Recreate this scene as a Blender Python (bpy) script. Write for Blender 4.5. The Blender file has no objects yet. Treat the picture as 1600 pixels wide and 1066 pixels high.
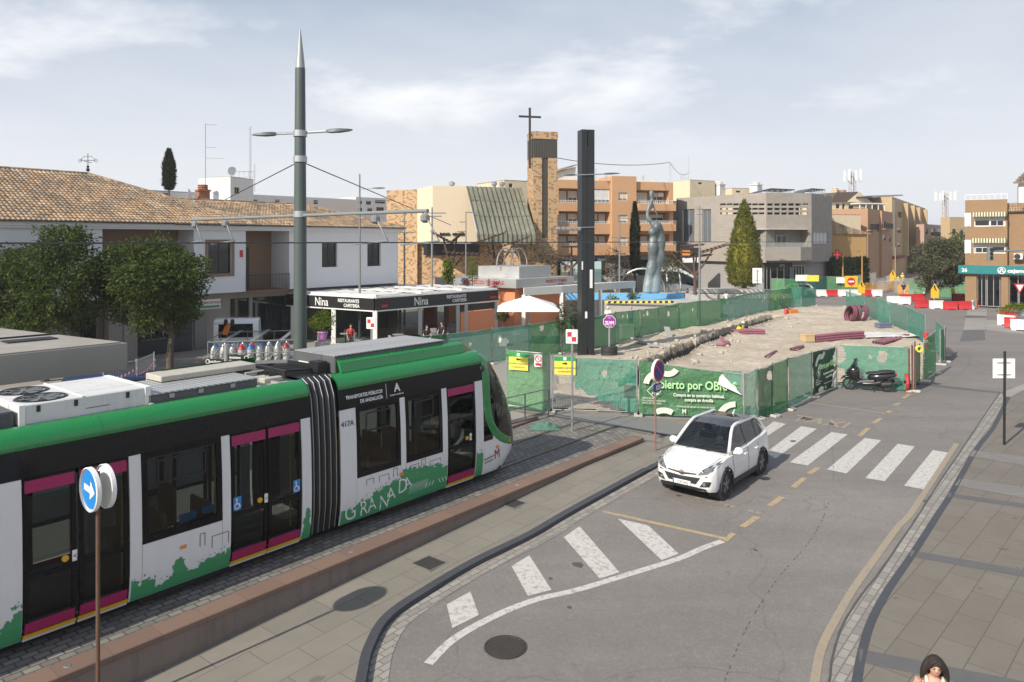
import bpy, bmesh, math, random
from mathutils import Vector, Matrix, noise
R = math.radians; PI = math.pi; sin = math.sin; cos = math.cos
random.seed(7)
scene = bpy.context.scene
COL = scene.collection
F = 1160.0; HX = 800.0; HZ = 377.0; CH = 6.9; A = R(39.5)
U = Vector((sin(A), cos(A), 0)); V = Vector((cos(A), -sin(A), 0))
TW = -12.72
def st(x, y): return x*U.x+y*U.y, x*V.x+y*V.y
def zg(x, y):
    s, t = st(x, y)
    return 0.0 if t < TW else -0.035*max(0.0, 22.0-s)
def G(px, py, dz=0.0):
    z = 0.0
    for _ in range(14):
        Y = F*(CH-z)/(py-HZ); X = (px-HX)*Y/F; z = zg(X, Y)+dz
    return Vector((X, Y, z))
def D(px, py, Y): return Vector(((px-HX)*Y/F, Y, CH-(py-HZ)*Y/F))
def ST(s, t, z=0.0): p = U*s+V*t; return Vector((p.x, p.y, z))
def Tat(px, py, t):
    k = (px-HX)/F; Y = t/(k*V.x+V.y); return Vector((k*Y, Y, CH-(py-HZ)*Y/F))
def sof(px, t): p = Tat(px, 500, t); return st(p.x, p.y)[0]
class MB:
    def __init__(s): s.v = []; s.f = []; s.m = []; s.M = None
    def add(s, vs, fs, mi=0):
        n = len(s.v)
        s.v += [tuple(s.M @ Vector(p)) for p in vs] if s.M else [tuple(p) for p in vs]
        s.f += [tuple(i+n for i in f) for f in fs]; s.m += [mi]*len(fs); return s
    def box(s, x0, x1, y0, y1, z0, z1, mi=0):
        return s.add([(x0,y0,z0),(x1,y0,z0),(x1,y1,z0),(x0,y1,z0),(x0,y0,z1),(x1,y0,z1),(x1,y1,z1),(x0,y1,z1)],
                     [(3,2,1,0),(4,5,6,7),(0,1,5,4),(1,2,6,5),(2,3,7,6),(3,0,4,7)], mi)
    def bar(s, a, b, w, h, mi=0, up=(0,0,1)):
        a = Vector(a); b = Vector(b); d = (b-a).normalized(); up = Vector(up)
        if abs(d.dot(up)) > .98: up = Vector((0,1,0))
        x = d.cross(up).normalized()*w/2; y = x.cross(d).normalized()*h/2
        vs = [a-x-y, a+x-y, a+x+y, a-x+y, b-x-y, b+x-y, b+x+y, b-x+y]
        return s.add(vs, [(3,2,1,0),(4,5,6,7),(0,1,5,4),(1,2,6,5),(2,3,7,6),(3,0,4,7)], mi)
    def tube(s, pts, r, n=8, mi=0, caps=True):
        pts = [Vector(p) for p in pts]; k = len(pts)
        rs = list(r) if isinstance(r, (list, tuple)) else [r]*k
        vs = []; fs = []; px = None
        for i, p in enumerate(pts):
            d = (pts[min(i+1, k-1)]-pts[max(i-1, 0)])
            d = d.normalized() if d.length > 1e-9 else Vector((0,0,1))
            if px is None:
                up = Vector((0,0,1)) if abs(d.z) < .9 else Vector((1,0,0)); px = d.cross(up).normalized()
            else:
                px = (px-d*px.dot(d)); px = px.normalized() if px.length > 1e-6 else d.orthogonal().normalized()
            py = d.cross(px)
            for j in range(n):
                a = 2*PI*j/n; vs.append(p+(px*cos(a)+py*sin(a))*rs[i])
        for i in range(k-1):
            for j in range(n): fs.append((i*n+j, i*n+(j+1) % n, (i+1)*n+(j+1) % n, (i+1)*n+j))
        if caps: fs.append(tuple(range(n))[::-1]); fs.append(tuple(range((k-1)*n, k*n)))
        return s.add(vs, fs, mi)
    def lathe(s, prof, c=(0,0,0), n=16, mi=0, axis='z', caps=True):
        vs = []; fs = []; k = len(prof)
        for (r, h) in prof:
            for j in range(n):
                a = 2*PI*j/n; x, y = r*cos(a), r*sin(a)
                p = (x, y, h) if axis == 'z' else ((h, x, y) if axis == 'x' else (y, h, x))
                vs.append((p[0]+c[0], p[1]+c[1], p[2]+c[2]))
        for i in range(k-1):
            for j in range(n): fs.append((i*n+j, i*n+(j+1) % n, (i+1)*n+(j+1) % n, (i+1)*n+j))
        if caps: fs.append(tuple(range(n))[::-1]); fs.append(tuple(range((k-1)*n, k*n)))
        return s.add(vs, fs, mi)
    def ext(s, poly, vec, mi=0):
        n = len(poly); vec = Vector(vec); P = [Vector(p) for p in poly]
        fs = [tuple(range(n))[::-1], tuple(range(n, 2*n))]+[(i, (i+1) % n, n+(i+1) % n, n+i) for i in range(n)]
        return s.add(P+[p+vec for p in P], fs, mi)
    def face(s, poly, mi=0): return s.add(poly, [tuple(range(len(poly)))], mi)
    def grid(s, fn, nu, nv, mi=0, keep=None):
        vs = [fn(i/nu, j/nv) for i in range(nu+1) for j in range(nv+1)]
        fs = [(i*(nv+1)+j, (i+1)*(nv+1)+j, (i+1)*(nv+1)+j+1, i*(nv+1)+j+1) for i in range(nu) for j in range(nv)
              if keep is None or keep((i+.5)/nu, (j+.5)/nv)]
        return s.add(vs, fs, mi)
    def ball(s, c, r, n=10, mi=0, sq=(1,1,1)):
        k = max(4, n//2+1); vs = []; fs = []
        for i in range(k+1):
            th = PI*i/k
            for j in range(n):
                a = 2*PI*j/n; vs.append((c[0]+r*sq[0]*sin(th)*cos(a), c[1]+r*sq[1]*sin(th)*sin(a), c[2]+r*sq[2]*cos(th)))
        for i in range(k):
            for j in range(n): fs.append((i*n+j, (i+1)*n+j, (i+1)*n+(j+1) % n, i*n+(j+1) % n))
        return s.add(vs, fs, mi)
    def build(s, name, mats, parent=None, bev=0, smooth=None, seg=1, recalc=True, loc=None):
        me = bpy.data.meshes.new(name); me.from_pydata(s.v, [], s.f)
        if not isinstance(mats, (list, tuple)): mats = [mats]
        for m in mats: me.materials.append(m)
        for p, mi in zip(me.polygons, s.m): p.material_index = mi
        bm = bmesh.new(); bm.from_mesh(me)
        if recalc or bev: bmesh.ops.remove_doubles(bm, verts=bm.verts, dist=1e-5) if len(bm.verts) < 30000 else None
        if recalc: bmesh.ops.recalc_face_normals(bm, faces=bm.faces)
        if bev:
            es = [e for e in bm.edges if len(e.link_faces) == 2 and e.calc_face_angle(0) > R(28)]
            bmesh.ops.bevel(bm, geom=es, offset=bev, segments=seg, profile=.5, affect='EDGES', clamp_overlap=True)
        bm.to_mesh(me); bm.free()
        if smooth is not None:
            me.polygons.foreach_set('use_smooth', [True]*len(me.polygons))
            try: me.set_sharp_from_angle(angle=R(smooth))
            except Exception: pass
        o = bpy.data.objects.new(name, me); COL.objects.link(o)
        if parent: o.parent = parent
        if loc is not None: o.location = loc
        return o
def tag(o, label=None, cat=None, group=None, kind=None):
    if label: o['label'] = label
    if cat: o['category'] = cat
    if group: o['group'] = group
    if kind: o['kind'] = kind
    return o
def thing(name, label, cat, loc=(0,0,0), rz=0.0, group=None):
    o = bpy.data.objects.new(name, None); COL.objects.link(o); o.empty_display_size = .3
    o.location = loc; o.rotation_euler = (0, 0, rz); return tag(o, label, cat, group)
def struct(o): o['kind'] = 'structure'; return o
def copy_tree(o, parent=None):
    c = o.copy(); COL.objects.link(c)
    if parent: c.parent = parent
    for ch in list(o.children): copy_tree(ch, c)
    return c
def dup(o, loc, rz, label, group=None):
    c = copy_tree(o); c.location = loc; c.rotation_euler = (0, 0, rz); c['label'] = label
    if group: c['group'] = group
    return c
ORD = ['first','second','third','fourth','fifth','sixth','seventh','eighth','ninth','tenth','eleventh','twelfth','thirteenth','fourteenth','fifteenth','sixteenth','seventeenth','eighteenth','nineteenth','twentieth']
def txt(s, size, mat, parent, name='lettering', pos=(0,0,0), ex=(1,0,0), ez=(0,0,1), bold=0.0, ext=0.002, align='LEFT', shear=0.0, sx=1.0):
    cu = bpy.data.curves.new('t', 'FONT'); cu.body = s; cu.size = size; cu.offset = bold*size; cu.extrude = ext; cu.align_x = align
    cu.shear = shear; cu.resolution_u = 3; cu.fill_mode = 'BOTH'
    o = bpy.data.objects.new('t', cu); COL.objects.link(o)
    dg = bpy.context.evaluated_depsgraph_get(); me = bpy.data.meshes.new_from_object(o.evaluated_get(dg)); bpy.data.objects.remove(o); bpy.data.curves.remove(cu)
    ex = Vector(ex).normalized(); ez = Vector(ez).normalized(); n = ex.cross(ez)
    M = Matrix(((ex.x*sx, ez.x, n.x, pos[0]), (ex.y*sx, ez.y, n.y, pos[1]), (ex.z*sx, ez.z, n.z, pos[2]), (0,0,0,1)))
    me.transform(M); me.materials.clear(); me.materials.append(mat)
    o = bpy.data.objects.new(name, me); COL.objects.link(o)
    if parent: o.parent = parent
    return o
def lin(h):
    h = h.lstrip('#'); c = [int(h[i:i+2], 16)/255 for i in (0, 2, 4)]
    return tuple(x/12.92 if x <= .04045 else ((x+.055)/1.055)**2.4 for x in c)
def col(c): return lin(c) if isinstance(c, str) else tuple(c)
class NT:
    def __init__(s, name):
        s.m = bpy.data.materials.new(name); s.m.use_nodes = True; s.t = s.m.node_tree; s.t.nodes.clear()
        s.out = s.t.nodes.new('ShaderNodeOutputMaterial'); s.b = s.n('ShaderNodeBsdfPrincipled'); s.l(s.b.outputs[0], s.out.inputs[0])
        s._tc = None
    def n(s, ty, **k):
        x = s.t.nodes.new(ty)
        for a, v in k.items(): setattr(x, a, v)
        return x
    def l(s, a, b): s.t.links.new(a, b)
    def tc(s):
        if not s._tc: s._tc = s.n('ShaderNodeTexCoord')
        return s._tc.outputs['Object']
    def noise(s, scale, detail=4, rough=.6, vec=None, dist=0):
        x = s.n('ShaderNodeTexNoise'); x.inputs['Scale'].default_value = scale; x.inputs['Detail'].default_value = detail
        x.inputs['Roughness'].default_value = rough; x.inputs['Distortion'].default_value = dist
        s.l(vec or s.tc(), x.inputs['Vector']); return x.outputs['Fac']
    def ramp(s, fac, stops):
        x = s.n('ShaderNodeValToRGB'); e = x.color_ramp.elements
        while len(e) < len(stops): e.new(.5)
        for el, (p, c) in zip(e, stops):
            el.position = p; el.color = tuple(c)+(1,) if not isinstance(c, (int, float)) else (c, c, c, 1)
        s.l(fac, x.inputs[0]); return x.outputs[0]
    def mix(s, f, a, b, mode='MIX'):
        x = s.n('ShaderNodeMix', data_type='RGBA', blend_type=mode)
        for i, v in ((0, f), (6, a), (7, b)):
            if hasattr(v, 'is_linked') or hasattr(v, 'links'): s.l(v, x.inputs[i])
            elif i == 0: x.inputs[0].default_value = v
            else: x.inputs[i].default_value = tuple(v)+(1,)
        return x.outputs[2]
    def math(s, op, a, b=0.0, c=None):
        x = s.n('ShaderNodeMath', operation=op)
        for i, v in enumerate((a, b) if c is None else (a, b, c)):
            if hasattr(v, 'links'): s.l(v, x.inputs[i])
            else: x.inputs[i].default_value = v
        return x.outputs[0]
    def bump(s, h, d=.02, st=1.0):
        x = s.n('ShaderNodeBump'); x.inputs['Distance'].default_value = d; x.inputs['Strength'].default_value = st
        s.l(h, x.inputs['Height']); s.l(x.outputs[0], s.b.inputs['Normal'])
    def wallvec(s, rot=0.0):
        p = s.n('ShaderNodeSeparateXYZ'); s.l(s.tc(), p.inputs[0]); c = s.n('ShaderNodeCombineXYZ'); q = s.n('ShaderNodeSeparateXYZ'); s.l(s._tc.outputs['Normal'], q.inputs[0])
        s.l(s.math('SUBTRACT', s.math('MULTIPLY', q.outputs[0], p.outputs[1]), s.math('MULTIPLY', q.outputs[1], p.outputs[0])), c.inputs[0]); s.l(p.outputs[2], c.inputs[1]); return c.outputs[0]
    def set(s, **k):
        for a, v in k.items():
            i = s.b.inputs[a.replace('_', ' ')]
            if hasattr(v, 'links'): s.l(v, i)
            else: i.default_value = tuple(v)+(1,) if isinstance(v, tuple) and len(v) == 3 else v
        return s
MC = {}
def mat(key, c=None, rough=.6, metal=0.0, var=.12, vs=1.5, bump=0.0, bs=30.0, coat=0.0, spec=.5, dirt=0.0, emit=0.0):
    if key in MC: return MC[key]
    n = NT(key); c = col(c); f = n.noise(vs, 5, .65)
    base = n.mix(f, tuple(x*(1-var) for x in c), tuple(min(1, x*(1+var)) for x in c))
    if dirt:
        p = n.n('ShaderNodeSeparateXYZ'); n.l(n.tc(), p.inputs[0])
        mp = n.n('ShaderNodeMapping'); mp.inputs['Scale'].default_value = (2.5, 2.5, .35); n.l(n.tc(), mp.inputs[0])
        d = n.ramp(n.noise(1.6, 5, .7, mp.outputs[0]), [(.5, 0.0), (.75, 1.0)])
        base = n.mix(n.math('MULTIPLY', d, dirt), base, tuple(x*.45 for x in c))
    n.set(Base_Color=base, Roughness=n.math('ADD', rough-.08, n.math('MULTIPLY', f, .16)), Metallic=metal)
    n.b.inputs['Specular IOR Level'].default_value = spec
    if coat: n.set(Coat_Weight=coat, Coat_Roughness=.06)
    if bump: n.bump(n.noise(bs, 4, .7), bump)
    if emit: n.set(Emission_Color=c, Emission_Strength=emit)
    MC[key] = n.m; return n.m
def brick(key, cs, mortar, w=.25, h=.07, mort=.012, rough=.85, bump=.012, spots=None):
    if key in MC: return MC[key]
    n = NT(key); v = n.wallvec(); b = n.n('ShaderNodeTexBrick'); n.l(v, b.inputs['Vector'])
    b.inputs['Scale'].default_value = 1; b.inputs['Brick Width'].default_value = w; b.inputs['Row Height'].default_value = h
    b.inputs['Mortar Size'].default_value = mort; b.inputs['Mortar Smooth'].default_value = .2
    b.inputs['Color1'].default_value = col(cs[0])+(1,); b.inputs['Color2'].default_value = col(cs[1])+(1,); b.inputs['Mortar'].default_value = col(mortar)+(1,)
    base = n.mix(n.math('MULTIPLY', n.noise(.5, 5, .7), .5), b.outputs[0], tuple(x*.62 for x in col(cs[0])))
    if spots:
        w2 = n.n('ShaderNodeTexWhiteNoise'); q = n.n('ShaderNodeVectorMath', operation='SNAP'); n.l(v, q.inputs[0]); q.inputs[1].default_value = (spots[1], spots[2], 1)
        n.l(q.outputs[0], w2.inputs[0]); base = n.mix(n.ramp(w2.outputs[0], [(spots[3], 0.0), (spots[3]+.02, 1.0)]), base, col(spots[0]))
    n.set(Base_Color=base, Roughness=rough); n.bump(b.outputs['Fac'], bump, -.7); MC[key] = n.m; return n.m
def glass(key, c='#101418', rough=.04, alpha=1.0):
    if key in MC: return MC[key]
    n = NT(key); f = n.noise(.7, 2); n.set(Base_Color=n.mix(f, tuple(x*.7 for x in col(c)), col(c)), Roughness=rough, IOR=1.5)
    n.b.inputs['Specular IOR Level'].default_value = .7
    if alpha < 1:
        t = n.n('ShaderNodeBsdfTransparent'); t.inputs[0].default_value = (.8, .84, .83, 1); mx = n.n('ShaderNodeMixShader'); mx.inputs[0].default_value = alpha
        n.l(t.outputs[0], mx.inputs[1]); n.l(n.b.outputs[0], mx.inputs[2]); n.l(mx.outputs[0], n.out.inputs[0])
    MC[key] = n.m; return n.m
WHITE = mat('white_paint', (.78,.78,.76), .45, dirt=.12, var=.04)
STEEL = mat('galvanised_steel', (.42,.43,.44), .45, .75, var=.2, vs=6)
DARK = mat('dark_rubber', (.018,.018,.02), .6, var=.3)
BLACKM = mat('black_metal', (.02,.021,.023), .4, .2, var=.3)
GREYM = mat('grey_paint', (.2,.21,.21), .5, .1, dirt=.2)
CONC = mat('concrete', (.42,.4,.36), .9, var=.25, vs=1.2, bump=.01, bs=18)
REDP = mat('red_plastic', (.5,.03,.035), .45, var=.25, vs=2.5, dirt=.25)
WHITEP = mat('white_plastic', (.74,.74,.72), .5, var=.08, dirt=.35)
YEL = mat('yellow_paint', (.75,.55,.03), .5)
HIVIS = mat('hivis_fabric', (.62,.75,.04), .8, bump=.01)
WOOD = mat('wood', (.16,.085,.045), .8, var=.35, vs=5, bump=.01)
SKIN = mat('skin', (.5,.29,.2), .55, var=.06, vs=8)
NAVY = mat('navy_cloth', (.02,.025,.05), .85, var=.2)
DKGLASS = glass('dark_glass', '#0b0e11')
WINGL = glass('window_glass', '#1a2026', .05)
cd = bpy.data.cameras.new('camera'); cam = bpy.data.objects.new('camera', cd); COL.objects.link(cam); scene.camera = cam
cam.location = (0, 0, CH); cam.rotation_euler = (R(90), 0, 0); cd.sensor_width = 36; cd.lens = 36*F/1600
cd.shift_y = -(533-HZ)/1600.0; cd.clip_start = .1; cd.clip_end = 5000
SUN_EL = R(35); SAZ = Vector((-.70, -.714, 0)).normalized()
sd = bpy.data.lights.new('sun', 'SUN'); so = bpy.data.objects.new('sun', sd); COL.objects.link(so)
sd.energy = 4.2; sd.angle = R(.55); sd.color = (1, .93, .82)
tosun = Vector((SAZ.x*cos(SUN_EL), SAZ.y*cos(SUN_EL), sin(SUN_EL))); so.rotation_euler = tosun.to_track_quat('Z', 'Y').to_euler()
w = bpy.data.worlds.new('World'); scene.world = w; w.use_nodes = True; nt = w.node_tree; nt.nodes.clear()
def wn(t, **k):
    x = nt.nodes.new(t)
    for a, b in k.items(): setattr(x, a, b)
    return x
wo = wn('ShaderNodeOutputWorld'); bg = wn('ShaderNodeBackground'); sky = wn('ShaderNodeTexSky', sky_type='NISHITA')
sky.sun_disc = False; sky.sun_elevation = SUN_EL; sky.sun_rotation = math.atan2(SAZ.x, SAZ.y); sky.dust_density = 3.5; sky.ozone_density = 1.2; sky.air_density = 1.0; sky.altitude = 600
wtc = wn('ShaderNodeTexCoord'); sep = wn('ShaderNodeSeparateXYZ'); nt.links.new(wtc.outputs['Generated'], sep.inputs[0])
def wm(op, a, b=0.0):
    x = wn('ShaderNodeMath', operation=op)
    for i, v in enumerate((a, b)):
        if hasattr(v, 'links'): nt.links.new(v, x.inputs[i])
        else: x.inputs[i].default_value = v
    return x.outputs[0]
zc = wm('ADD', wm('MAXIMUM', sep.outputs[2], 0.0), .16)
cmb = wn('ShaderNodeCombineXYZ'); nt.links.new(wm('DIVIDE', sep.outputs[0], zc), cmb.inputs[0]); nt.links.new(wm('DIVIDE', sep.outputs[1], zc), cmb.inputs[1])
def wnoise(sc, det, off, dist=0):
    mp = wn('ShaderNodeMapping'); mp.inputs['Location'].default_value = off; nt.links.new(cmb.outputs[0], mp.inputs[0])
    x = wn('ShaderNodeTexNoise'); x.inputs['Scale'].default_value = sc; x.inputs['Detail'].default_value = det; x.inputs['Roughness'].default_value = .58; x.inputs['Distortion'].default_value = dist
    nt.links.new(mp.outputs[0], x.inputs[0]); return x.outputs['Fac']
def wramp(f, stops):
    x = wn('ShaderNodeValToRGB'); e = x.color_ramp.elements
    while len(e) < len(stops): e.new(.5)
    for el, (p, c) in zip(e, stops): el.position = p; el.color = (c, c, c, 1) if not isinstance(c, tuple) else c+(1,)
    nt.links.new(f, x.inputs[0]); return x.outputs[0]
def wmix(f, a, b):
    x = wn('ShaderNodeMix', data_type='RGBA')
    for i, v in ((0, f), (6, a), (7, b)):
        if hasattr(v, 'links'): nt.links.new(v, x.inputs[i])
        elif i == 0: x.inputs[0].default_value = v
        else: x.inputs[i].default_value = tuple(v)+(1,)
    return x.outputs[2]
SK = 4.6
zz_ = wm('MAXIMUM', sep.outputs[2], 0.0)
def wcol(stops):
    x = wn('ShaderNodeValToRGB'); e = x.color_ramp.elements
    while len(e) < len(stops): e.new(.5)
    for el, (p, c) in zip(e, stops): el.position = p; el.color = tuple(v*1.0 for v in c)+(1,)
    nt.links.new(zz_, x.inputs[0]); return x.outputs[0]
def scl(c, k):
    x = wn('ShaderNodeVectorMath', operation='SCALE'); nt.links.new(c, x.inputs[0]); x.inputs[3].default_value = k; return x.outputs[0]
hz = scl(wcol([(0.0, (.80,.82,.85)), (.1, (.73,.765,.82)), (.2, (.54,.6,.7)), (.32, (.34,.42,.55)), (.6, (.25,.35,.55))]), SK*1.45)
hw = wramp(zz_, [(0.0, 1.0), (.35, .92), (.8, .35)])
c0_ = wmix(hw, sky.outputs[0], hz)
veil = wramp(wnoise(.5, 6, (3.1, 1.7, 0), .3), [(.36, .0), (.66, .55)])
c1 = wmix(veil, c0_, (SK*1.12, SK*1.15, SK*1.2))
puff = wramp(wnoise(1.15, 9, (.62, .9, 2.0), .25), [(.54, 0.0), (.72, .72)])
pm = wm('MULTIPLY', puff, wramp(zz_, [(.1, .12), (.2, 1.0)]))
c2 = wmix(pm, c1, (SK*1.5, SK*1.5, SK*1.5))
nt.links.new(c2, bg.inputs[0]); bg.inputs[1].default_value = .12; nt.links.new(bg.outputs[0], wo.inputs[0])
scene.view_settings.view_transform = 'Standard'; scene.view_settings.look = 'None'; scene.view_settings.exposure = .5; scene.view_settings.gamma = 1
def groundmat(key, base, patches, speck=.35, bump=.006, sc=1.0, cracks=False):
    n = NT(key); b = col(base)
    f1 = n.noise(.16*sc, 6, .65); f2 = n.noise(2.2*sc, 6, .7); f3 = n.noise(55*sc, 3, .8)
    c = n.mix(n.ramp(f1, [(.3, 0.0), (.7, 1.0)]), tuple(x*(1-patches) for x in b), tuple(x*(1+patches) for x in b))
    c = n.mix(n.math('MULTIPLY', n.ramp(f2, [(.45, 0.0), (.75, 1.0)]), .35), c, tuple(x*.62 for x in b))
    c = n.mix(n.math('MULTIPLY', n.ramp(f3, [(.36, 1.0), (.56, 0.0)]), speck), c, tuple(x*.45 for x in b))
    if cracks:
        vo = n.n('ShaderNodeTexVoronoi', feature='DISTANCE_TO_EDGE'); vo.inputs['Scale'].default_value = .13
        wv = n.n('ShaderNodeVectorMath', operation='ADD'); nz = n.n('ShaderNodeTexNoise'); nz.inputs['Scale'].default_value = .6; n.l(n.tc(), nz.inputs[0]); sc2 = n.n('ShaderNodeVectorMath', operation='SCALE'); n.l(nz.outputs['Color'], sc2.inputs[0]); sc2.inputs[3].default_value = 2.2
        n.l(n.tc(), wv.inputs[0]); n.l(sc2.outputs[0], wv.inputs[1]); n.l(wv.outputs[0], vo.inputs[0])
        c = n.mix(n.ramp(vo.outputs[0], [(0.0, .38), (.003, 0.0)]), c, tuple(x*.3 for x in b))
        mp = n.n('ShaderNodeMapping'); mp.inputs['Rotation'].default_value = (0, 0, A-PI/2); mp.inputs['Scale'].default_value = (.06, .55, 1); n.l(n.tc(), mp.inputs[0]); c = n.mix(n.ramp(n.noise(1.0, 4, .6, mp.outputs[0]), [(.45, 0.0), (.62, .3)]), c, tuple(x*.55 for x in b)); c = n.mix(n.ramp(n.noise(11, 5, .8), [(.5, 0.0), (.7, .35)]), c, tuple(x*1.35 for x in b))
        st2 = n.ramp(n.noise(.9, 4, .6, dist=1.0), [(.66, 0.0), (.72, .45)]); c = n.mix(st2, c, tuple(x*.5 for x in b))
    n.set(Base_Color=c, Roughness=.9); n.b.inputs['Specular IOR Level'].default_value = .25; n.bump(f3, bump); MC[key] = n.m; return n.m
ASPH = groundmat('asphalt', (.232,.213,.197), .13, .72, .006, cracks=True)
PATCH = groundmat('asphalt_patch', (.135,.13,.13), .1, .4)
GBASE = groundmat('ground_base', (.3,.28,.25), .18)
def slabmat(key, base, w, h, rot, mort=.008, dark=.6, bump=.004, var=.16, stain=True):
    n = NT(key); b = col(base); mp = n.n('ShaderNodeMapping'); mp.inputs['Rotation'].default_value = (0, 0, rot); n.l(n.tc(), mp.inputs[0])
    br = n.n('ShaderNodeTexBrick'); n.l(mp.outputs[0], br.inputs[0]); br.inputs['Scale'].default_value = 1; br.inputs['Brick Width'].default_value = w; br.inputs['Row Height'].default_value = h
    br.inputs['Mortar Size'].default_value = mort; br.inputs['Mortar Smooth'].default_value = .3; br.inputs['Bias'].default_value = 0
    br.inputs['Color1'].default_value = tuple(x*(1-var) for x in b)+(1,); br.inputs['Color2'].default_value = tuple(x*(1+var) for x in b)+(1,); br.inputs['Mortar'].default_value = tuple(x*(1-dark) for x in b)+(1,)
    c = n.mix(n.math('MULTIPLY', n.ramp(n.noise(1.1, 6, .7), [(.4, 0.0), (.75, 1.0)]), .4), br.outputs[0], tuple(x*.6 for x in b))
    if stain: c = n.mix(n.ramp(n.noise(2.3, 3, .5), [(.69, 0.0), (.72, .55)]), c, tuple(x*.4 for x in b))
    vo = n.n('ShaderNodeTexVoronoi'); vo.inputs['Scale'].default_value = 1.5; n.l(n.tc(), vo.inputs[0]); c = n.mix(n.ramp(vo.outputs['Distance'], [(.02, .6), (.045, 0.0)]), c, tuple(x*.4 for x in b))
    f3 = n.noise(60, 3, .8); c = n.mix(n.math('MULTIPLY', f3, .25), c, tuple(x*.5 for x in b))
    n.set(Base_Color=c, Roughness=.88); n.bump(br.outputs['Fac'], bump, -.8); MC[key] = n.m; return n.m
SLAB = slabmat('pavement_slabs', (.22,.2,.165), 1.2, .6, A-PI/2, var=.08)
SLABR = slabmat('pavement_slabs_right', (.178,.158,.13), 1.1, .55, A-PI/2+R(5), var=.07)
COBB = slabmat('track_cobbles', (.2,.185,.165), .26, .17, A-PI/2, .02, .65, .02, .3, False)
GUT = slabmat('gutter_setts', (.28,.26,.23), .3, .16, A-PI/2, .015, .5, .015, .2, False)
SLATE = mat('slate_kerb', (.055,.058,.066), .7, var=.3, vs=3, bump=.006)
def paintmat(key, c, wear):
    n = NT(key); b = col(c); f = n.ramp(n.noise(9, 6, .75), [(wear, 0.0), (wear+.16, 1.0)])
    n.set(Base_Color=n.mix(f, b, (.23,.215,.2)), Roughness=.75); n.bump(n.noise(60, 3, .8), .004); MC[key] = n.m; return n.m
RWHITE = paintmat('road_white', (.5,.48,.44), .5); RYEL = paintmat('road_yellow', (.4,.29,.145), .46); RFADE = paintmat('faded_yellow', (.31,.25,.165), .47)
def sheet(name, pts, mats, lift, parent=None, kind=True, zfun=None):
    bm = bmesh.new(); vs = [bm.verts.new((p[0], p[1], 0)) for p in pts]; f = bm.faces.new(vs); f.normal_update()
    bmesh.ops.triangulate(bm, faces=[f])
    for k in (22, 19): bmesh.ops.bisect_plane(bm, geom=bm.verts[:]+bm.edges[:]+bm.faces[:], plane_co=U*k, plane_no=U, dist=1e-5)
    for v in bm.verts: v.co.z = (zfun or zg)(v.co.x, v.co.y)+lift
    bmesh.ops.recalc_face_normals(bm, faces=bm.faces)
    if sum(f.normal.z for f in bm.faces) < 0: bmesh.ops.reverse_faces(bm, faces=bm.faces)
    me = bpy.data.meshes.new(name); bm.to_mesh(me); bm.free(); me.materials.append(mats)
    o = bpy.data.objects.new(name, me); COL.objects.link(o)
    if kind: o['kind'] = 'structure'
    if parent: o.parent = parent
    return o
def rline(pts, n=8):
    P = [Vector(p) for p in pts]; P = [P[0]*2-P[1]]+P+[P[-1]*2-P[-2]]; out = []
    for i in range(1, len(P)-2):
        for k in range(n):
            t = k/n; a, b, c, d = P[i-1:i+3]
            out.append(.5*((2*b)+(c-a)*t+(2*a-5*b+4*c-d)*t*t+(3*b-a-3*c+d)*t**3))
    return out+[P[-2]]
def offs(line, d):
    out = []
    for i, p in enumerate(line):
        t = line[min(i+1, len(line)-1)]-line[max(i-1, 0)]; t.z = 0; t.normalize(); q = p+Vector((t.y, -t.x, 0))*d; q.z = zg(q.x, q.y); out.append(q)
    return out
def strip(name, l1, l2, m, lift): return sheet(name, l1+l2[::-1], m, lift)
TR = [G(px, py) for px, py in ((985,606),(1022,574),(1075,548),(1135,524),(1175,510),(1212,497))]
def trench(x, y):
    best = 9; p = Vector((x, y, 0))
    for a, b in zip(TR, TR[1:]):
        a2 = Vector((a.x, a.y, 0)); ab = Vector((b.x, b.y, 0))-a2; k = max(0, min(1, (p-a2).dot(ab)/ab.length_squared)); best = min(best, (p-a2-ab*k).length)
    return best
def hdirt(x, y):
    d = trench(x, y); n1 = noise.noise((x*.35, y*.35, 0)); n2 = noise.noise((x*1.3, y*1.3, 3)); n3 = noise.noise((x*4, y*4, 5))
    h = .10+.14*n1+.06*n2+.03*n3
    w = .5+.2*n2
    if d < w+.5: h += (.25*(1-abs(d-w-.2)/.3) if abs(d-w-.2) < .3 else 0)
    if d < w: h = -1.7+.12*n2
    elif d < w+.12: h = h*.5-.5
    return h
def frange(a, b, st_):
    n = max(1, int(round((b-a)/st_))); return [a+(b-a)*i/n for i in range(n+1)]
sl = [-110,-60,-30]+frange(-15, 22, 6)+frange(23, 78, .5)+[90,120,180,300,900]
tl = [-700,-200,-100,-60,-40]+frange(-32, -13, .5)+[TW-.12,TW-.06]+frange(-12, 12, 3)+[20,40,80,160,700]
mb = MB()
def gz(s, t):
    p = ST(s, t); z = (-0.035*max(0, 22-s)) if t > TW-.1 else 0.0
    if 23 < s < 78 and -32 < t < -5 and trench(p.x, p.y) < 1.5: z = -2.4
    return Vector((p.x, p.y, z))
vs = [gz(s, t) for s in sl for t in tl]; nn = len(tl)
mb.add(vs, [(i*nn+j, i*nn+j+1, (i+1)*nn+j+1, (i+1)*nn+j) for i in range(len(sl)-1) for j in range(nn-1)])
struct(mb.build('ground', GBASE, recalc=False))
SITE = [G(px, py) for px, py in ((880,566),(926,550),(998,530),(1061,517),(1130,504),(1200,488),(1273,480),(1322,481),(1371,504),(1420,521),(1447,545),(1440,600),(1421,607),(1309,598),(1234,628),(1162,655),(998,646),(905,643),(862,640))]
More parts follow.
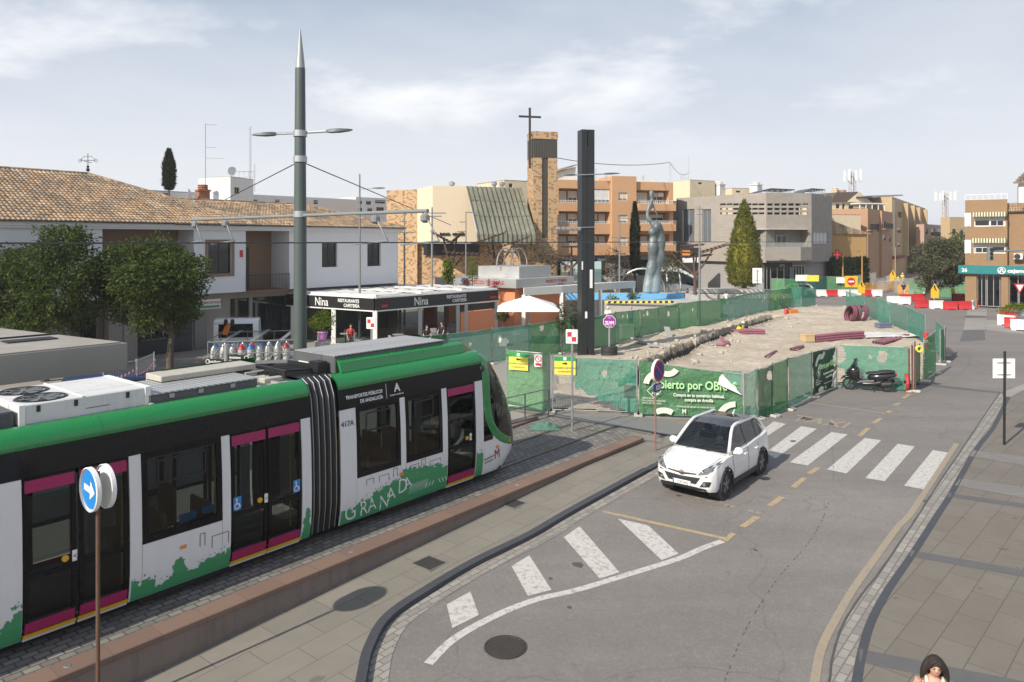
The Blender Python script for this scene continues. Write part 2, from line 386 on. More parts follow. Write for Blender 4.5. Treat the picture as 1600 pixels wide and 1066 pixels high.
def inside(x, y, P):
    c = False; j = len(P)-1
    for i in range(len(P)):
        if (P[i].y > y) != (P[j].y > y) and x < (P[j].x-P[i].x)*(y-P[i].y)/(P[j].y-P[i].y)+P[i].x: c = not c
        j = i
    return c
n = NT('dirt'); f1 = n.noise(.35, 6, .65); f2 = n.noise(3, 6, .75); f3 = n.noise(16, 4, .8)
c = n.ramp(f1, [(.25, (.4,.33,.235)), (.5, (.53,.455,.345)), (.75, (.62,.55,.44))])
c = n.mix(n.ramp(f2, [(.45, 0.0), (.68, .7)]), c, (.27,.215,.155)); c = n.mix(n.ramp(f3, [(.35, .5), (.5, 0.0)]), c, (.3,.26,.22))
pz = n.n('ShaderNodeSeparateXYZ'); n.l(n.tc(), pz.inputs[0]); c = n.mix(n.ramp(n.math('ADD', pz.outputs[2], n.math('MULTIPLY', f2, .3)), [(.0, 1.0), (.1, 0.0)]), c, (.11,.095,.08))  # dark lower earth, with the trench's shade put into its colour
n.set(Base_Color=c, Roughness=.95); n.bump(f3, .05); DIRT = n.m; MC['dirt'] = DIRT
x0 = min(p.x for p in SITE); x1 = max(p.x for p in SITE); y0 = min(p.y for p in SITE); y1 = max(p.y for p in SITE); st_ = .22
nx = int((x1-x0)/st_); ny = int((y1-y0)/st_); mb = MB(); idx = {}; vs = []; fs = []
def gv(i, j):
    if (i, j) not in idx:
        x = x0+i*st_; y = y0+j*st_; idx[i, j] = len(vs); vs.append((x, y, max(hdirt(x, y), .02) if trench(x, y) > 1.1 else hdirt(x, y)))
    return idx[i, j]
for i in range(nx):
    for j in range(ny):
        if inside(x0+(i+.5)*st_, y0+(j+.5)*st_, SITE): fs.append((gv(i, j), gv(i+1, j), gv(i+1, j+1), gv(i, j+1)))
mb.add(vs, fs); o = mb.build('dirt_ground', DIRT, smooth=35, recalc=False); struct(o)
kpx = [(560,1150),(573,1066),(584,1019),(612,972),(673,929),(745,886),(831,843),(902,801),(1028,731),(1052,716)]
KL = rline([G(*p) for p in kpx], 6)
KIN = offs(KL, -.17)
wallline = [ST(-14, TW+.02), ST(21.5, TW+.02)]
BACK = G(1160, 662)
pav = [ST(-14, TW)]+[ST(-14, -2)]+KIN+[G(1120, 676), G(1165, 660), G(998, 652), G(862, 642), G(760, 628), ST(22.5, -16.2), ST(22.5, TW)]
pav[1] = Vector((KIN[0].x-6, KIN[0].y-6, 0))
def plift(s): return .015+.113*max(0.0, min(1.0, (22.0-s)/3.0))
def zpav(x, y): s = st(x, y)[0]; return -0.035*max(0.0, 22.0-s)+plift(s)-.128
sheet('pavement', pav, SLAB, .128, zfun=zpav)
mb = MB()
for (a, b, c_, d) in zip(KIN, KIN[1:], KL, KL[1:]):
    za = plift(st(a.x, a.y)[0])+.008; mb.add([a+Vector((0,0,-.1)), b+Vector((0,0,-.1)), d+Vector((0,0,-.1)), c_+Vector((0,0,-.1)), a+Vector((0,0,za)), b+Vector((0,0,za)), d+Vector((0,0,za-.02)), c_+Vector((0,0,za-.02))], [(4,5,6,7),(3,2,6,7),(0,1,5,4)])
struct(mb.build('kerb', SLATE))
GO = offs(KL, .36)
strip('gutter', offs(KL, .005), GO, GUT, .014)
RKpx = [(1280,1150),(1297,1066),(1301,1032),(1316,982),(1341,939),(1376,894),(1408,847),(1438,802),(1470,752),(1504,702),(1535,655),(1563,614)]
RK = rline([G(*p) for p in RKpx], 5)
road = [Vector((KL[0].x-4, KL[0].y-5, 0))]+KL+[G(1120, 679), G(1300, 600), G(1330, 478), G(1200, 474), G(1190, 462), G(1330, 452), G(1420, 452), G(1600, 461), G(1900, 470), G(1750, 620), G(1600, 600)]+RK[::-1]+[Vector((RK[0].x+1, RK[0].y-5, 0))]
sheet('road', road, ASPH, .006)
SLT = rline([G(px+6, py) for px, py in ((1308,1150),(1325,1066),(1333,1025),(1348,975),(1375,925),(1415,867),(1455,805),(1474,776),(1514,706),(1544,667),(1566,622))], 5)
strip('gutter', RK, SLT, GUT, .015)
SL2 = offs(SLT, .15)
mb = MB()
for a, b, c_, d in zip(SLT, SLT[1:], SL2, SL2[1:]):
    mb.add([a+Vector((0,0,-.1)), b+Vector((0,0,-.1)), d+Vector((0,0,-.1)), c_+Vector((0,0,-.1)), a+Vector((0,0,.06)), b+Vector((0,0,.06)), d+Vector((0,0,.07)), c_+Vector((0,0,.07))], [(4,5,6,7),(0,1,5,4)])
struct(mb.build('kerb', SLATE))
rp = SL2+[G(1610, 606), G(1800, 640), Vector((24, 18, 0)), Vector((18, 6, 0)), Vector((SL2[0].x+2, SL2[0].y-4, 0))]
sheet('pavement', rp, SLABR, .062)
BANDM = mat('dark_band', (.105,.103,.102), .8, var=.2, vs=2, bump=.004)
def band(a, b, w, m, lift, name='paving_band'):
    a = Vector(a); b = Vector(b); d = (b-a); d.z = 0; d.normalize(); q = Vector((d.y, -d.x, 0))*w/2
    return sheet(name, [a-q, b-q, b+q, a+q], m, lift)
band(G(1343,1030), G(1620,1086), .42, BANDM, .066); band(G(1422,869), G(1640,908), .36, BANDM, .066); band(G(1481,777), G(1640,800), .36, BANDM, .066)
TACT = slabmat('tactile_paving', (.25,.235,.215), 3.0, .09, A-PI/2+R(48), .02, .6, .03, .1)
sheet('tactile_paving', [G(1492,762), G(1500,752), G(1640,770), G(1640,790)], TACT, .068)
sheet('tactile_paving', [G(1515,716), G(1521,707), G(1640,722), G(1640,738)], TACT, .068)
def marking(px, m=RWHITE, lift=.0105): return sheet('road_marking', [G(*p) for p in px], m, lift)
z4 = lambda x, y: (1200+x/3.5525, 540+y/3.5525)
marking([(1180,681),(1192,686),(1228,663),(1209,659)])
marking([(1196,708),(1212,717),(1276,670.5),(1252,666.5)])
for q in (((120,650),(220,668),(442,495),(352,482)), ((327,690),(435,712),(628,528),(537,515)), ((540,737),(648,755),(815,562),(720,547)), ((755,780),(865,800),(1017,600),(915,582))):
    marking([z4(*p) for p in q])
marking([(698,945.5),(735,925),(748.5,961.7),(706.7,982.3)]); marking([(799.4,885.4),(826.9,868.3),(861.9,922.5),(824.8,931.8)])
marking([(881,840),(905.6,823),(968,895),(937,905)]); marking([(965.3,811),(1012.6,821.5),(1060.4,866),(1033.7,875.9)])
WL = rline([G(*p) for p in ((669,1038),(711,998),(778,961),(840,937),(900,923),(979,899),(1058,874.5),(1097,857.6),(1129,846))], 6)
strip('road_marking', offs(WL, -.09), offs(WL, .09), RWHITE, .0105)
band(G(941,799.5), G(1136,843), .14, RYEL, .0105, 'road_marking'); band(G(1133,846), G(1146,834), .14, RYEL, .0145, 'road_marking')
for a, b in (((1160,824),(1183,808)), ((1202.6,791),(1222,777)), ((1239,762),(1257.5,747)), ((1264.5,740.7),(1278.6,731)), ((1343,682),(1357,669)), ((1364,662),(1377,654)), ((1381,648),(1392,642)), ((1397,634),(1406,630)), ((1411,623),(1421,616))):
    band(G(*a), G(*b), .16, RYEL, .0105, 'road_marking')
band(G(1262,629.5), G(1390,647), .1, RYEL, .0105, 'road_marking')
YL = rline([G(*p) for p in ((1270,1150),(1281,1066),(1292,1012),(1317,962),(1340,922),(1375,872),(1407,827),(1430,802),(1462,752),(1499,694))], 5)
strip('road_marking', offs(YL, -.15), offs(YL, .0), RFADE, .0135)
def roadtext(s, c, size, ang):
    ex = Vector((cos(ang), sin(ang), 0)); ez = Vector((-sin(ang), cos(ang), 0))
    o = txt(s, size, RFADE, None, 'road_marking', (c.x, c.y, c.z+.0105), ex, ez*1.0, .02, .0, 'CENTER', sx=.62); return struct(o)
roadtext('TAXI', G(1276, 663), 1.5, A*0-A); roadtext('TAXI', G(1357, 610), 1.5, -A); roadtext('TAXI', G(1130, 790), 1.5, -A)
sheet('asphalt_patch', [G(1499,534), G(1540,532), G(1538,516), G(1506,516)], PATCH, .0105)
sheet('asphalt_patch', [G(1508,497), G(1541,497), G(1541,494), G(1509,493)], PATCH, .0105)
sheet('asphalt_patch', [G(1443,602.5), G(1568,616), G(1568,613.5), G(1445,600)], PATCH, .0105)
LIGHTA = groundmat('pale_asphalt', (.3,.28,.26), .15)
sheet('asphalt_patch', [G(1505,516), G(1540,515), G(1542,483), G(1512,484)], LIGHTA, .0085)
sheet('asphalt_patch', [G(1541,500), G(1590,500), G(1600,522), G(1541,516)], LIGHTA, .0085)
PLAZA = slabmat('plaza_paving', (.42,.4,.36), .8, .4, A-PI/2)
sheet('plaza', [ST(-30,-52), ST(-30,-18.2), ST(20,-18.2), ST(24,-17.4), G(870,556), G(998,531), G(1090,514), G(1172,494), G(1240,482), G(1190,466), G(1060,460), G(880,462), G(640,470)], mat('plaza_grey', (.27,.25,.22), .9, bump=.004), .012)
sheet('pavement', [ST(23.5,TW-.2), G(1000,657), G(862,649), G(788,642), ST(23.5,-17.7)], SLAB, .034)
sheet('paving_band', [G(858,651), G(1047,682), G(1110,672), G(998,653)], mat('grey_paving', (.17,.17,.165), .85, var=.15, vs=2), .039)
band(G(858,651), G(1049,682.5), .16, SLATE, .044)
SEAM = rline([G(*p) for p in ((1128,1075),(1165,985),(1215,905),(1262,850),(1290,800),(1302,745),(1300,700),(1295,668),(1308,650),(1340,642),(1375,633),(1440,615),(1490,592),(1513,570),(1512,556),(1497,545))], 10)
mb = MB()
for i, (a, b) in enumerate(zip(SEAM, SEAM[1:])):
    L_ = (b-a).length; k_ = max(1, int(L_/.16))
    for j in range(k_):
        if (i*3+j) % 4 == 0 and i < 60: continue
        p = a+(b-a)*(j/k_); q = a+(b-a)*((j+.55)/k_); d = (q-p).normalized(); w_ = Vector((d.y, -d.x, 0))*.010; mb.face([p-w_+Vector((0,0,.0095)), p+w_+Vector((0,0,.0095)), q+w_+Vector((0,0,.0095)), q-w_+Vector((0,0,.0095))])
struct(mb.build('asphalt_seam', mat('tar', (.075,.068,.06), .8)))
strip('asphalt_edge', [p+Vector((.02*noise.noise((i*.9, 0, 0)), .02*noise.noise((i*1.3, 4, 0)), 0)) for i, p in enumerate(offs(RK, -.03))], offs(RK, .012), MC['tar'], .0175)
rs = random.Random(8)
for k, (px, py, r_) in enumerate(((903,883,.16),(1262,655,.2),(1300,663,.14),(1443,783,.1),(985,690,.12),(1130,770,.1),(1060,775,.08),(1240,690,.12),(860,905,.05),(890,950,.05),(1180,860,.05))):
    c_ = G(px, py); sheet('asphalt_stain', [c_+Vector((r_*cos(a)*(.5+.8*rs.random()), r_*sin(a)*(.5+.8*rs.random()), 0)) for a in [2*PI*i/11 for i in range(11)]], MC['tar'], .0125)
IRON = mat('cast_iron', (.07,.062,.055), .7, .4, var=.4, vs=14, bump=.02, bs=60)
def grate(px, py, wpx, label, rz, rnd=False, lift=.13, sz=.5):
    p = G(px, py); p.z = zpav(p.x, p.y)+lift
    g = thing('manhole_cover' if rnd else 'drain_cover', label, 'manhole cover' if rnd else 'drain cover', p, rz); mb = MB()
    if rnd:
        mb.lathe([(sz*.42,0),(sz*.5,0),(sz*.5,.012),(sz*.46,.014),(sz*.45,.006),(sz*.42,.006)], n=28, caps=False); mb.build('frame', IRON, g)
        mb = MB(); mb.lathe([(.001,.006),(sz*.43,.006),(sz*.43,.012),(.001,.012)], n=28, caps=False)
        for i in range(-4, 5):
            for j in range(-4, 5):
                if i*i+j*j < 15: mb.box(i*.09-.025+(j % 2)*.04, i*.09+.025+(j % 2)*.04, j*.09-.02, j*.09+.02, .012, .019)
        mb.build('lid', IRON, g)
    else:
        h = sz/2; mb.box(-h, h, -h, -h+.03, 0, .012); mb.box(-h, h, h-.03, h, 0, .012); mb.box(-h, -h+.03, -h+.03, h-.03, 0, .012); mb.box(h-.03, h, -h+.03, h-.03, 0, .012); mb.build('frame', STEEL, g)
        mb = MB(); mb.box(-h+.03, h-.03, -h+.03, h-.03, 0, .006)
        for i in range(6):
            for j in range(6): q = -h+.06+i*(sz-.12)/5.5; r_ = -h+.06+j*(sz-.12)/5.5; mb.box(q, q+.04, r_, r_+.04, .006, .012)
        mb.build('lid', IRON, g)
    return g
grate(672, 889, 0, 'square iron drain cover in the pavement beside the oval sign shadow', -A, sz=.6)
grate(801, 794, 0, 'square drain cover in the pavement near the end of the brick capped wall', -A, sz=.6)
grate(790, 1012, 0, 'round cast iron manhole cover in the asphalt by the white curve', 0, True, -.117+.128, sz=.78)
grate(1566, 706, 0, 'small drain cover in the right pavement at the foot of the sign', -A, lift=.066, sz=.45)
grate(1568, 768, 0, 'dark iron cover set in the ribbed tactile strip', -A, lift=.072, sz=.5)
sheet('track_bed', [ST(-14,-17.6), ST(-14,TW-.4), ST(22.5,TW-.4), ST(23.6,-14.0), ST(23.6,-17.6)], COBB, .03, zfun=lambda x, y: 0.0)
RAIL = mat('rail_steel', (.13,.12,.115), .35, .8, var=.3); GROOVE = mat('rail_bed', (.09,.085,.08), .9, var=.3)
TC = -15.27
for k in (-.7175, .7175):
    mb = MB(); mb.M = Matrix.Rotation(-A, 4, 'Z')
    for dx, mi, z in ((-.11, 1, .036), (-.035, 0, .05), (.04, 1, .036)):
        mb.box(TC+k+dx, TC+k+dx+.07, -14, 23.4, .028, z, mi)
    struct(mb.build('tram_rail', [RAIL, GROOVE]))
wt = thing('retaining_wall', 'long low wall with brown stone coping between tram track and pavement', 'wall')
WALLM = mat('stone_wall', (.19,.15,.13), .85, var=.3, vs=.9, bump=.008, dirt=.55)
n = NT('stone_coping'); mp = n.n('ShaderNodeMapping'); mp.inputs['Rotation'].default_value = (0, 0, A-PI/2); n.l(n.tc(), mp.inputs[0])
br = n.n('ShaderNodeTexBrick'); n.l(mp.outputs[0], br.inputs[0]); br.inputs['Scale'].default_value = 1; br.inputs['Brick Width'].default_value = .8; br.inputs['Row Height'].default_value = 3; br.inputs['Mortar Size'].default_value = .006
br.inputs['Color1'].default_value = (.215,.14,.1,1); br.inputs['Color2'].default_value = (.165,.105,.078,1); br.inputs['Mortar'].default_value = (.1,.065,.05,1)
n.set(Base_Color=n.mix(n.math('MULTIPLY', n.noise(6, 6, .8), .6), br.outputs[0], (.17,.11,.085)), Roughness=.8); n.bump(n.noise(40, 4, .7), .006); COPE = n.m
mb = MB(); mb.M = Matrix.Rotation(-A, 4, 'Z'); E = 22.4
mb.add([(TW,-14,-1.6),(TW,E,-.2),(TW-.38,-14,-1.6),(TW-.38,E,-.2),(TW,-14,.06),(TW,E,.06),(TW-.38,-14,.06),(TW-.38,E,.06)], [(0,1,5,4),(2,3,7,6),(4,5,7,6),(0,4,6,2),(1,3,7,5)])
mb.build('wall_body', WALLM, wt)
mb = MB(); mb.M = Matrix.Rotation(-A, 4, 'Z'); mb.box(TW-.42, TW+.03, -14, E+.1, .06, .17); mb.build('coping', COPE, wt, bev=.015)
mb = MB(); mb.M = Matrix.Rotation(-A, 4, 'Z')
for s in (4.6, 10.2, 15.9): mb.lathe([(.001,.176),(.05,.178),(.06,.172),(.06,.168)], (TW-.2, s, 0), 12, caps=False)
mb.build('light_stud', STEEL, wt)
lk = thing('track_kerb', 'short brown stone kerb beside the railing beyond the tram nose', 'kerb')
mb = MB(); mb.bar(G(792, 672), G(836, 656), .3, .26); mb.build('coping', COPE, lk, bev=.02)
TG = mat('tram_green', lin('#1c7a3c'), .28, var=.05, coat=.5); TWH = mat('tram_white', (.66,.66,.66), .35, var=.04, dirt=.12, coat=.3)
TBK = mat('tram_black', (.006,.006,.007), .2, var=.2, spec=.22); TMG = mat('tram_magenta', (.3,.008,.085), .4, var=.08)
TGL = glass('tram_glass', '#0c1112', .02, .3); TROOF = mat('tram_roof', (.3,.3,.29), .7, var=.3, vs=3, dirt=.4)
n = NT('checker_plate'); vv = n.n('ShaderNodeMapping'); vv.inputs['Rotation'].default_value = (0, 0, R(45)); n.l(n.tc(), vv.inputs[0]); ck = n.n('ShaderNodeTexChecker'); ck.inputs['Scale'].default_value = 11; n.l(vv.outputs[0], ck.inputs[0])
n.set(Base_Color=n.mix(ck.outputs['Fac'], (.3,.3,.29), (.5,.5,.49)), Roughness=.5, Metallic=.35); n.bump(ck.outputs['Fac'], .006); PLATE = n.m
DGREY = mat('dark_grey_cover', (.09,.095,.1), .55, var=.15, dirt=.2); SEATM = mat('orange_seat', (.35,.16,.05), .7); SILLY = mat('yellow_sill', (.62,.34,.015), .5)
BLUEST = mat('blue_sticker', (.03,.2,.5), .5); TRG = mat('tram_graphic_green', lin('#3c8a5c'), .4, var=.05); BEIGE = mat('beige_box', (.42,.4,.34), .6, dirt=.3)
tram = thing('tram', 'white green and black articulated tram with magenta doors on the track', 'tram', ST(0, TC, .05), -A)
HW = 1.28; Z0, Z1, ZW, ZT = .23, 1.24, 2.91, 3.38
def xo(z):
    k = [(.2,-.1),(.3,-.07),(.5,-.03),(.8,-.008),(1.3,0),(2.2,-.02),(2.91,-.07),(3.4,-.13)]
    for (a, b), (c, d) in zip(k, k[1:]):
        if z <= c: return b+(d-b)*(z-a)/(c-a)
    return k[-1][1]
def patch(mb, sg, y0, y1, z0, z1, off=0.0, mi=0, th=.03, ny=1):
    nz = max(1, int((z1-z0)/.28)+1)
    for o_, fl in ((off, 0), (off-th, 1)):
        mb.grid(lambda a, b: Vector((sg*(HW+xo(z0+(z1-z0)*b)+o_), y0+(y1-y0)*a, z0+(z1-z0)*b)), ny, nz, mi)
    for y in (y0, y1): mb.grid(lambda a, b: Vector((sg*(HW+xo(z0+(z1-z0)*b)+off-th*a), y, z0+(z1-z0)*b)), 1, nz, mi)
    for z in (z0, z1): mb.grid(lambda a, b: Vector((sg*(HW+xo(z)+off-th*a), y0+(y1-y0)*b, z)), 1, 1, mi)
def rframe(mb, sg, y0, y1, z0, z1, w, off, mi=0, th=.04, wb=None):
    wb = wb or w
    patch(mb, sg, y0, y0+w, z0, z1, off, mi, th); patch(mb, sg, y1-w, y1, z0, z1, off, mi, th)
    patch(mb, sg, y0+w, y1-w, z0, z0+wb, off, mi, th); patch(mb, sg, y0+w, y1-w, z1-w, z1, off, mi, th)
DOORS = [(4.33,5.13),(5.17,6.0),(8.03,8.84),(8.87,9.68),(14.3,15.38)]; WINS = [(-1.6,.6),(.75,2.5),(6.24,7.82),(11.22,12.6),(12.78,14.08)]
WHITES = [(-2,-1.6),(.6,.75),(2.5,4.31),(6.02,6.24),(7.82,8.01),(9.7,9.95),(10.75,11.22),(12.6,12.78),(14.08,14.28),(15.4,15.72)]
LOWS = [(-1.6,.6),(.75,2.5),(6.24,7.82),(11.22,12.6),(12.78,14.08)]
for sg in (1, -1):
    for a, b in WHITES: mb = MB(); patch(mb, sg, a+.004, b-.004, Z0, ZW-.004); mb.build('side_panel', TWH, tram, smooth=40)
    for a, b in LOWS: mb = MB(); patch(mb, sg, a+.004, b-.004, Z0, Z1-.006); mb.build('side_panel', TWH, tram, smooth=40)
mb = MB(); mb.box(-HW+.1, HW-.1, -2, -1.95, Z0, ZT); mb.build('end_panel', TWH, tram)
mb = MB()
for sg in (1, -1):
    for a, b in ((-2, 9.95), (10.75, 15.72)): patch(mb, sg, a, b, ZW, ZT)
mb.build('black_band', TBK, tram, smooth=40)
def cove(mb, sg, y0, y1, prof, mi=0, ny=1):
    for off in (0, .03):
        mb.grid(lambda a, b: Vector((sg*(prof[round(b*(len(prof)-1))][0]-off), y0+(y1-y0)*a, prof[round(b*(len(prof)-1))][1]-off)), ny, len(prof)-1, mi)
CP = [(1.155,3.375),(1.165,3.42),(1.15,3.5),(1.1,3.58),(1.02,3.65),(.92,3.7),(.85,3.715)]
for a, b in ((-2, 1.2), (1.206, 5.6), (5.606, 9.95), (10.75, 13.2), (13.206, 15.72)):
    mb = MB()
    for sg in (1, -1): cove(mb, sg, a, b, CP)
    mb.build('green_roof_edge', TG, tram, smooth=60, recalc=False)
mb = MB(); mb.box(-.9, .9, -2, 9.95, 3.6, 3.67); mb.box(-.9, .9, 10.75, 15.9, 3.6, 3.67)
for y in (6.6, 8.9, 9.4, 14.9): mb.box(-.85, .85, y, y+.06, 3.67, 3.72)
mb.build('roof', TROOF, tram)
mb = MB(); mb.box(-1.15, 1.15, -2, 9.9, .2, .3); mb.box(-1.15, 1.15, 10.8, 16.6, .2, .3); mb.box(-1.0, 1.0, 6.3, 8.2, .03, .28); mb.box(-1.0, 1.0, 12.2, 14.2, .03, .28); mb.build('underframe', DARK, tram)
for i, (a, b) in enumerate(DOORS):
    for sg in (1, -1):
        mb = MB(); rframe(mb, sg, a, b, Z0+.09, ZW-.01, .075, .0, 0, .05); patch(mb, sg, a+.075, b-.075, 1.22, 1.3, .0, 0, .05); d = mb.build('door', TBK, tram, smooth=40)
        mb = MB(); patch(mb, sg, a+.075, b-.075, Z0+.31, 1.22, -.012, 0, .012); patch(mb, sg, a+.075, b-.075, 1.3, 2.6, -.012, 0, .012); mb.build('pane', TGL, d, smooth=40)
        mb = MB(); patch(mb, sg, a+.02, b-.02, 2.66, 2.86, .006, 0, .02); mb.build('magenta_strip', TMG, d, smooth=40); mb = MB(); patch(mb, sg, a+.02, b-.02, Z0+.1, Z0+.28, .006, 0, .02); mb.build('magenta_strip', TMG, d, smooth=40)
        mb = MB(); patch(mb, sg, a, b, Z0+.03, Z0+.085, .035, 0, .08); patch(mb, sg, a, b, Z0-.03, Z0+.025, .0, 1, .05); mb.build('sill', [SILLY, TWH], d)
        if sg > 0 and i in (0, 2, 4):
            yb = b-.05 if i < 4 else a+.85
            mb = MB(); x = HW+.004; mb.lathe([(.055,-.01),(.055,.02),(.03,.026),(.001,.026)], (x, yb-.14, 1.42), 14, axis='x'); mb.build('button', SILLY, d)
            mb = MB(); mb.box(x-.005, x+.012, yb-.03, yb+.05, 1.33, 1.52); mb.build('arrow_plate', WHITEP, d, bev=.006)
            txt('<', .12, BLACKM, d, 'arrow', (x+.014, yb-.025, 1.38), (0,1,0))
        if sg > 0 and i in (2, 3):
            mb = MB(); x = HW-.004; y = a+.03 if i == 2 else b-.21; mb.box(x-.008, x+.004, y, y+.17, 1.35, 1.62); mb.build('wheelchair_sticker', BLUEST, d)
            mb = MB(); x += .007; c0 = y+.075
            mb.lathe([(.045,0),(.062,0),(.062,.002),(.045,.002)], (x, c0, 1.43), 14, axis='x', caps=False); mb.ball((x, c0-.01, 1.575), .02, 8); mb.bar((x, c0-.01, 1.56), (x, c0, 1.47), .002, .02); mb.bar((x, c0, 1.48), (x, c0+.05, 1.47), .002, .018); mb.bar((x, c0+.05, 1.47), (x, c0+.07, 1.4), .002, .018)
            mb.build('wheelchair_symbol', WHITEP, d)
for i, (a, b) in enumerate(WINS):
    for sg in (1, -1):
        mb = MB(); rframe(mb, sg, a, b, Z1, ZW-.004, .11, .004, 0, .05, .14); f = mb.build('window', TBK, tram, smooth=40)
        if sg > 0:
            y0_ = a+.3; y1_ = b-.35; x = HW-.03
            mb = MB()
            for p, q in (((y0_,2.3),(y1_,2.3)), ((y0_,2.72),(y1_,2.72)), ((y0_,2.3),(y0_,2.72)), ((y1_,2.3),(y1_,2.72))): mb.bar((x, p[0], p[1]), (x, q[0], q[1]), .03, .03)
            mb.build('vent_frame', BLACKM, f)
        mb = MB(); patch(mb, sg, a+.11, b-.11, Z1+.14, ZW-.11, -.012, 0, .012); mb.build('pane', TGL, f, smooth=40)
mb = MB(); mb.box(HW-.05, HW-.045, 6.95, 7.3, 1.42, 1.58); mb.box(HW-.05, HW-.045, 7.42, 7.66, 1.45, 1.6); mb.build('seat_notice', BLUEST, tram)
mb = MB(); mb.box(-1.2, 1.2, -1.9, 9.9, .36, .42); mb.box(-1.2, 1.2, 10.8, 15.9, .36, .42); mb.build('interior_floor', mat('vinyl_floor', (.12,.12,.12), .6), tram)
mb = MB(); mb.box(-1.12, 1.12, -1.9, 9.9, 2.75, 2.8); mb.box(-1.12, 1.12, 10.8, 15.9, 2.75, 2.8); mb.build('interior_ceiling', mat('ceiling_panel', (.5,.5,.48), .6), tram)
for y in (-.9, .1, 1.3, 2.2, 6.55, 7.45, 11.5, 12.2, 13.1, 13.8):
    for x in (.72, -.72):
        mb = MB(); mb.box(x-.38, x+.38, y-.2, y+.22, .8, .9); mb.box(x-.38, x+.38, y+.16, y+.24, .9, 1.62); mb.box(x-.1, x+.1, y-.1, y+.1, .42, .8); mb.build('seat', SEATM, tram, bev=.03)
for y in (4.2, 6.1, 7.95, 9.75, 11.1, 14.2):
    mb = MB(); mb.tube([(.75, y, .42), (.75, y, 2.75)], .018, 8); mb.build('handrail', YEL, tram)
for k in range(5):
    y = 9.97+k*.155; mb = MB(); e = .02
    pr = [(HW+xo(z)-e, z) for z in (.24,.8,1.4,2.2,2.9,3.3)]+[(1.0,3.62),(.8,3.72)]
    loop = [(x, z) for x, z in pr]+[(-x, z) for x, z in pr[::-1]]
    def ring(sc, yy, dx=0): return [(x*sc, yy, z if z < 3 else z) for x, z in loop]
    r0, r1, r2 = ring(.955, y), ring(1.0, y+.05), ring(.955, y+.155); m_ = len(loop)
    mb.add(r0+r1+r2, [(i, i+1, m_+i+1, m_+i) for i in range(m_-1)]+[(m_+i, m_+i+1, 2*m_+i+1, 2*m_+i) for i in range(m_-1)])
    b_ = mb.build('bellows_fold', mat('bellows_rubber', (.02,.02,.022), .35, var=.2), tram, smooth=30, recalc=False)
    mb = MB(); mb.tube([Vector((x+.004, y+.05, z)) for x, z in pr], .008, 6); mb.build('fold_highlight', STEEL, b_)  # pale strip added along each rib as its painted highlight
def louvre(mb, x, y0, y1, z0, z1, n, mi): 
    for i in range(n): z = z0+(z1-z0)*i/n; mb.box(x, x+.02, y0, y1, z, z+(z1-z0)/n*.55, mi)
ac = MB(); ac.box(-1.18, .68, 4.42, 6.62, 3.67, 4.03); aco = ac.build('air_conditioner', mat('cover_white', (.6,.6,.58), .55, dirt=.3), tram, bev=.02)
mb = MB(); mb.box(-1.2, .7, 5.42, 5.47, 4.03, 4.045); mb.box(-1.2, .7, 6.55, 6.66, 3.67, 4.04); mb.box(.68, .72, 4.42, 4.52, 3.67, 4.04); mb.build('casing_trim', WHITEP, aco, bev=.008)
for x, y in ((.2, 4.93), (-.7, 4.93)):
    mb = MB(); mb.lathe([(.37,4.028),(.4,4.05),(.43,4.03)], (x, y, 0), 30, caps=False); f = mb.build('fan', BLACKM, aco)
    mb = MB(); mb.lathe([(.001,4.032),(.38,4.032)], (x, y, 0), 30, caps=False); mb.build('fan_well', DARK, f)
    mb = MB()
    for k in range(7): a = k*2*PI/7; mb.add([(x+.05*cos(a), y+.05*sin(a), 4.036), (x+.36*cos(a), y+.36*sin(a), 4.036), (x+.36*cos(a+.45), y+.36*sin(a+.45), 4.046), (x+.05*cos(a+.6), y+.05*sin(a+.6), 4.046)], [(0,1,2,3)])
    for r_ in (.1, .19, .28): mb.lathe([(r_-.004,4.048),(r_+.004,4.048),(r_+.004,4.053),(r_-.004,4.053)], (x, y, 0), 30, caps=False)
    mb.lathe([(.001,4.05),(.06,4.05),(.06,4.036)], (x, y, 0), 14, caps=False); mb.build('blades', GREYM, f)
mb = MB(); mb.box(-1.1, .66, 1.6, 4.36, 3.67, 3.95)
for i in range(8): mb.box(.66, .68, 1.7, 4.3, 3.69+i*.032, 3.71+i*.032)
mb.build('louvred_box', DGREY, tram)
mb = MB()
for y in (4.7, 5.3, 6.2): mb.box(.68, .695, y, y+.06, 3.88, 3.99)
mb.box(.68, .686, 5.5, 5.9, 3.8, 3.81); mb.build('latch', BLACKM, aco)
mb = MB(); mb.box(-.8, .72, 6.62, 8.95, 3.67, 3.86); bx = mb.build('equipment_box', DGREY, tram, bev=.02)
mb = MB()
for a, b in ((6.6, 7.75), (7.77, 8.95)):
    for x0_, x1_ in ((-.82, -.05), (-.03, .74)): mb.box(x0_, x1_, a, b, 3.86, 3.885)
mb.build('tread_plate', PLATE, bx)
for y in (7.0, 7.6, 8.3): mb = MB(); mb.box(.72, .75, y, y+.1, 3.76, 3.84); mb.build('latch', STEEL, bx)
mb = MB(); mb.box(-.95, -.25, 7.3, 9.5, 3.9, 4.02); mb.box(-.95, -.9, 7.3, 9.5, 3.67, 3.9); mb.box(-.3, -.25, 9.4, 9.5, 3.67, 3.9); mb.build('resistor_cover', BEIGE, tram, bev=.015)
mb = MB(); mb.box(-.7, -.2, 9.2, 9.7, 3.67, 3.85); mb.box(.0, .5, 9.25, 9.75, 3.67, 3.78); mb.build('coupling_box', BEIGE, tram, bev=.015)
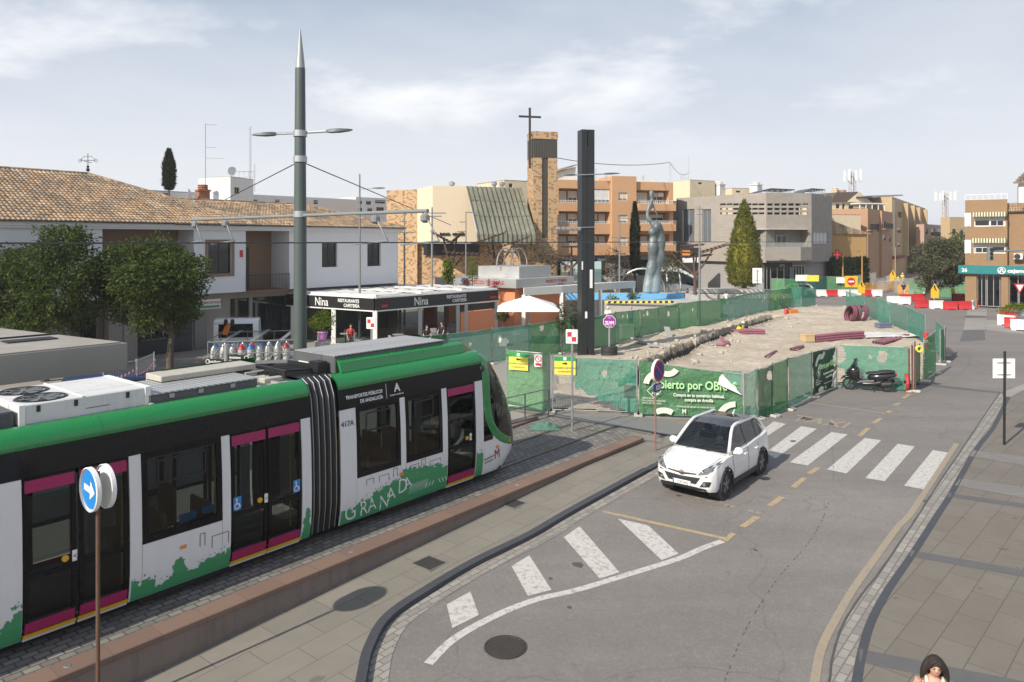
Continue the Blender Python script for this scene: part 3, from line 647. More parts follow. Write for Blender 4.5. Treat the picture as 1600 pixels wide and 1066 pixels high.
for k in range(6):
    x = -.55+k*.17; mb = MB(); mb.tube([(x, 9.5, 3.78), (x, 9.9, 3.84+.02*(k % 2)), (x+.06, 10.4, 3.82), (x+.05, 10.9, 3.8)], .03, 8); mb.build('cable', DARK, tram, smooth=60)
mb = MB(); mb.box(-.65, .6, 9.7, 9.76, 3.74, 3.92); mb.box(-.65, .6, 10.6, 10.66, 3.74, 3.92); mb.box(.2, .55, 10.65, 10.9, 3.72, 3.98); mb.build('cable_bracket', BLACKM, tram)
mb = MB(); mb.box(-.85, .72, 10.98, 14.7, 3.67, 4.09); bx = mb.build('equipment_box', DGREY, tram, bev=.03)
mb = MB()
for i in range(4):
    for x0_, x1_ in ((-.86, -.08), (-.06, .74)): mb.box(x0_, x1_, 10.97+i*.93, 10.97+(i+1)*.93-.02, 4.09, 4.115)
mb.build('tread_plate', PLATE, bx)
mb = MB(); mb.box(-.7, -.3, 10.96, 10.98, 3.78, 3.86); mb.build('label_plate', WHITEP, bx)
for sg in (1, -1):
    mb = MB(); P = [(.86,3.66),(.9,3.72),(.84,3.95),(.7,4.02)] if sg > 0 else [(.86,3.66),(.9,3.72),(.86,4.05),(.76,4.1)]
    cove(mb, sg, 11.05, 15.3, P)
    mb.add([(sg*.86,15.3,3.66),(sg*.9,15.3,3.72),(sg*.84,15.3,3.95),(sg*.7,15.3,4.02),(sg*.55,16.1,3.66)], [(0,1,4),(1,2,4),(2,3,4)])
    mb.add([(sg*.86,11.05,3.66),(sg*.9,11.05,3.72),(sg*.84,11.05,3.95),(sg*.7,11.05,4.02)], [(0,1,2,3)])
    mb.build('roof_cowl', TG, tram, smooth=30, recalc=False)
mb = MB(); cove(mb, -1, 7.6, 9.9, [(.98,3.66),(1.0,3.75),(.96,4.0),(.9,4.05)]); mb.build('roof_cowl', TG, tram, smooth=30, recalc=False)
mb = MB(); mb.box(-.1, .12, 14.75, 14.95, 3.67, 3.85); mb.tube([(0, 14.85, 3.85), (0, 14.85, 4.1)], .02, 6); mb.build('aerial', WHITEP, tram)
def nose(u, zz):
    z = Z0-.02+(3.68-Z0+.02)*zz
    L = [(.3,1.6),(.6,1.9),(1.0,1.98),(1.6,1.85),(2.2,1.6),(2.8,1.22),(3.3,.8),(3.68,.3)]
    for (a, b), (c, d) in zip(L, L[1:]):
        if z <= c+1e-6: l = b+(d-b)*(z-a)/(c-a); break
    hw = HW+xo(min(z, 3.38)) if z < 3.38 else [1.15,1.165,1.1,.92][min(3, int((z-3.38)/.09))]
    if z > 3.38: hw = 1.15-(.3*((z-3.38)/.3)**2)
    th = PI*(u); ex = .62
    x = hw*abs(cos(th))**ex*(1 if cos(th) > 0 else -1); y = 15.72+l*abs(sin(th))**ex
    return Vector((x, y, z))
BC = [(15.62,3.72),(15.74,3.4),(15.84,2.9),(15.86,2.4),(15.9,2.0),(16.02,1.65),(16.22,1.36),(16.5,1.14),(16.85,.98),(17.2,.88),(17.5,.84)]; BW = [.3,.26,.2,.17,.15,.14,.13,.12,.11,.1,.1]
def bandz(y):
    for (a, b), (c, d) in zip(BC, BC[1:]):
        if y <= c: return b+(d-b)*(y-a)/(c-a)
    return .84
def nsurf(y, z, off):
    zz = (z-Z0+.02)/(3.68-Z0+.02); zz = max(0, min(1, zz)); lo, hi = 0.0, .5
    for _ in range(30):
        m_ = (lo+hi)/2
        if nose(m_, zz).y < y: lo = m_
        else: hi = m_
    p = nose(lo, zz); q = nose(min(.5, lo+.004), zz); t = q-p; t.z = 0; nrm = Vector((t.y, -t.x, 0)); nrm = nrm.normalized() if nrm.length > 1e-6 else Vector((1,0,0))
    return p+nrm*off
NU, NV = 120, 84; parts = {0: [], 1: [], 2: []}
for i in range(NU):
    for j in range(NV):
        q = [nose(i/NU, j/NV), nose((i+1)/NU, j/NV), nose((i+1)/NU, (j+1)/NV), nose(i/NU, (j+1)/NV)]; c_ = sum(q, Vector())/4
        if c_.z > 3.4: k = 1
        elif c_.z > bandz(c_.y) and c_.y > 15.8: k = 2
        elif c_.z > 1.18 and c_.y < 16.1: k = 2
        else: k = 0
        parts[k].append(q)
for k, nm, m in ((0, 'nose_cover', TWH), (1, 'green_crown', TG), (2, 'windscreen', glass('tram_screen', '#070a0c', .03))):
    mb = MB()
    for q in parts[k]: mb.add(q, [(0,1,2,3)])
    mb.build(nm, m, tram, smooth=50)
bl = rline([(y, z, 0) for y, z in BC], 5); rows = []
for sg in (1, -1):
    mb = MB(); rows = []
    for i, p in enumerate(bl):
        t = (bl[min(i+1, len(bl)-1)]-bl[max(i-1, 0)]).normalized(); wd = BW[min(len(BW)-1, i//5)]+(BW[min(len(BW)-1, i//5+1)]-BW[min(len(BW)-1, i//5)])*(i % 5)/5; nn_ = Vector((t.y, -t.x, 0))
        rows.append([nsurf(p.x+nn_.x*wd*k, p.y+nn_.y*wd*k, .018-.012*abs(k)**3) for k in (-1,-.6,-.2,.2,.6,1)])
    vs = [Vector((v.x*sg, v.y, v.z)) for r_ in rows for v in r_]; mb.add(vs, [(i*6+j, i*6+j+1, i*6+j+7, i*6+j+6) for i in range(len(rows)-1) for j in range(5)]); mb.build('green_arch', TG, tram, smooth=60)
mb = MB(); mb.grid(lambda a, b: Vector((nose(a, 1.0).x*b, 15.72+(nose(a, 1.0).y-15.72)*b, 3.68+.04*(1-b))), 40, 4); mb.build('nose_roof', TG, tram, smooth=60)
mb = MB(); mb.ball((1.14, 15.75, 3.22), .11, 10); mb.build('camera_pod', BLACKM, tram, smooth=60)
for y, z, m, nm in ((16.3, .98, mat('amber_lamp', (.7,.22,.02), .3), 'indicator'), (16.45, .99, WHITEP, 'side_lamp'), (16.95, 1.0, MC['amber_lamp'], 'indicator')):
    mb = MB(); th = 0; xx = nose(.02, (z-Z0+.02)/(3.7-Z0)).x
    best = min((abs(nose(u/200, (z-.3)/3.38).y-y), u) for u in range(1, 100))[1]; p = nose(best/200, (z-.3)/3.38)
    mb.ball((p.x, p.y, p.z), .055, 10); mb.build(nm, m, tram, smooth=60)
def gx(z, off=.006): return HW+xo(z)+off
def side_txt(s, y, z, size, m, name='lettering', bold=.02, rot=0.0, sx=1.0, al='LEFT'):
    o = txt(s, size, m, tram, name, (0, y, z), (0, cos(rot), sin(rot)), (0, -sin(rot), cos(rot)), bold, .0, al, sx=sx)
    for v in o.data.vertices: v.co.x = gx(v.co.z, .012)
    return o
GREYT = mat('grey_lettering', (.08,.08,.085), .5); PALE = mat('pale_lettering', (.7,.7,.7), .5)
side_txt('417A', 10.78, 2.52, .17, GREYT); side_txt('7B', 3.78, 2.33, .2, GREYT)
side_txt('TRANSPORTES PÚBLICOS', 12.07, 3.13, .115, PALE, bold=.03, al='RIGHT', sx=.85); side_txt('DE ANDALUCÍA', 12.07, 2.99, .115, PALE, bold=.03, al='RIGHT', sx=.85)
side_txt('A', 12.45, 3.09, .28, PALE, 'emblem', .03); side_txt('Junta de Andalucía', 12.3, 3.0, .06, PALE)
mb = MB(); patch(mb, 1, 12.19, 12.2, 2.96, 3.32, .006, 0, .005); mb.build('divider_line', PALE, tram)
side_txt('M', 16.2, .55, .4, mat('maroon_lettering', (.25,.02,.04), .5), 'emblem', .0, .12, .8)
side_txt('metropolitano', 15.74, .62, .085, GREYT, rot=.1, sx=.9); side_txt('de Granada', 15.78, .52, .085, GREYT, rot=.1, sx=.9)
def splash(y0, y1, hf, zb=Z0+.005, c=.02, off=.005, seed=1, edge=.16):
    mb = MB(); ny = int((y1-y0)/c); nz = int(1.2/c)
    def keep(a, b):
        y = y0+(y1-y0)*a; z = zb+1.2*b; h = hf(y)+edge*(noise.noise((y*5, z*5, seed))+.6*noise.noise((y*17, z*17, seed)))
        sp = noise.noise((y*26, z*26, seed+9)) > .42 and z < hf(y)+.12
        return z < Z1-.02 and (z < h or sp)
    mb.grid(lambda a, b: Vector((gx(zb+1.2*b, off), y0+(y1-y0)*a, zb+1.2*b)), ny, nz, 0, keep); return mb.build('green_graphic', TRG, tram, recalc=False)
splash(10.77, 14.26, lambda y: .5+.55*min(1, max(0, (y-10.9)/1.9))*(1-.25*max(0, y-13.2)))
splash(15.42, 15.7, lambda y: .9, seed=4); splash(9.72, 9.94, lambda y: .95-4*abs(y-9.84), seed=5, edge=.25); splash(3.9, 4.3, lambda y: .34+1.4*max(0, y-3.9), seed=6, edge=.3)
splash(6.05, 8.0, lambda y: .36+.2*(abs(y-6.25) < .25)+.4*math.exp(-((y-6.95)/.17)**2)+.28*max(0, y-7.0), seed=7, edge=.14)
for y, w_, h0, h1 in ((11.5,.22,1.0,1.13),(11.9,.3,.98,1.12),(12.35,.12,.98,1.2),(12.9,.3,1.02,1.14),(13.3,.14,1.02,1.2),(13.6,.4,1.0,1.1),(7.35,.1,.85,1.1),(7.6,.35,.75,.98)):
    mb = MB()
    for p, q in (((y,h0),(y,h1)), ((y,h1),(y+w_,h1)), ((y+w_,h1),(y+w_,h0))): mb.bar((gx(p[1],.006), p[0], p[1]), (gx(q[1],.006), q[0], q[1]), .003, .012)
    mb.build('skyline_outline', GREYT, tram)
for ch, px, py, sz, ro in (('G',540,822,.5,.12),('R',564,806,.42,.1),('A',577,800,.4,.16),('N',594,796,.42,.05),('A',607,783,.4,.2),('D',622,770,.42,.0),('A',634,764,.36,.3)):
    y = T_ = st(*Tat(px, py, TC+HW).xy)[0]; z = Tat(px, py, TC+HW).z-.09
    side_txt(ch, y, max(z, .27), sz*1.25, PALE, rot=ro, bold=-.005, sx=.8)
mb = MB()
for i in range(9):
    for j in range(4):
        y = 12.9+i*.075; z = .42+j*.06+.02*(i % 2); mb.bar((gx(z,.008), y, z), (gx(z,.008), y+.05, z+.045), .003, .012)
for r_ in (.16, .28, .4):
    for k in range(3): a0 = PI*k/3; a1 = PI*(k+1)/3; mb.bar((gx(.5,.008), 13.85+r_*cos(a0), .45+r_*.9*sin(a0)), (gx(.5,.008), 13.85+r_*cos(a1), .45+r_*.9*sin(a1)), .003, .018)
mb.build('lattice_graphic', PALE, tram)
for y, z in ((12.55,.98),(6.95,.93)):
    mb = MB(); mb.box(gx(z,-.01), gx(z,.02), y, y+.12, z, z+.06); mb.build('marker_lamp', MC['amber_lamp'], tram)
from mathutils.bvhtree import BVHTree
CARW = mat('car_white', (.7,.7,.69), .22, var=.02, coat=.6, spec=.5); CARG = mat('car_grey', (.1,.105,.11), .25, var=.05, coat=.6)
CHROME = mat('chrome', (.6,.6,.6), .12, 1.0, var=.03); TYRE = mat('tyre', (.02,.02,.02), .85, var=.3, vs=9); RIM = mat('alloy', (.3,.3,.31), .35, .8, var=.1)
CLAD = mat('black_cladding', (.025,.025,.027), .6); CGL = glass('car_glass', '#0a0e11', .03, .78); PANO = glass('roof_glass', '#0b0e16', .05)
LAMPG = glass('lamp_glass', '#9aa0a4', .05, .5); REDL = mat('red_lamp', (.5,.02,.015), .25); SEATD = mat('dark_seat', (.05,.05,.052), .8)
def interp(tab, v):
    if v <= tab[0][0]: return tab[0][1]
    for (a, b), (c, d) in zip(tab, tab[1:]):
        if v <= c: t = (v-a)/(c-a); t = t*t*(3-2*t); return b+(d-b)*t
    return tab[-1][1]
def wheel(name, parent, x, y, r, w, sg, spokes=5, car=True):
    t = thing(name, None, None); del_ = t; t.parent = parent
    mb = MB(); mb.lathe([(r*.68,-w/2),(r*.9,-w/2),(r*.985,-w*.38),(r,0),(r*.985,w*.38),(r*.9,w/2),(r*.68,w/2)], (x, y, r), 28, axis='x', caps=False); mb.build('tyre', TYRE, t, smooth=40)
    mb = MB(); xo_ = x+sg*w*.34; mb.lathe([(r*.7,-w*.4),(r*.72,w*.42),(r*.64,w*.42),(r*.62,0),(.001,-.0)], (x, y, r), 28, axis='x', caps=False)
    for k in range(spokes):
        for d in (-.13, .13):
            a = 2*PI*k/spokes+.3; mb.bar((xo_, y+r*.1*cos(a), r+r*.1*sin(a)), (xo_, y+r*.67*cos(a+d), r+r*.67*sin(a+d)), .035, r*.1, up=(1,0,0))
    mb.lathe([(r*.16,-.02),(r*.16,.02),(.001,.025)], (xo_, y, r), 12, axis='x'); mb.build('rim', RIM, t, smooth=30); return t
def make_car(loc, rz, paint, label, group=None, plate='5729 HHJ', emblem=True, pano=True):
    car = thing('parked_car', label, 'car', loc, rz, group); L0, L1 = -2.2, 2.21
    wt_ = [(-2.2,.5),(-2.16,.68),(-2.08,.79),(-1.9,.87),(-1.5,.905),(0,.91),(1.4,.905),(1.9,.86),(2.1,.79),(2.21,.66)]
    zt = [(-2.2,.74),(-2.14,.85),(-2.0,.93),(-1.6,1.0),(-1.1,1.06),(-.9,1.08),(0,1.06),(1.5,1.12),(2.1,1.15),(2.21,1.05)]
    zs = [(-2.2,.66),(-2.1,.8),(-1.8,.9),(-1.2,.98),(0,1.03),(1.2,1.1),(1.9,1.13),(2.21,1.0)]
    zb = [(-2.2,.36),(-2.1,.26),(-1.8,.22),(1.8,.24),(2.1,.3),(2.21,.4)]
    WH = [(-1.32,.36),(1.32,.36)]
    def ring(y):
        w, t, s_, b = interp(wt_, y), interp(zt, y), interp(zs, y), interp(zb, y)
        P = [(0,b),(w*.6,b),(w*.93,b+.02),(w*.985,b+.12),(w,.52),(w*1.0,.66),(w*.985,.8 if s_ > .86 else s_-.06),(w*.95,s_),(w*.86,(s_+t)/2+.01),(w*.62,t),(w*.3,t+.018),(0,t+.022)]
        return [Vector((x, y, z)) for x, z in P]
    ys = [L0+(L1-L0)*i/70 for i in range(71)]; mb = MB(); rows = []
    for y in ys:
        r_ = ring(y); rows.append(r_+[Vector((-p.x, p.y, p.z)) for p in r_[-2:0:-1]])
    k = len(rows[0]); vs = [p for r_ in rows for p in r_]; fs = []
    for i in range(len(rows)-1):
        for j in range(k):
            q = (i*k+j, i*k+(j+1) % k, (i+1)*k+(j+1) % k, (i+1)*k+j); c = sum((vs[a] for a in q), Vector())/4
            if abs(c.x) > .5 and c.z < .78 and any((c.y-wy)**2+(c.z-wz)**2 < .40**2 for wy, wz in WH): continue
            fs.append(q)
    fs.append(tuple(range(k))); fs.append(tuple(range((len(rows)-1)*k, len(rows)*k))[::-1])
    mb.add(vs, fs); body = mb.build('body', paint, car, smooth=38)
    bv = BVHTree.FromPolygons([tuple(v) for v in vs], [f for f in fs])
    def proj(x, z, off=.006, dy=1):
        h = bv.ray_cast(Vector((x, -4*dy, z)), Vector((0, dy, 0)))
        return (h[0]+Vector((0, -off*dy, 0))) if h[0] else Vector((x, -2.2*dy, z))
    def patchf(name, poly, m, off=.008, th=.02, dy=1, parent=body):
        c = [sum(p[0] for p in poly)/len(poly), sum(p[1] for p in poly)/len(poly)]; dn = []
        for i, p in enumerate(poly):
            q = poly[(i+1) % len(poly)]
            for t in range(3): dn.append((p[0]+(q[0]-p[0])*t/3, p[1]+(q[1]-p[1])*t/3))
        mb = MB(); n_ = len(dn); rg = []
        for f in (1, .66, .33): rg.append([proj(c[0]+(x-c[0])*f, c[1]+(z-c[1])*f, off+.006*(1-f), dy) for x, z in dn])
        bk = [p+Vector((0, th*dy, 0)) for p in rg[0]]
        vs_ = bk+rg[0]+rg[1]+rg[2]+[proj(c[0], c[1], off+.006, dy)]; f_ = []
        for r_ in range(3):
            for i in range(n_): f_.append((r_*n_+i, r_*n_+(i+1) % n_, (r_+1)*n_+(i+1) % n_, (r_+1)*n_+i))
        for i in range(n_): f_.append((3*n_+i, 3*n_+(i+1) % n_, 4*n_))
        mb.add(vs_, f_); return mb.build(name, m, parent, smooth=40)

    for wy, wz in WH:
        for sg in (1, -1):
            mb = MB(); mb.tube([(sg*(interp(wt_, wy)+.004), wy+.405*cos(a), wz+.405*sin(a)) for a in [PI*(-.1+1.2*i/16) for i in range(17)]], .024, 6); mb.build('arch_trim', CLAD, body, smooth=50)
    mb = MB()
    for wy, wz in WH:
        for sg in (1, -1): mb.lathe([(.44,.0),(.44,.36)], (sg*.7-.18, wy, wz), 20, axis='x')
    mb.box(-.7, .7, -1.9, 1.9, .2, .26)
    mb.build('underbody', CLAD, car)
    for sg in (1, -1):
        mb = MB(); mb.box(sg*.9-.025, sg*.9+.025, -.9, .9, .25, .38); mb.build('side_skirt', CLAD, body, bev=.01)
    for wy, wz in WH:
        for sg in (1, -1): wheel('wheel', car, sg*.79, wy, .35, .22, sg)

    A0, A1, B1, C1, D0 = (-1.06,1.07), (-.3,1.58), (1.35,1.585), (2.0,1.16), (1.9,1.12)
    hw0, hw1 = .8, .6
    def gp(y, z, sg):
        t = max(0, min(1, (z-1.05)/.55)); return Vector((sg*(.83+(.63-.83)*t)*(1 if y < 1.3 else 1-.1*(y-1.3)), y, z))
    mb = MB(); ws = lambda a, b: Vector(((.76-.15*b)*(2*a-1), A0[0]-.1*(1-(2*a-1)**2)*(1-.3*b)+(A1[0]-A0[0])*b, A0[1]+(A1[1]-A0[1])*b+.02*(1-(2*a-1)**2)))
    mb.grid(ws, 10, 6); mb.build('windscreen', CGL, car, smooth=60)
    mb = MB(); rf = lambda a, b: Vector(((.6-.0*b)*(2*a-1), A1[0]-.07*(1-(2*a-1)**2)*(1-b)+(1.42-A1[0])*b, interp([(0,1.6),(.4,1.645),(1,1.59)], b)+.03*(1-(2*a-1)**2)))
    mb.grid(rf, 10, 8); mb.build('roof', PANO if pano else paint, car, smooth=60)
    mb = MB(); rw = lambda a, b: Vector(((.56+.12*b)*(2*a-1), 1.5+.55*b+.05*(1-(2*a-1)**2), 1.57-.42*b)); mb.grid(rw, 8, 4); mb.build('rear_window', CGL, car, smooth=60)
    for sg in (1, -1):
        mb = MB(); top = [(-.98,1.1),(-.3,1.6),(.3,1.64),(.9,1.63),(1.42,1.59),(1.95,1.2)]
        pl = rline([(0, y, z) for y, z in top], 4); mb.tube([gp(p.y, p.z-.0, sg)+Vector((-sg*.0, 0, 0)) for p in pl], .045, 8); mb.build('roof_pillar', paint, car, smooth=60)
        mb = MB(); mb.tube([gp(y, 1.665+.0*z, sg)+Vector((sg*.02,0,z)) for y, z in ((-.1,-.03),(.0,0.0),(.6,.02),(1.2,0.0),(1.35,-.04))], .014, 6); mb.build('roof_rail', CHROME if not pano else RIM, car, smooth=50)
        def side(y0, y1, name):
            zt_ = lambda y: interp([(-.95,1.1),(-.3,1.56),(.3,1.6),(.9,1.59),(1.35,1.5),(1.75,1.2)], y); zl = lambda y: interp([(-1,1.04),(0,1.06),(1.2,1.12),(1.8,1.17)], y)
            mb = MB(); mb.grid(lambda a, b: gp(y0+(y1-y0)*a, zl(y0+(y1-y0)*a)+(max(zt_(y0+(y1-y0)*a), zl(y0+(y1-y0)*a)+.01)-zl(y0+(y1-y0)*a))*b, sg), 8, 4); return mb.build(name, CGL, car, smooth=60)
        side(-.85, .2, 'side_window'); side(.27, 1.05, 'side_window'); side(1.1, 1.68, 'side_window')
        mb = MB()
        mb.grid(lambda a, b: gp(.2+.07*a, 1.06+.54*b, sg)+Vector((sg*.004,0,0)), 1, 3); mb.grid(lambda a, b: gp(1.05+.05*a, 1.1+.46*b, sg)+Vector((sg*.004,0,0)), 1, 3); mb.build('door_pillar', CLAD, car)
        mb = MB(); mb.grid(lambda a, b: gp(1.3+.65*a, 1.1+(.44-.36*a)*b, sg)+Vector((-sg*.012,0,0)), 4, 3); mb.grid(lambda a, b: gp(-1.0+2.9*a, 1.0+.09*b, sg)+Vector((sg*.006,0,0)), 8, 1); mb.build('quarter_panel', paint, car, smooth=60)

        for y in (-.85, .22, 1.02):
            mb = MB(); mb.tube([(sg*(interp(wt_, y)*f+.003), y, z) for f, z in ((.985,.36),(1.0,.55),(1.0,.7),(.985,.82),(.955,1.02))], .005, 4); mb.build('door_seam', CLAD, body)
        for y in (.02, .85):
            mb = MB(); mb.box(sg*.905-.02, sg*.905+.03, y-.1, y+.1, .86, .895); mb.build('door_handle', paint, car, bev=.012)
        mr = MB(); mr.ball((sg*.99, -.72, 1.1), .14, 12, sq=(.95,.6,.75)); mr.bar((sg*.84,-.74,1.05), (sg*.95,-.73,1.06), .08, .06); mr.build('wing_mirror', paint, car, smooth=60)

        hl = patchf('headlight', [(sg*.45,.695),(sg*.68,.74),(sg*.85,.84),(sg*.865,.99),(sg*.74,.955),(sg*.56,.835)], CLAD, .01)
        mb = MB(); 
        for x, z, r_ in ((.62,.81,.055),(.74,.88,.055)): p = proj(sg*x, z, .012); mb.lathe([(r_,.0),(r_*.8,-.02),(.001,-.03)], (p.x, p.z, p.y) if False else p, 12, axis='y')
        mb.build('reflector', CHROME, hl)
        patchf('lamp_glass', [(sg*.45,.695),(sg*.68,.74),(sg*.85,.84),(sg*.865,.99),(sg*.74,.955),(sg*.56,.835)], LAMPG, .03, .01, parent=hl)
        fl = patchf('fog_lamp', [(sg*.5,.4),(sg*.74,.42),(sg*.8,.56),(sg*.6,.55)], CLAD, .008)
        mb = MB(); p = proj(sg*.62, .475, .012); mb.ball((p.x, p.y, p.z), .055, 10, sq=(1,.5,1)); mb.build('bulb', LAMPG, fl, smooth=60)
        patchf('tail_light', [(sg*.52,.9),(sg*.78,.92),(sg*.8,1.05),(sg*.56,1.03)], REDL, .01, .02, -1)
    patchf('upper_grille', [(-.42,.7),(0,.655),(.42,.7),(.42,.735),(0,.715),(-.42,.735)], CLAD, .012)
    g = patchf('lower_grille', [(-.53,.635),(-.4,.455),(.4,.455),(.53,.635),(0,.605)], CLAD, .012)
    mb = MB()
    for z in (.5, .53, .56): p0, p1, p2 = proj(-.36, z, .03), proj(0, z, .03), proj(.36, z, .03); mb.tube([p0, p1, p2], .006, 5)
    mb.build('grille_bar', BLACKM, g)
    patchf('front_skirt', [(-.7,.27),(.7,.27),(.66,.36),(.4,.385),(-.4,.385),(-.66,.36)], CLAD, .015)
    mb = MB(); p0, p1, p2 = proj(-.42, .73, .02), proj(0, .705, .03), proj(.42, .73, .02); mb.tube([p0, p1, p2], .012, 6); mb.build('chrome_strip', CHROME, body)
    def top(x, y): h_ = bv.ray_cast(Vector((x, y, 3)), Vector((0,0,-1))); return h_[0]+Vector((0,0,.002))
    mb = MB()
    for sg in (1, -1): mb.tube([top(sg*x, y) for x, y in ((.6,-2.02),(.7,-1.8),(.74,-1.4),(.76,-1.08))], .006, 4)
    mb.build('bonnet_seam', [CLAD], body); mb = MB(); mb.tube([proj(x, z, .004) for x, z in ((-.6,.775),(-.3,.76),(0,.755),(.3,.76),(.6,.775))], .006, 4); mb.build('bumper_seam', CLAD, body)
    if emblem:
        p = proj(0, .7, .04); mb = MB(); mb.tube([(p.x+.085*cos(a), p.y, p.z+.045*sin(a)) for a in [2*PI*i/18 for i in range(19)]], .007, 5); mb.build('emblem', CHROME, body)
        txt('H', .085, CHROME, body, 'emblem', (p.x, p.y-.003, p.z-.03), (1,0,0), bold=.03, align='CENTER', shear=.35, sx=1.1)
    p = proj(0, .43, .03); mb = MB(); mb.box(-.26, .26, p.y-.008, p.y+.03, .395, .505); pl = mb.build('number_plate', WHITEP, body, bev=.004)
    mb = MB(); mb.box(-.258, -.215, p.y-.011, p.y-.007, .398, .502); mb.build('blue_strip', BLUEST, pl)
    if plate: txt(plate, .105, GREYT, pl, 'lettering', (.02, p.y-.0085, .413), (1,0,0), bold=.02, align='CENTER', sx=.8)
    for x in (-.35, .25):
        mb = MB(); mb.tube([(x, -1.22, 1.085), (x+.45, -1.0, 1.13)], .008, 5); mb.build('wiper', BLACKM, car)
    mb = MB(); mb.tube([(0, 1.25, 1.6), (0, 1.42, 1.72)], [.03, .01], 6); mb.build('aerial', paint, car)
    for x in (-.37, .37):
        mb = MB(); mb.box(x-.25, x+.25, -.15, .3, .5, .75); mb.box(x-.24, x+.24, .2, .38, .75, 1.25); mb.box(x-.13, x+.13, .24, .34, 1.28, 1.45); mb.build('seat', SEATD, car, bev=.04)
    mb = MB(); mb.box(-.72, .72, -1.0, -.6, .8, 1.0); mb.build('dashboard', SEATD, car, bev=.05)
    mb = MB(); mb.tube([(.37+.18*cos(a), -.5-.05*sin(a), .98+.17*sin(a)) for a in [2*PI*i/16 for i in range(17)]], .014, 6); mb.build('steering_wheel', CLAD, car)
    return car
fr = (G(1137,782)+G(1035,762))/2; cc = fr+U*1.4; cc.z = zg(cc.x, cc.y)+.008
car1 = make_car(cc, -A, CARW, 'white compact SUV with black glass roof parked by the zebra crossing')
car1.scale = (1, .97, 1.045)
make_car(G(1243, 465), R(-78), CARW, 'white hatchback seen over the far green fence near the conical tree', plate=None, emblem=False, pano=False)
make_car(G(1640, 517), R(62), CARG, 'grey off-road car entering at the right edge of the photo', plate=None, emblem=False, pano=False)
def make_scooter(loc, rz, cm, label, gl=True):
    sc = thing('motor_scooter', label, 'scooter', loc, rz, 'parked motor scooters')
    for x, r_, w_ in ((.76,.27,.11), (-.7,.27,.13)):
        t = thing('wheel', None, None); t.parent = sc
        mb = MB(); mb.lathe([(r_*.68,-w_/2),(r_*.95,-w_*.4),(r_,0),(r_*.95,w_*.4),(r_*.68,w_/2)], (x, 0, r_), 24, axis='y', caps=False); mb.build('tyre', TYRE, t, smooth=50)
        mb = MB(); mb.lathe([(r_*.7,-.03),(r_*.7,.03)], (x, 0, r_), 24, axis='y', caps=False)
        for k in range(5): a = 2*PI*k/5; mb.bar((x, 0, r_), (x+r_*.68*cos(a), 0, r_+r_*.68*sin(a)), .03, .03)
        mb.build('rim', RIM, t)
    mb = MB(); mb.add([], [])
    def loft(secs, m, name, parent=sc, n=12):
        mb = MB(); vs = []; fs = []
        for (x, z, w_, h_) in secs:
            for j in range(n): a = 2*PI*j/n; c_, s_ = cos(a), sin(a); vs.append((x, w_*abs(c_)**.7*(1 if c_ > 0 else -1), z+h_*abs(s_)**.7*(1 if s_ > 0 else -1)))
        for i in range(len(secs)-1):
            for j in range(n): fs.append((i*n+j, i*n+(j+1) % n, (i+1)*n+(j+1) % n, (i+1)*n+j))
        fs.append(tuple(range(n))); fs.append(tuple(range((len(secs)-1)*n, len(secs)*n))[::-1]); mb.add(vs, fs); return mb.build(name, m, parent, smooth=50)
    loft([(1.08,.46,.04,.02),(.98,.56,.1,.05),(.76,.59,.12,.05),(.55,.52,.11,.05),(.46,.4,.06,.04)], cm, 'front_mudguard')
    fair = loft([(.92,.72,.05,.04),(.82,.78,.16,.12),(.7,.8,.24,.22),(.55,.78,.26,.3),(.42,.74,.22,.3),(.36,.7,.1,.2)], cm, 'front_fairing')
    loft([(.45,.34,.12,.08),(.2,.33,.2,.09),(-.2,.36,.22,.1),(-.45,.42,.2,.12)], cm, 'footboard')
    loft([(.05,.58,.08,.05),(-.05,.6,.17,.15),(-.4,.64,.2,.16),(-.8,.72,.17,.12),(-1.05,.78,.09,.06)], cm, 'rear_fairing')
    st_ = loft([(.12,.76,.06,.03),(.0,.78,.15,.05),(-.3,.8,.18,.06),(-.5,.86,.17,.07),(-.85,.9,.14,.06),(-1.0,.9,.07,.03)], DARK, 'seat')
    mb = MB(); mb.bar((.4,.2,.42), (-.2,.22,.5), .03, .09); mb.bar((.4,-.2,.42), (-.2,-.22,.5), .03, .09); mb.build('silver_trim', RIM, sc, bev=.02)
    loft([(-.25,.3,.1,.08),(-.55,.32,.15,.12),(-.85,.36,.13,.1)], CLAD, 'engine_cover')
    mb = MB(); mb.tube([(-.35,-.2,.3),(-.6,-.22,.34),(-1.0,-.23,.46)], [.03,.06,.07], 10); mb.build('exhaust', BLACKM, sc, smooth=50)
    mb = MB(); mb.ball((-1.05,0,.8), .08, 10, sq=(.6,1.7,.6)); mb.build('tail_light', REDL, sc, smooth=60)
    mb = MB(); mb.tube([(.45,-.36,1.06),(.5,-.2,1.03),(.54,0,1.02),(.5,.2,1.03),(.45,.36,1.06)], .018, 8); mb.build('handlebar', BLACKM, sc, smooth=50)
    for sg in (1, -1):
        mb = MB(); mb.tube([(.52,sg*.24,1.04),(.56,sg*.34,1.2)], .008, 5); mb.ball((.55,sg*.36,1.24), .07, 8, sq=(.4,1,.7)); mb.build('mirror', BLACKM, sc)
        mb = MB(); mb.tube([(.78,sg*.07,.27),(.62,sg*.08,.72)], .022, 6); mb.build('fork', BLACKM, sc)
        mb = MB(); mb.ball((.86,sg*.1,.8), .06, 8, sq=(.5,1,.8)); mb.build('headlight', LAMPG, sc, smooth=60)
    if gl:
        mb = MB(); mb.grid(lambda a, b: Vector((.74-.22*b-.12*(2*a-1)**2, (.2-.06*b)*(2*a-1), .98+.4*b)), 8, 5); mb.build('windshield', glass('smoke_screen', '#14181b', .05, .6), sc, smooth=60)
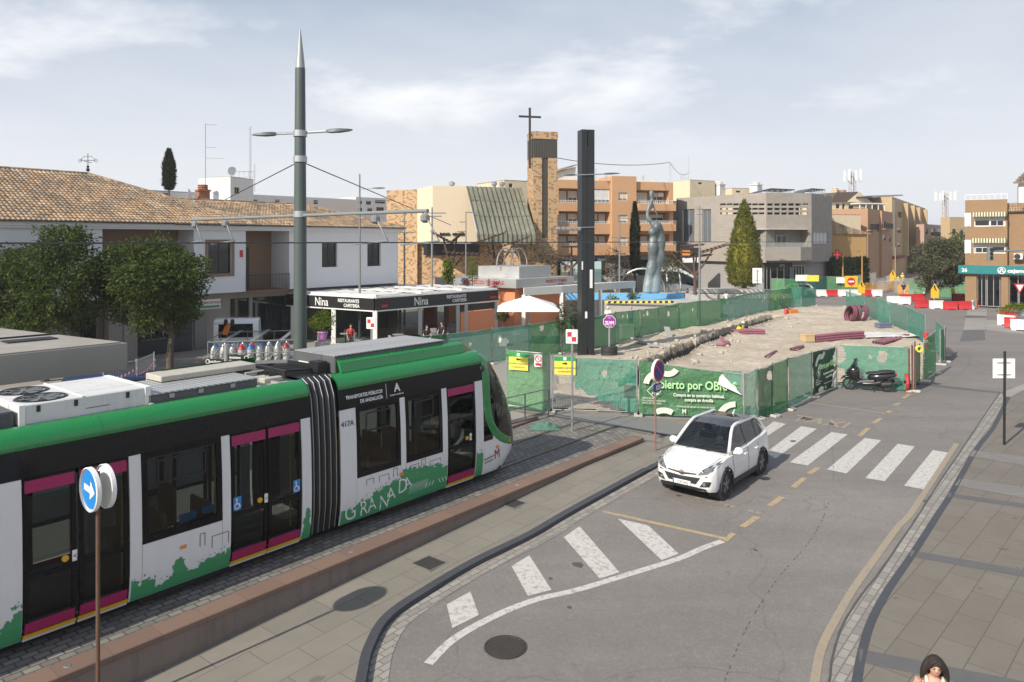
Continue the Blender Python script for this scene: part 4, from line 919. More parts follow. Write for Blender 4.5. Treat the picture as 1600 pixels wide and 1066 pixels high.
    mb = MB(); mb.tube([(-.1,.15,.3),(-.2,.3,.02)], .014, 6); mb.build('side_stand', BLACKM, sc)
    return sc
BLKP = mat('black_gloss', (.015,.015,.016), .25, var=.2, coat=.5); BLUP = mat('blue_gloss', (.02,.04,.22), .3, coat=.5)
pf, pr = G(1329, 609), G(1386, 613); mid = (pf+pr)/2; ang = math.atan2(pf.y-pr.y, pf.x-pr.x)
so_ = make_scooter((mid.x, mid.y, .008), ang, BLKP, 'black scooter parked against the green netting fence beyond the zebra crossing'); so_.rotation_euler = (R(-7), 0, ang); so_.scale = (1.08, 1.08, 1.08)
make_scooter(ST(33.2, -1.2, .07), R(95), BLUP, 'blue scooter at the right edge of the photo behind the blank sign')
class Front:
    def __init__(s, P, Q): s.P = Vector((P[0], P[1], 0)); d = Vector((Q[0]-P[0], Q[1]-P[1], 0)); s.W = d.length; s.d = d.normalized(); s.rz = math.atan2(s.d.y, s.d.x)
    def u(s, px): k = (px-HX)/F; return (k*s.P.y-s.P.x)/(s.d.x-k*s.d.y)
    def z(s, px, py): Y = s.P.y+s.d.y*s.u(px); return CH-(py-HZ)*Y/F
    def rect(s, x0, x1, y0, y1): return (s.u(x0), s.u(x1), s.z((x0+x1)/2, y1), s.z((x0+x1)/2, y0))
def xy(px, Y): return ((px-HX)*Y/F, Y)
def facade(mb, o, d, W, z0, z1, ops=(), dep=.2, mi=0, mr=None):
    o = Vector(o); d = Vector(d); n_ = Vector((d.y, -d.x, 0)); mr = mi if mr is None else mr
    us = sorted({0, W}|{min(W, max(0, v)) for a in ops for v in a[:2]}); zs = sorted({z0, z1}|{min(z1, max(z0, v)) for a in ops for v in a[2:4]})
    for a, b in zip(us, us[1:]):
        for c, e in zip(zs, zs[1:]):
            if b-a < 1e-4 or e-c < 1e-4: continue
            if any(q[0] < (a+b)/2 < q[1] and q[2] < (c+e)/2 < q[3] for q in ops): continue
            mb.face([o+d*a+Vector((0,0,c)), o+d*b+Vector((0,0,c)), o+d*b+Vector((0,0,e)), o+d*a+Vector((0,0,e))], mi)
    for q in ops:
        u0, u1, c, e = max(0, q[0]), min(W, q[1]), q[2], q[3]; dp = -n_*(q[4] if len(q) > 4 else dep)
        A_, B_, C_, D_ = o+d*u0+Vector((0,0,c)), o+d*u1+Vector((0,0,c)), o+d*u1+Vector((0,0,e)), o+d*u0+Vector((0,0,e))
        for p, r_ in ((A_,B_), (B_,C_), (C_,D_), (D_,A_)): mb.face([p, r_, r_+dp, p+dp], mr)
FRB = mat('bronze_frame', (.03,.028,.026), .4, .3); FRW = mat('white_frame', (.7,.7,.68), .5); BLIND = mat('roller_blind', (.58,.55,.47), .7, bump=.02, bs=40); AWN = mat('cream_awning', (.6,.55,.42), .8)
def window(parent, u0, u1, z0, z1, y=.16, fr=None, mull=1, blind=0.0, w=.06, face='f', W=0, name='window', rail=False, gl=None):
    """window in a recess; face f = front (y), r = right side (x=W)"""
    fr = fr or FRB
    def P(mb, a, b, c0, c1, d0, d1):
        if face == 'f': mb.box(a, b, y+d0, y+d1, c0, c1)
        elif face == 'r': mb.box(W-y-d1, W-y-d0, a, b, c0, c1)
        else: mb.box(y+d0, y+d1, a, b, c0, c1)
    mb = MB(); P(mb, u0, u0+w, z0, z1, 0, .06); P(mb, u1-w, u1, z0, z1, 0, .06); P(mb, u0+w, u1-w, z0, z0+w, 0, .06); P(mb, u0+w, u1-w, z1-w, z1, 0, .06)
    for k in range(mull): q = u0+(u1-u0)*(k+1)/(mull+1); P(mb, q-w*.45, q+w*.45, z0+w, z1-w, 0, .06)
    if rail: P(mb, u0+w, u1-w, z0+(z1-z0)*.45-w*.4, z0+(z1-z0)*.45+w*.4, .002, .058)
    f = mb.build(name, fr, parent)
    mb = MB(); P(mb, u0+w*.5, u1-w*.5, z0+w*.5, z1-w*.5, .03, .045); mb.build('pane', gl or WINGL, f)
    if blind: mb = MB(); P(mb, u0+w, u1-w, z1-(z1-z0)*blind, z1-w, .012, .026); mb.build('roller_blind', BLIND, f)
    return f
def railing(parent, pts, h, m=None, gap=.11, r=.012, name='railing', base=.06):
    mb = MB(); pts = [Vector(p) for p in pts]
    for a, b in zip(pts, pts[1:]):
        up = Vector((0,0,h)); mb.bar(a+up, b+up, .04, .04); mb.bar(a+Vector((0,0,base)), b+Vector((0,0,base)), .03, .03); n_ = max(1, int((b-a).length/gap))
        for i in range(n_+1): p = a+(b-a)*i/n_; mb.bar(p+Vector((0,0,base)), p+up, r*1.6, r*1.6)
    return mb.build(name, m or BLACKM, parent)
def bldg(name, label, fr, cat='building', group=None): return thing(name, label, cat, (fr.P.x, fr.P.y, 0), fr.rz, group)
def shell(t, W, dp, z0, z1, m, ops=(), ropsr=(), lops=(), name='wall', dep=.2, roofm=None, par=.0, front=True):
    mb = MB()
    if front: facade(mb, (0,0,0), (1,0,0), W, z0, z1, ops, dep)
    facade(mb, (W,0,0), (0,1,0), dp, z0, z1, ropsr, dep); facade(mb, (W,dp,0), (-1,0,0), W, z0, z1); facade(mb, (0,dp,0), (0,-1,0), dp, z0, z1, lops, dep)
    o = mb.build(name, m, t, recalc=False)
    mb = MB(); mb.box(.03, W-.03, .03, dp-.03, z1-par-.12, z1-par) if par else mb.box(-.02, W+.02, -.02, dp+.02, z1, z1+.08); mb.build('roof', roofm or CONC, t)
    mb = MB()
    for q in ops:
        dq = q[4] if len(q) > 4 else dep
        if q[1]-q[0] > .05: mb.face([(q[0],dq+.12,q[2]),(q[1],dq+.12,q[2]),(q[1],dq+.12,q[3]),(q[0],dq+.12,q[3])])
    return o
n = NT('roof_tiles'); q = n.n('ShaderNodeVectorMath', operation='SNAP'); n.l(n.tc(), q.inputs[0]); q.inputs[1].default_value = (.235, .38, 50)
w2 = n.n('ShaderNodeTexWhiteNoise'); n.l(q.outputs[0], w2.inputs[0])
c = n.ramp(w2.outputs[0], [(0, (.27,.165,.09)), (.4, (.37,.24,.14)), (.7, (.46,.34,.22)), (.86, (.28,.21,.15)), (1, (.13,.11,.09))])
c = n.mix(n.ramp(n.noise(.55, 6, .75), [(.44, 0.0), (.66, .85)]), c, (.11,.095,.075)); c = n.mix(n.ramp(n.noise(7, 4, .8), [(.5, 0.0), (.75, .6)]), c, (.13,.11,.085))
n.set(Base_Color=c, Roughness=.9); n.bump(n.noise(25, 3, .7), .01); TILE = n.m
TILEW = mat('tile_ends', (.3,.28,.26), .9, var=.4, vs=5)
def tiles(parent, y0, z0, y1, z1, xa, xb, xa1, xb1, name='roof_slope', sp=.235, M=None, n_=5, ends=True):
    """barrel tiled slope from the eaves (y0,z0; xa..xb) up to (y1,z1; xa1..xb1)"""
    mb = MB(); mb.M = M; k = int((xb-xa)/sp); L = math.hypot(y1-y0, z1-z0); sy, sz = (y1-y0)/L, (z1-z0)/L
    mb.face([(xa,y0,z0-.02),(xb,y0,z0-.02),(xb1,y1,z1-.02),(xa1,y1,z1-.02)])
    for i in range(k):
        x = xa+(i+.5)*sp; f = 1.0
        if x < xa1: f = (x-xa)/max(1e-6, xa1-xa)
        if x > xb1: f = min(f, (xb-x)/max(1e-6, xb-xb1))
        l = L*max(0, f); rows = max(1, int(l/.38)); 
        if l < .1: continue
        vs = []; fs = []
        for r_ in range(rows):
            for e, lift in ((0, .035), (1, .0)):
                d = min(l, (r_+e)*.38) if r_ < rows-1 or e == 0 else l
                for j in range(n_+1):
                    a = PI*j/n_; h = .085*sin(a)+lift+.01; jx = .012*noise.noise((x*9, r_*3.1, 0))
                    vs.append((x+jx-sp*.46*cos(a), y0+sy*d-sz*h, z0+sz*d+sy*h))
            b = r_*2*(n_+1)
            for j in range(n_): fs.append((b+j, b+j+1, b+n_+1+j+1, b+n_+1+j))
        mb.add(vs, fs)
        if ends: mb.add([vs[j] for j in range(n_+1)], [tuple(range(n_+1))], 1)
    return mb.build(name, [TILE, TILEW], parent, smooth=None, recalc=False)
def ridge(parent, pts, name='ridge', r=.1):
    mb = MB(); mb.tube(rline(pts, 4), r, 8); return mb.build(name, TILE, parent, smooth=50)
PLASTER = mat('white_plaster', (.66,.66,.67), .85, var=.03, vs=.8, bump=.004, dirt=.05)
BRKD = brick('brown_brick', ('#8a6a52','#7a5a45'), '#9a8a7a', .25, .065)
TB = -44.3
pL = Tat(-90, 500, TB); pR = Tat(622, 500, TB); fw = Front(pL.xy, pR.xy)
hb = bldg('white_house', 'long white two storey house with brown tiled hip roof behind the street trees', fw, 'house')
ZB, ZE = 3.6, 7.72; W = fw.W
u = fw.u
lg1 = (u(160), u(303), ZB+.02, ZE-.02, 2.0); lg2 = (u(384), u(452), ZB+.02, ZE-.02, 2.2)
w1 = (u(325), u(362), fw.z(343,428), fw.z(343,379)); w2_ = (u(503), u(527), fw.z(515,417.5), fw.z(515,378.5)); w3 = (u(574), u(595), fw.z(584,416), fw.z(584,378.5))
mb = MB(); facade(mb, (0,0,0), (1,0,0), W, ZB, ZE, [lg1, lg2, w1, w2_, w3], .25); facade(mb, (W,0,0), (0,1,0), 9, 0, ZE); facade(mb, (W,9,0), (-1,0,0), W, 0, ZE); mb.face([(0,0,ZB),(W,0,ZB),(W,9,ZB),(0,9,ZB)]); facade(mb, (0,9,0), (0,-1,0), 9, 0, ZE)
mb.build('wall', PLASTER, hb, recalc=False)
for l in (lg1, lg2): mb = MB(); mb.box(l[0]+.01, l[1]-.01, l[4]-.02, l[4]+.1, l[2], l[3]); mb.build('loggia_wall', BRKD, hb)
for l in (lg1, lg2): mb = MB(); mb.box(l[0]+.01, l[1]-.01, -.02, l[4], l[2]-.06, l[2]+.02); mb.build('balcony_floor', mat('terracotta', (.25,.12,.07), .8), hb)
for wq in (w1, w2_, w3): window(hb, wq[0]+.02, wq[1]-.02, wq[2]+.02, wq[3]-.02, .16)
mb = MB(); a, b, c0, c1 = w1; e = .18
for q in ((a-e,b+e,c0-e,c0), (a-e,b+e,c1,c1+e), (a-e,a,c0,c1), (b,b+e,c0,c1)): mb.box(q[0], q[1], -.04, .0, q[2], q[3])
mb.build('window_surround', BRKD, hb)
window(hb, lg2[0]+.1, lg2[0]+1.5, ZB+.05, ZB+2.9, lg2[4]-.08, name='balcony_door'); window(hb, lg1[0]+.4, lg1[0]+2.2, ZB+.9, ZB+2.6, lg1[4]-.08); window(hb, lg1[1]-3.0, lg1[1]-1.4, ZB+.05, ZB+2.6, lg1[4]-.08, name='balcony_door')
for x in (lg2[0]+.9, lg1[0]+4.1): mb = MB(); mb.box(x-.15, x+.15, 1.75, 2.1, ZB+3.15, ZB+3.6); mb.build('wall_lamp', CONC, hb)
railing(hb, [(lg2[0],-.05,ZB+.02), (lg2[1],-.05,ZB+.02)], 1.05); railing(hb, [(lg1[0],-.05,ZB+.02), (lg1[1],-.05,ZB+.02)], 1.05)
mb = MB(); mb.box(u(374.5), u(379.5), -.03, 0, fw.z(376,402), fw.z(376,391)); mb.build('alarm_plate', REDP, hb)
mb = MB(); mb.box(-.3, W+.3, -.3, 9.2, ZE, ZE+.2); mb.box(-.2, W+.2, -.2, 9.1, ZE-.12, ZE); mb.build('cornice', PLASTER, hb)
EZ = ZE+.22; xr = u(128)+3.0; xe = xr+7.6
tiles(hb, -.5, EZ, 7.1, EZ+3.25, -.5, xe, 1, xr); tiles(hb, -.5, EZ-.04, 5.1, EZ+1.75, xr+2, W+.5, xr+3, W-5.0)
tiles(hb, -.5, EZ, 7.1, EZ+3.25, -.5, 14.7, 7.1, 7.1, M=Matrix.Translation((xe-.5,0,0)) @ Matrix.Rotation(R(90), 4, 'Z'))
tiles(hb, -.5, EZ-.04, 5.1, EZ+1.75, -.5, 10.7, 5.1, 5.1, M=Matrix.Translation((W,0,0)) @ Matrix.Rotation(R(90), 4, 'Z'))
mb = MB(); mb.face([(-.5,14.5,EZ),(xe,14.5,EZ),(xr,7.1,EZ+3.2),(1,7.1,EZ+3.2)]); mb.face([(xr+2,10.5,EZ),(W+.5,10.5,EZ),(W-5,5.1,EZ+1.7),(xr+3,5.1,EZ+1.7)]); mb.build('rear_roof', TILE, hb)
ridge(hb, [(1,7.1,EZ+3.3),(xr*.5,7.1,EZ+3.32),(xr,7.1,EZ+3.3)]); ridge(hb, [(xr,7.1,EZ+3.3),((xr+xe)/2,3.3,EZ+1.7),(xe-.2,-.3,EZ+.1)]); ridge(hb, [(xr+3.2,5.1,EZ+1.8),((xr+W)/2,5.1,EZ+1.82),(W-5,5.1,EZ+1.8)]); ridge(hb, [(W-5,5.1,EZ+1.8),(W-2,2,EZ+.78),(W+.4,-.4,EZ+.05)])
GSTONE = mat('pale_stone', (.32,.29,.26), .8, var=.1, dirt=.3); SHOPD = mat('dark_stone_cladding', (.035,.04,.048), .35, var=.2)
gops = [(u(118)+.2, u(165), .1, 3.0), (u(176), u(196), .1, 3.0), (u(233), u(290), 0.9, 3.0), (u(318), u(338), .1, 2.7), (u(375), u(405), .1, 3.1), (u(410), u(470), .1, 3.1)]
mb = MB(); facade(mb, (0,1.2,0), (1,0,0), W, 0, ZB, gops, .2); mb.build('ground_floor_wall', GSTONE, hb, recalc=False)
mb = MB(); mb.box(u(212), u(313), 1.0, 1.19, 0, .9); mb.box(u(212), u(232.6), 1.0, 1.19, .9, 3.4); mb.box(u(290.4), u(313), 1.0, 1.19, .9, 3.4); mb.build('shop_cladding', SHOPD, hb)
for i, gq in enumerate(gops): window(hb, gq[0], gq[1], gq[2], gq[3], 1.32, STEEL if i in (2,3) else FRB, 2 if i == 2 else 1, name='shop_window' if i != 3 else 'shop_door')
mb = MB(); mb.box(u(318), u(337), 1.1, 1.16, .1, 2.6); mb.build('grey_door', mat('grey_metal_door', (.2,.2,.2), .4, .4), hb)
txt('SENDERO ALBAYZÍN', .33, mat('black_lettering', (.02,.02,.02), .5), hb, 'shop_lettering', (u(222), .985, .95), (1,0,0), bold=.02, sx=1.05)
mb = MB(); mb.box(u(254), u(277), 1.22, 1.26, 1.75, 2.0); mb.build('yellow_notice', mat('ochre_card', (.6,.36,.05), .6), hb)
sg_ = MB(); sg_.box(u(306), u(344), -.06, -.0, 2.65, 3.25); sgo = sg_.build('shop_sign', mat('cream_sign', (.6,.58,.5), .6), hb); txt('ASADERO DE POLLOS', .2, mat('maroon_lettering', (.25,.02,.04), .5), sgo, 'lettering', (u(307.5), -.068, 2.98), (1,0,0), bold=.02, sx=.85); mb = MB(); mb.box(u(308), u(342), -.07, -.06, 2.72, 2.86); mb.build('green_band', mat('sign_green', (.05,.2,.1), .6), sgo)
mb = MB(); mb.box(u(60), u(118), .2, 1.2, 2.95, 3.0); mb.box(u(60), u(118), .1, .2, 2.6, 3.0); mb.build('red_awning', mat('maroon_cloth', (.2,.03,.03), .8), hb)
for x in (186, 207):
    mb = MB(); mb.box(u(x)-.5, u(x)+.35, .15, .75, 0, ZB-.01); mb.build('pillar', GSTONE, hb)
def antenna(px, ytop, ybase, Y, label, kind=0, name='aerial_mast'):
    b = D(px, ybase, Y); h = D(px, ytop, Y).z-b.z; t = thing(name, label, 'aerial', b); mb = MB(); mb.tube([(0,0,0),(0,0,h)], .03, 6); mb.build('mast', STEEL, t)
    mb = MB()
    if kind == 0:
        for z, l in ((h*.98, .9), (h*.62, .8), (h*.45, 1.5)):
            mb.bar((0,0,z), (l,.1,z), .03, .03)
            for k in range(7): q = l*(k+.5)/7; mb.bar((q,-.16,z), (q,.22,z), .012, .012)
    elif kind == 1:
        for k in range(9): z = h*(.3+.075*k); mb.bar((-.25,0,z), (.25,0,z), .02, .02)
    else:
        for k in range(12): z = h*k/12; mb.bar((-.12,0,z), (.12,.1,z+h/12), .02, .02); 
        mb.bar((-.12,0,0), (-.12,0,h), .03, .03); mb.bar((.12,0,0), (.12,0,h), .03, .03)
    mb.build('elements', STEEL, t); return t
def dish(px, py, Y, r, label, rz):
    t = thing('satellite_dish', label, 'satellite dish', D(px, py, Y), rz, 'satellite dishes on the roofs'); mb = MB(); mb.lathe([(.01,.0),(r*.5,-.04),(r*.85,-.12),(r,-.2),(r*.97,-.2),(r*.5,-.02),(.01,.03)], n=20, axis='y', caps=False); mb.build('reflector', WHITEP, t, smooth=60)
    mb = MB(); mb.tube([(0,-.05,-r*.9),(0,-r*1.1,-.1)], .02, 5); mb.tube([(0,0,0),(0,.3,0),(0,.3,-r*1.6)], .03, 6); mb.build('arm', STEEL, t)
def chimney(px, ytop, ybase, Y, wd, label, m, pot=True):
    b = D(px, ybase, Y); h = D(px, ytop, Y).z-b.z; t = thing('chimney', label, 'chimney', b, A); mb = MB(); mb.box(-wd/2, wd/2, -wd/2, wd/2, -1.2, h*.55); mb.box(-wd*.6, wd*.6, -wd*.6, wd*.6, h*.55, h*.66); mb.build('stack', m, t)
    mb = MB()
    for k in range(3): mb.lathe([(wd*.42,h*(.66+.12*k)),(wd*.5,h*(.7+.12*k)),(wd*.42,h*(.77+.12*k))], n=12)
    mb.build('pot', m, t)
CHB = brick('chimney_brick', ('#a5603c','#8f5033'), '#8a7a6a', .2, .06)
antenna(321, 193, 292, 60, 'tall thin aerial mast with three cross arms above the brown brick chimney'); chimney(317, 289, 312, 57, .8, 'brown brick chimney with round pot on the tiled roof', CHB); dish(299, 304, 56, .45, 'grey satellite dish beside the brown brick chimney', R(-70)); chimney(336, 298, 306, 66, .5, 'small pale chimney right of the brown brick chimney', PLASTER)
wv = thing('weather_vane', 'wrought iron weather vane with cross on the roof ridge', 'weather vane', fw.P+fw.d*xr+Vector((-fw.d.y,fw.d.x,0))*7.1+Vector((0,0,EZ+3.3))); mb = MB(); mb.tube([(0,0,0),(0,0,1.3)], .02, 6); mb.bar((-.45,0,.85), (.45,0,.85), .03, .03); mb.bar((0,-.4,.75), (0,.4,.75), .03, .03); mb.ball((0,0,.25), .12, 8); mb.ball((0,0,.45), .09, 8); mb.build('vane', BLACKM, wv)
mb = MB()
for x in (-.5, .5): mb.lathe([(.09,-.01),(.12,.0),(.09,.01)], (x, 0, .85), 8, axis='y', caps=False); mb.bar((x, 0, .85), (x*.4, 0, 1.15), .02, .02)
mb.bar((-.2, 0, 1.1), (.2, 0, 1.1), .02, .02); mb.build('scrolls', BLACKM, wv)
def block(name, label, P, Q, dp, ztop, m, wins=(), cat='building', fr=None, par=.5, side=(), blind=.4, z0=0.0, group=None, rail=(), roofm=None, mull=1):
    f = Front(P, Q); t = bldg(name, label, f, cat, group); ops = [f.rect(*q) for q in wins]
    shell(t, f.W, dp, z0, ztop, m, ops, side, roofm=roofm, par=par)
    for i, q in enumerate(ops): window(t, q[0], q[1], q[2], q[3], .12, fr, mull, blind*((i*7) % 5)/3 if blind else 0)
    for q in side: window(t, q[0], q[1], q[2], q[3], .12, fr, mull, 0, face='r', W=f.W)
    for q in rail:
        a = f.rect(*q); mb = MB(); mb.box(a[0], a[1], -.7, 0, a[2]-.12, a[2]); mb.build('balcony_floor', m, t); railing(t, [(a[0],-.68,a[2]),(a[1],-.68,a[2])], 1.0, gap=.16, r=.02)
    return t, f
BW = mat('far_white', (.66,.66,.64), .85, dirt=.2); BCR = mat('cream_render', (.62,.52,.36), .85, dirt=.18); BYE = mat('ochre_render', (.44,.32,.18), .85, dirt=.2); BOR = mat('orange_render', (.38,.225,.135), .85, dirt=.15); BPK = mat('rose_render', (.4,.26,.19), .85, dirt=.2); BGR = mat('grey_render', (.28,.27,.26), .85, dirt=.2)
block('white_stair_tower', 'small white stair tower with one dark window behind the tiled roof', xy(360,80), xy(396,84), 4, D(378,278,81).z, BW, [(366,374,293,303)], par=.0, blind=0)
block('white_terrace_building', 'low white building with flat parapet behind the tall lamp post', xy(338,86), xy(556,100), 8, D(450,307,93).z, BW, [(395,402,312,318),(430,437,312,318),(490,497,313,319)], blind=0)
block('grey_terrace_building', 'flat roofed pale building with dark eaves at the foot of the cypress', xy(214,80), xy(322,86), 6, D(270,300,83).z, BW, [(228,240,302,306),(255,266,302,306)], par=.0, blind=0, roofm=BGR)
block('apartment_house', 'distant white apartment house with dark windows left of the church', xy(556,118), xy(605,122), 10, D(580,309,120).z, BW, [(560,566,314,319),(572,580,314,320),(586,602,313,318),(560,566,325,331),(574,582,325,332),(588,600,324,331)], blind=.3)
antenna(391, 198, 280, 84, 'lattice radio mast on the white stair tower', 2); antenna(398, 256, 300, 82, 'short aerial on the white stair tower', 1); dish(362, 268, 80, .5, 'white satellite dish on the stair tower', R(40))
railing(None, [D(366,278,82), D(396,278,84)], .7, STEEL, .5, .02).name = 'roof_railing'
tag(bpy.data.objects['roof_railing'], 'thin steel railing on top of the white stair tower', 'railing')
CHBR = brick('church_brick', ('#c2a078','#b58d62'), '#b09a7c', .3, .17, .03, spots=('#8a6c4e', .3, .17, .72)); CPALE = mat('church_pale_render', (.68,.56,.4), .85, var=.04, dirt=.1); LOUV = mat('weathered_boards', (.085,.075,.065), .85, var=.5, vs=6, bump=.02)
n = NT('copper_sheet'); wv_ = n.noise(1.2, 5, .7); n.set(Base_Color=n.ramp(wv_, [(.3, (.16,.16,.115)), (.55, (.22,.22,.165)), (.75, (.33,.33,.26))]), Roughness=.6, Metallic=.15); COPPER = n.m
d16 = Vector((cos(R(14)), sin(R(14)), 0)); cnr = Vector((*xy(833.4, 84), 0)); fch = Front(cnr.xy, (cnr+d16*2.85).xy)
ch = bldg('church', 'brick church with tall bell tower, pale hall and ribbed copper roof', fch, 'church')
ztw = 6.9+172*84/1160; W_ = 2.85; DP = 2.6; e = .9
sl0, sl1 = fch.u(847), fch.u(856.5); zsl = fch.z(851, 372)
mb = MB(); facade(mb, (0,0,0), (1,0,0), W_, 0, ztw-3.0, [(sl0, sl1, zsl, ztw-2.99, .35)]); facade(mb, (W_,0,0), (0,1,0), DP, 0, ztw-3.0); facade(mb, (W_,DP,0), (-1,0,0), W_, 0, ztw-3); facade(mb, (0,DP,0), (0,-1,0), DP, 0, ztw-3.0); mb.face([(0,0,ztw-3),(W_,0,ztw-3),(W_,DP,ztw-3),(0,DP,ztw-3)])
mb.build('tower', CHBR, ch, recalc=False)
mb = MB(); mb.box(sl0, sl1, .2, .3, zsl, ztw-3); 
for k in range(4): x = sl0+.08+k*(sl1-sl0-.1)/4; mb.box(x, x+.08, .08, .2, zsl, ztw-3)
mb.build('slot_boards', LOUV, ch)
mb = MB(); mb.box(.1, W_-.1, .1, DP-.1, ztw-3, ztw-.85)
for k in range(15): x = .06+k*(W_-.12)/14; mb.box(x-.05, x+.05, .0, .1, ztw-3, ztw-.85)
for k in range(12): y = .06+k*(DP-.12)/11; mb.box(0, .1, y-.05, y+.05, ztw-3, ztw-.85)
mb.build('belfry_boards', LOUV, ch)
mb = MB(); mb.box(-.05, W_+.05, -.05, DP+.05, ztw-.85, ztw); mb.build('tower_top', CHBR, ch)
mb = MB(); cx, cy = -.35, .25; zc0 = fch.z(827, 263); zc1 = fch.z(827, 168); za_ = fch.z(827, 182)
mb.box(cx-.11, cx+.11, cy-.11, cy+.11, zc0, zc1); mb.box(cx-1.28, cx+1.3, cy-.1, cy+.1, za_-.11, za_+.11); mb.bar((cx+.1, cy, zc0+.5), (.02, cy+.2, zc0+.5), .1, .1); mb.bar((cx+.1, cy, ztw-.4), (.02, cy+.2, ztw-.4), .1, .1); mb.build('cross', mat('dark_iron', (.05,.045,.042), .6, .3), ch)
inv = Matrix.Rotation(-fch.rz, 4, 'Z') @ Matrix.Translation(-fch.P)
mb = MB(); mb.M = inv
zt_, zb_ = 6.9+87*84/1160, 6.74
pa, pb, pc, pd, pe = (Vector((*xy(652,89.5), 0)), Vector((*xy(676,84.5), 0)), Vector((*xy(747,85.6), 0)), Vector((*xy(747,100), 0)), Vector((*xy(652,104), 0)))
tp = Vector((*xy(729,85.35), 0))
P3 = lambda p, z: Vector((p.x, p.y, z))
mb.face([P3(pa,zb_), P3(pb,zb_), P3(pb,zt_), P3(pa,zt_)]); mb.face([P3(pb,zb_), P3(pc,zb_), P3(tp,zt_), P3(pb,zt_)]); mb.face([P3(pa,zt_), P3(pb,zt_), P3(tp,zt_), P3(pd,zt_), P3(pe,zt_)]); mb.face([P3(pe,zb_), P3(pa,zb_), P3(pa,zt_), P3(pe,zt_)]); mb.face([P3(pa,zb_), P3(pb,zb_), P3(pc,zb_), P3(pd,zb_), P3(pe,zb_)])
mb.build('hall_wall', CPALE, ch, recalc=True)
t0_, t1_, b0_, b1_ = D(729,291,85.3), D(814,294,87), D(747,366,81.4), D(836,366,82.2); s0_, s1_ = D(747,381,81.4), D(836,381,82.2)
mb = MB(); mb.M = inv; mb.ext([t0_, t1_, b1_, b0_], (0, .3, -.1)); mb.ext([b0_, b1_, s1_, s0_], (0, .3, 0)); mb.face([t1_, b1_, s1_, s1_+Vector((0,8,0)), t1_+Vector((0,4,0))])
for k in range(13):
    q = k/12; a = t0_+(t1_-t0_)*q; b = b0_+(b1_-b0_)*q; c_ = s0_+(s1_-s0_)*q; up = Vector((0,-.12,.05)); mb.bar(a+up, b+up, .06, .12); mb.bar(b+up, c_+up, .06, .12)
for k in (.3, .62): a = t0_+(b0_-t0_)*k; b = t1_+(b1_-t1_)*k; up = Vector((0,-.06,.03)); mb.bar(a+up, b+up, .06, .05)
mb.build('copper_roof', COPPER, ch, recalc=True)
mb = MB(); mb.M = inv; q0, q1 = Vector((*xy(604,92.5), 0)), Vector((*xy(652,90.2), 0)); q2, q3 = Vector((*xy(652,106), 0)), Vector((*xy(604,108), 0))
mb.ext([P3(q0,0), P3(q1,0), P3(q1,13.2), P3(q0,13.2)], q3-q0); mb.build('side_wing', CHBR, ch)
mb = MB(); mb.M = inv; r0, r1 = Vector((*xy(640,91), 0)), Vector((*xy(850,88), 0)); mb.ext([P3(r0,0), P3(r1,0), P3(r1,6.6), P3(r0,6.6)], (0,9,0)); mb.build('lower_wall', CHBR, ch)
mb = MB(); mb.M = inv; r0, r1 = Vector((*xy(662,90.4), 0)), Vector((*xy(748,89.2), 0)); mb.ext([P3(r0,5.2), P3(r1,5.2), P3(r1,6.55), P3(r0,6.55)], (0,-.12,0)); mb.build('strip_window', DKGLASS, ch)
mb = MB(); mb.M = inv
for i in range(26):
    if 9 < i < 13: continue
    a = pb+(pc-pb)*(.16+.021*i)+Vector((0,-.05,7.55)); mb.box(a.x, a.x+.1+.05*(i % 3 == 0), a.y-.03, a.y, a.z, a.z+.28+.06*(i % 4 == 0))
mb.build('wall_lettering', BLACKM, ch)
for px in (706, 772, 784): mb = MB(); mb.M = inv; p = D(px, 291, 95); mb.lathe([(.25,p.z-.8),(.25,p.z+.1),(.4,p.z+.15),(.4,p.z+.45),(.1,p.z+.6)], (p.x, p.y, 0), 10); mb.build('roof_vent', STEEL, ch)
mb = MB(); P = Vector((*xy(690,80), 0)); 
st_o = thing('church_steps', 'pale concrete stair with sloping parapet in front of the church', 'stairs', (*xy(672,86), 0), R(-4)); mb = MB()
for k in range(9): mb.box(0+k*.32, 5.5, 0, 2.4, k*.18, (k+1)*.18)
mb.build('steps', CONC, st_o); mb = MB(); mb.ext([(-.3,-.2,0),(5.5,-.2,0),(5.5,-.2,2.7),(4.2,-.2,2.7),(-.3,-.2,.8)], (0,.2,0)); mb.build('parapet', BW, st_o)
block('brick_annexe', 'yellow brick house with tiled eaves directly behind the church tower', xy(788,97), xy(830,99), 8, D(805,283,98).z, BCR, [(795,801,287,293)], blind=0, par=0, roofm=TILE)
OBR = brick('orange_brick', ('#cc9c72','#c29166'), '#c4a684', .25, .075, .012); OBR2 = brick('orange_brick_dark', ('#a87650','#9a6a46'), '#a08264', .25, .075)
fa = Front(xy(868,104), xy(1052,109.5)); ap = bldg('brick_apartment_block', 'orange brick apartment block with white railed balconies behind the black pylon', fa)
zf = lambda y: fa.z(960, y); u = fa.u; W = fa.W; zr = zf(283)
ops = []
cols = [(u(873), u(909)), (u(927), u(953)), (u(993), u(1046))]
for (y0, y1) in ((296,329), (331,361), (366,393)):
    for a, b in cols: ops.append((a, b, zf(y1)+1.05, zf(y0), 1.6))
    ops.append((u(964), u(978), zf(y0+17), zf(y0+5), .2))
mb = MB(); facade(mb, (0,0,0), (1,0,0), W, 4.9, zr, ops, .3); facade(mb, (W,0,0), (0,1,0), 12, 0, zr); facade(mb, (0,12,0), (0,-1,0), 12, 0, zr); mb.face([(0,0,zr-.3),(W,0,zr-.3),(W,12,zr-.3),(0,12,zr-.3)]); mb.face([(0,0,4.9),(W,0,4.9),(W,3,4.9),(0,3,4.9)]); mb.build('wall', OBR, ap, recalc=False)
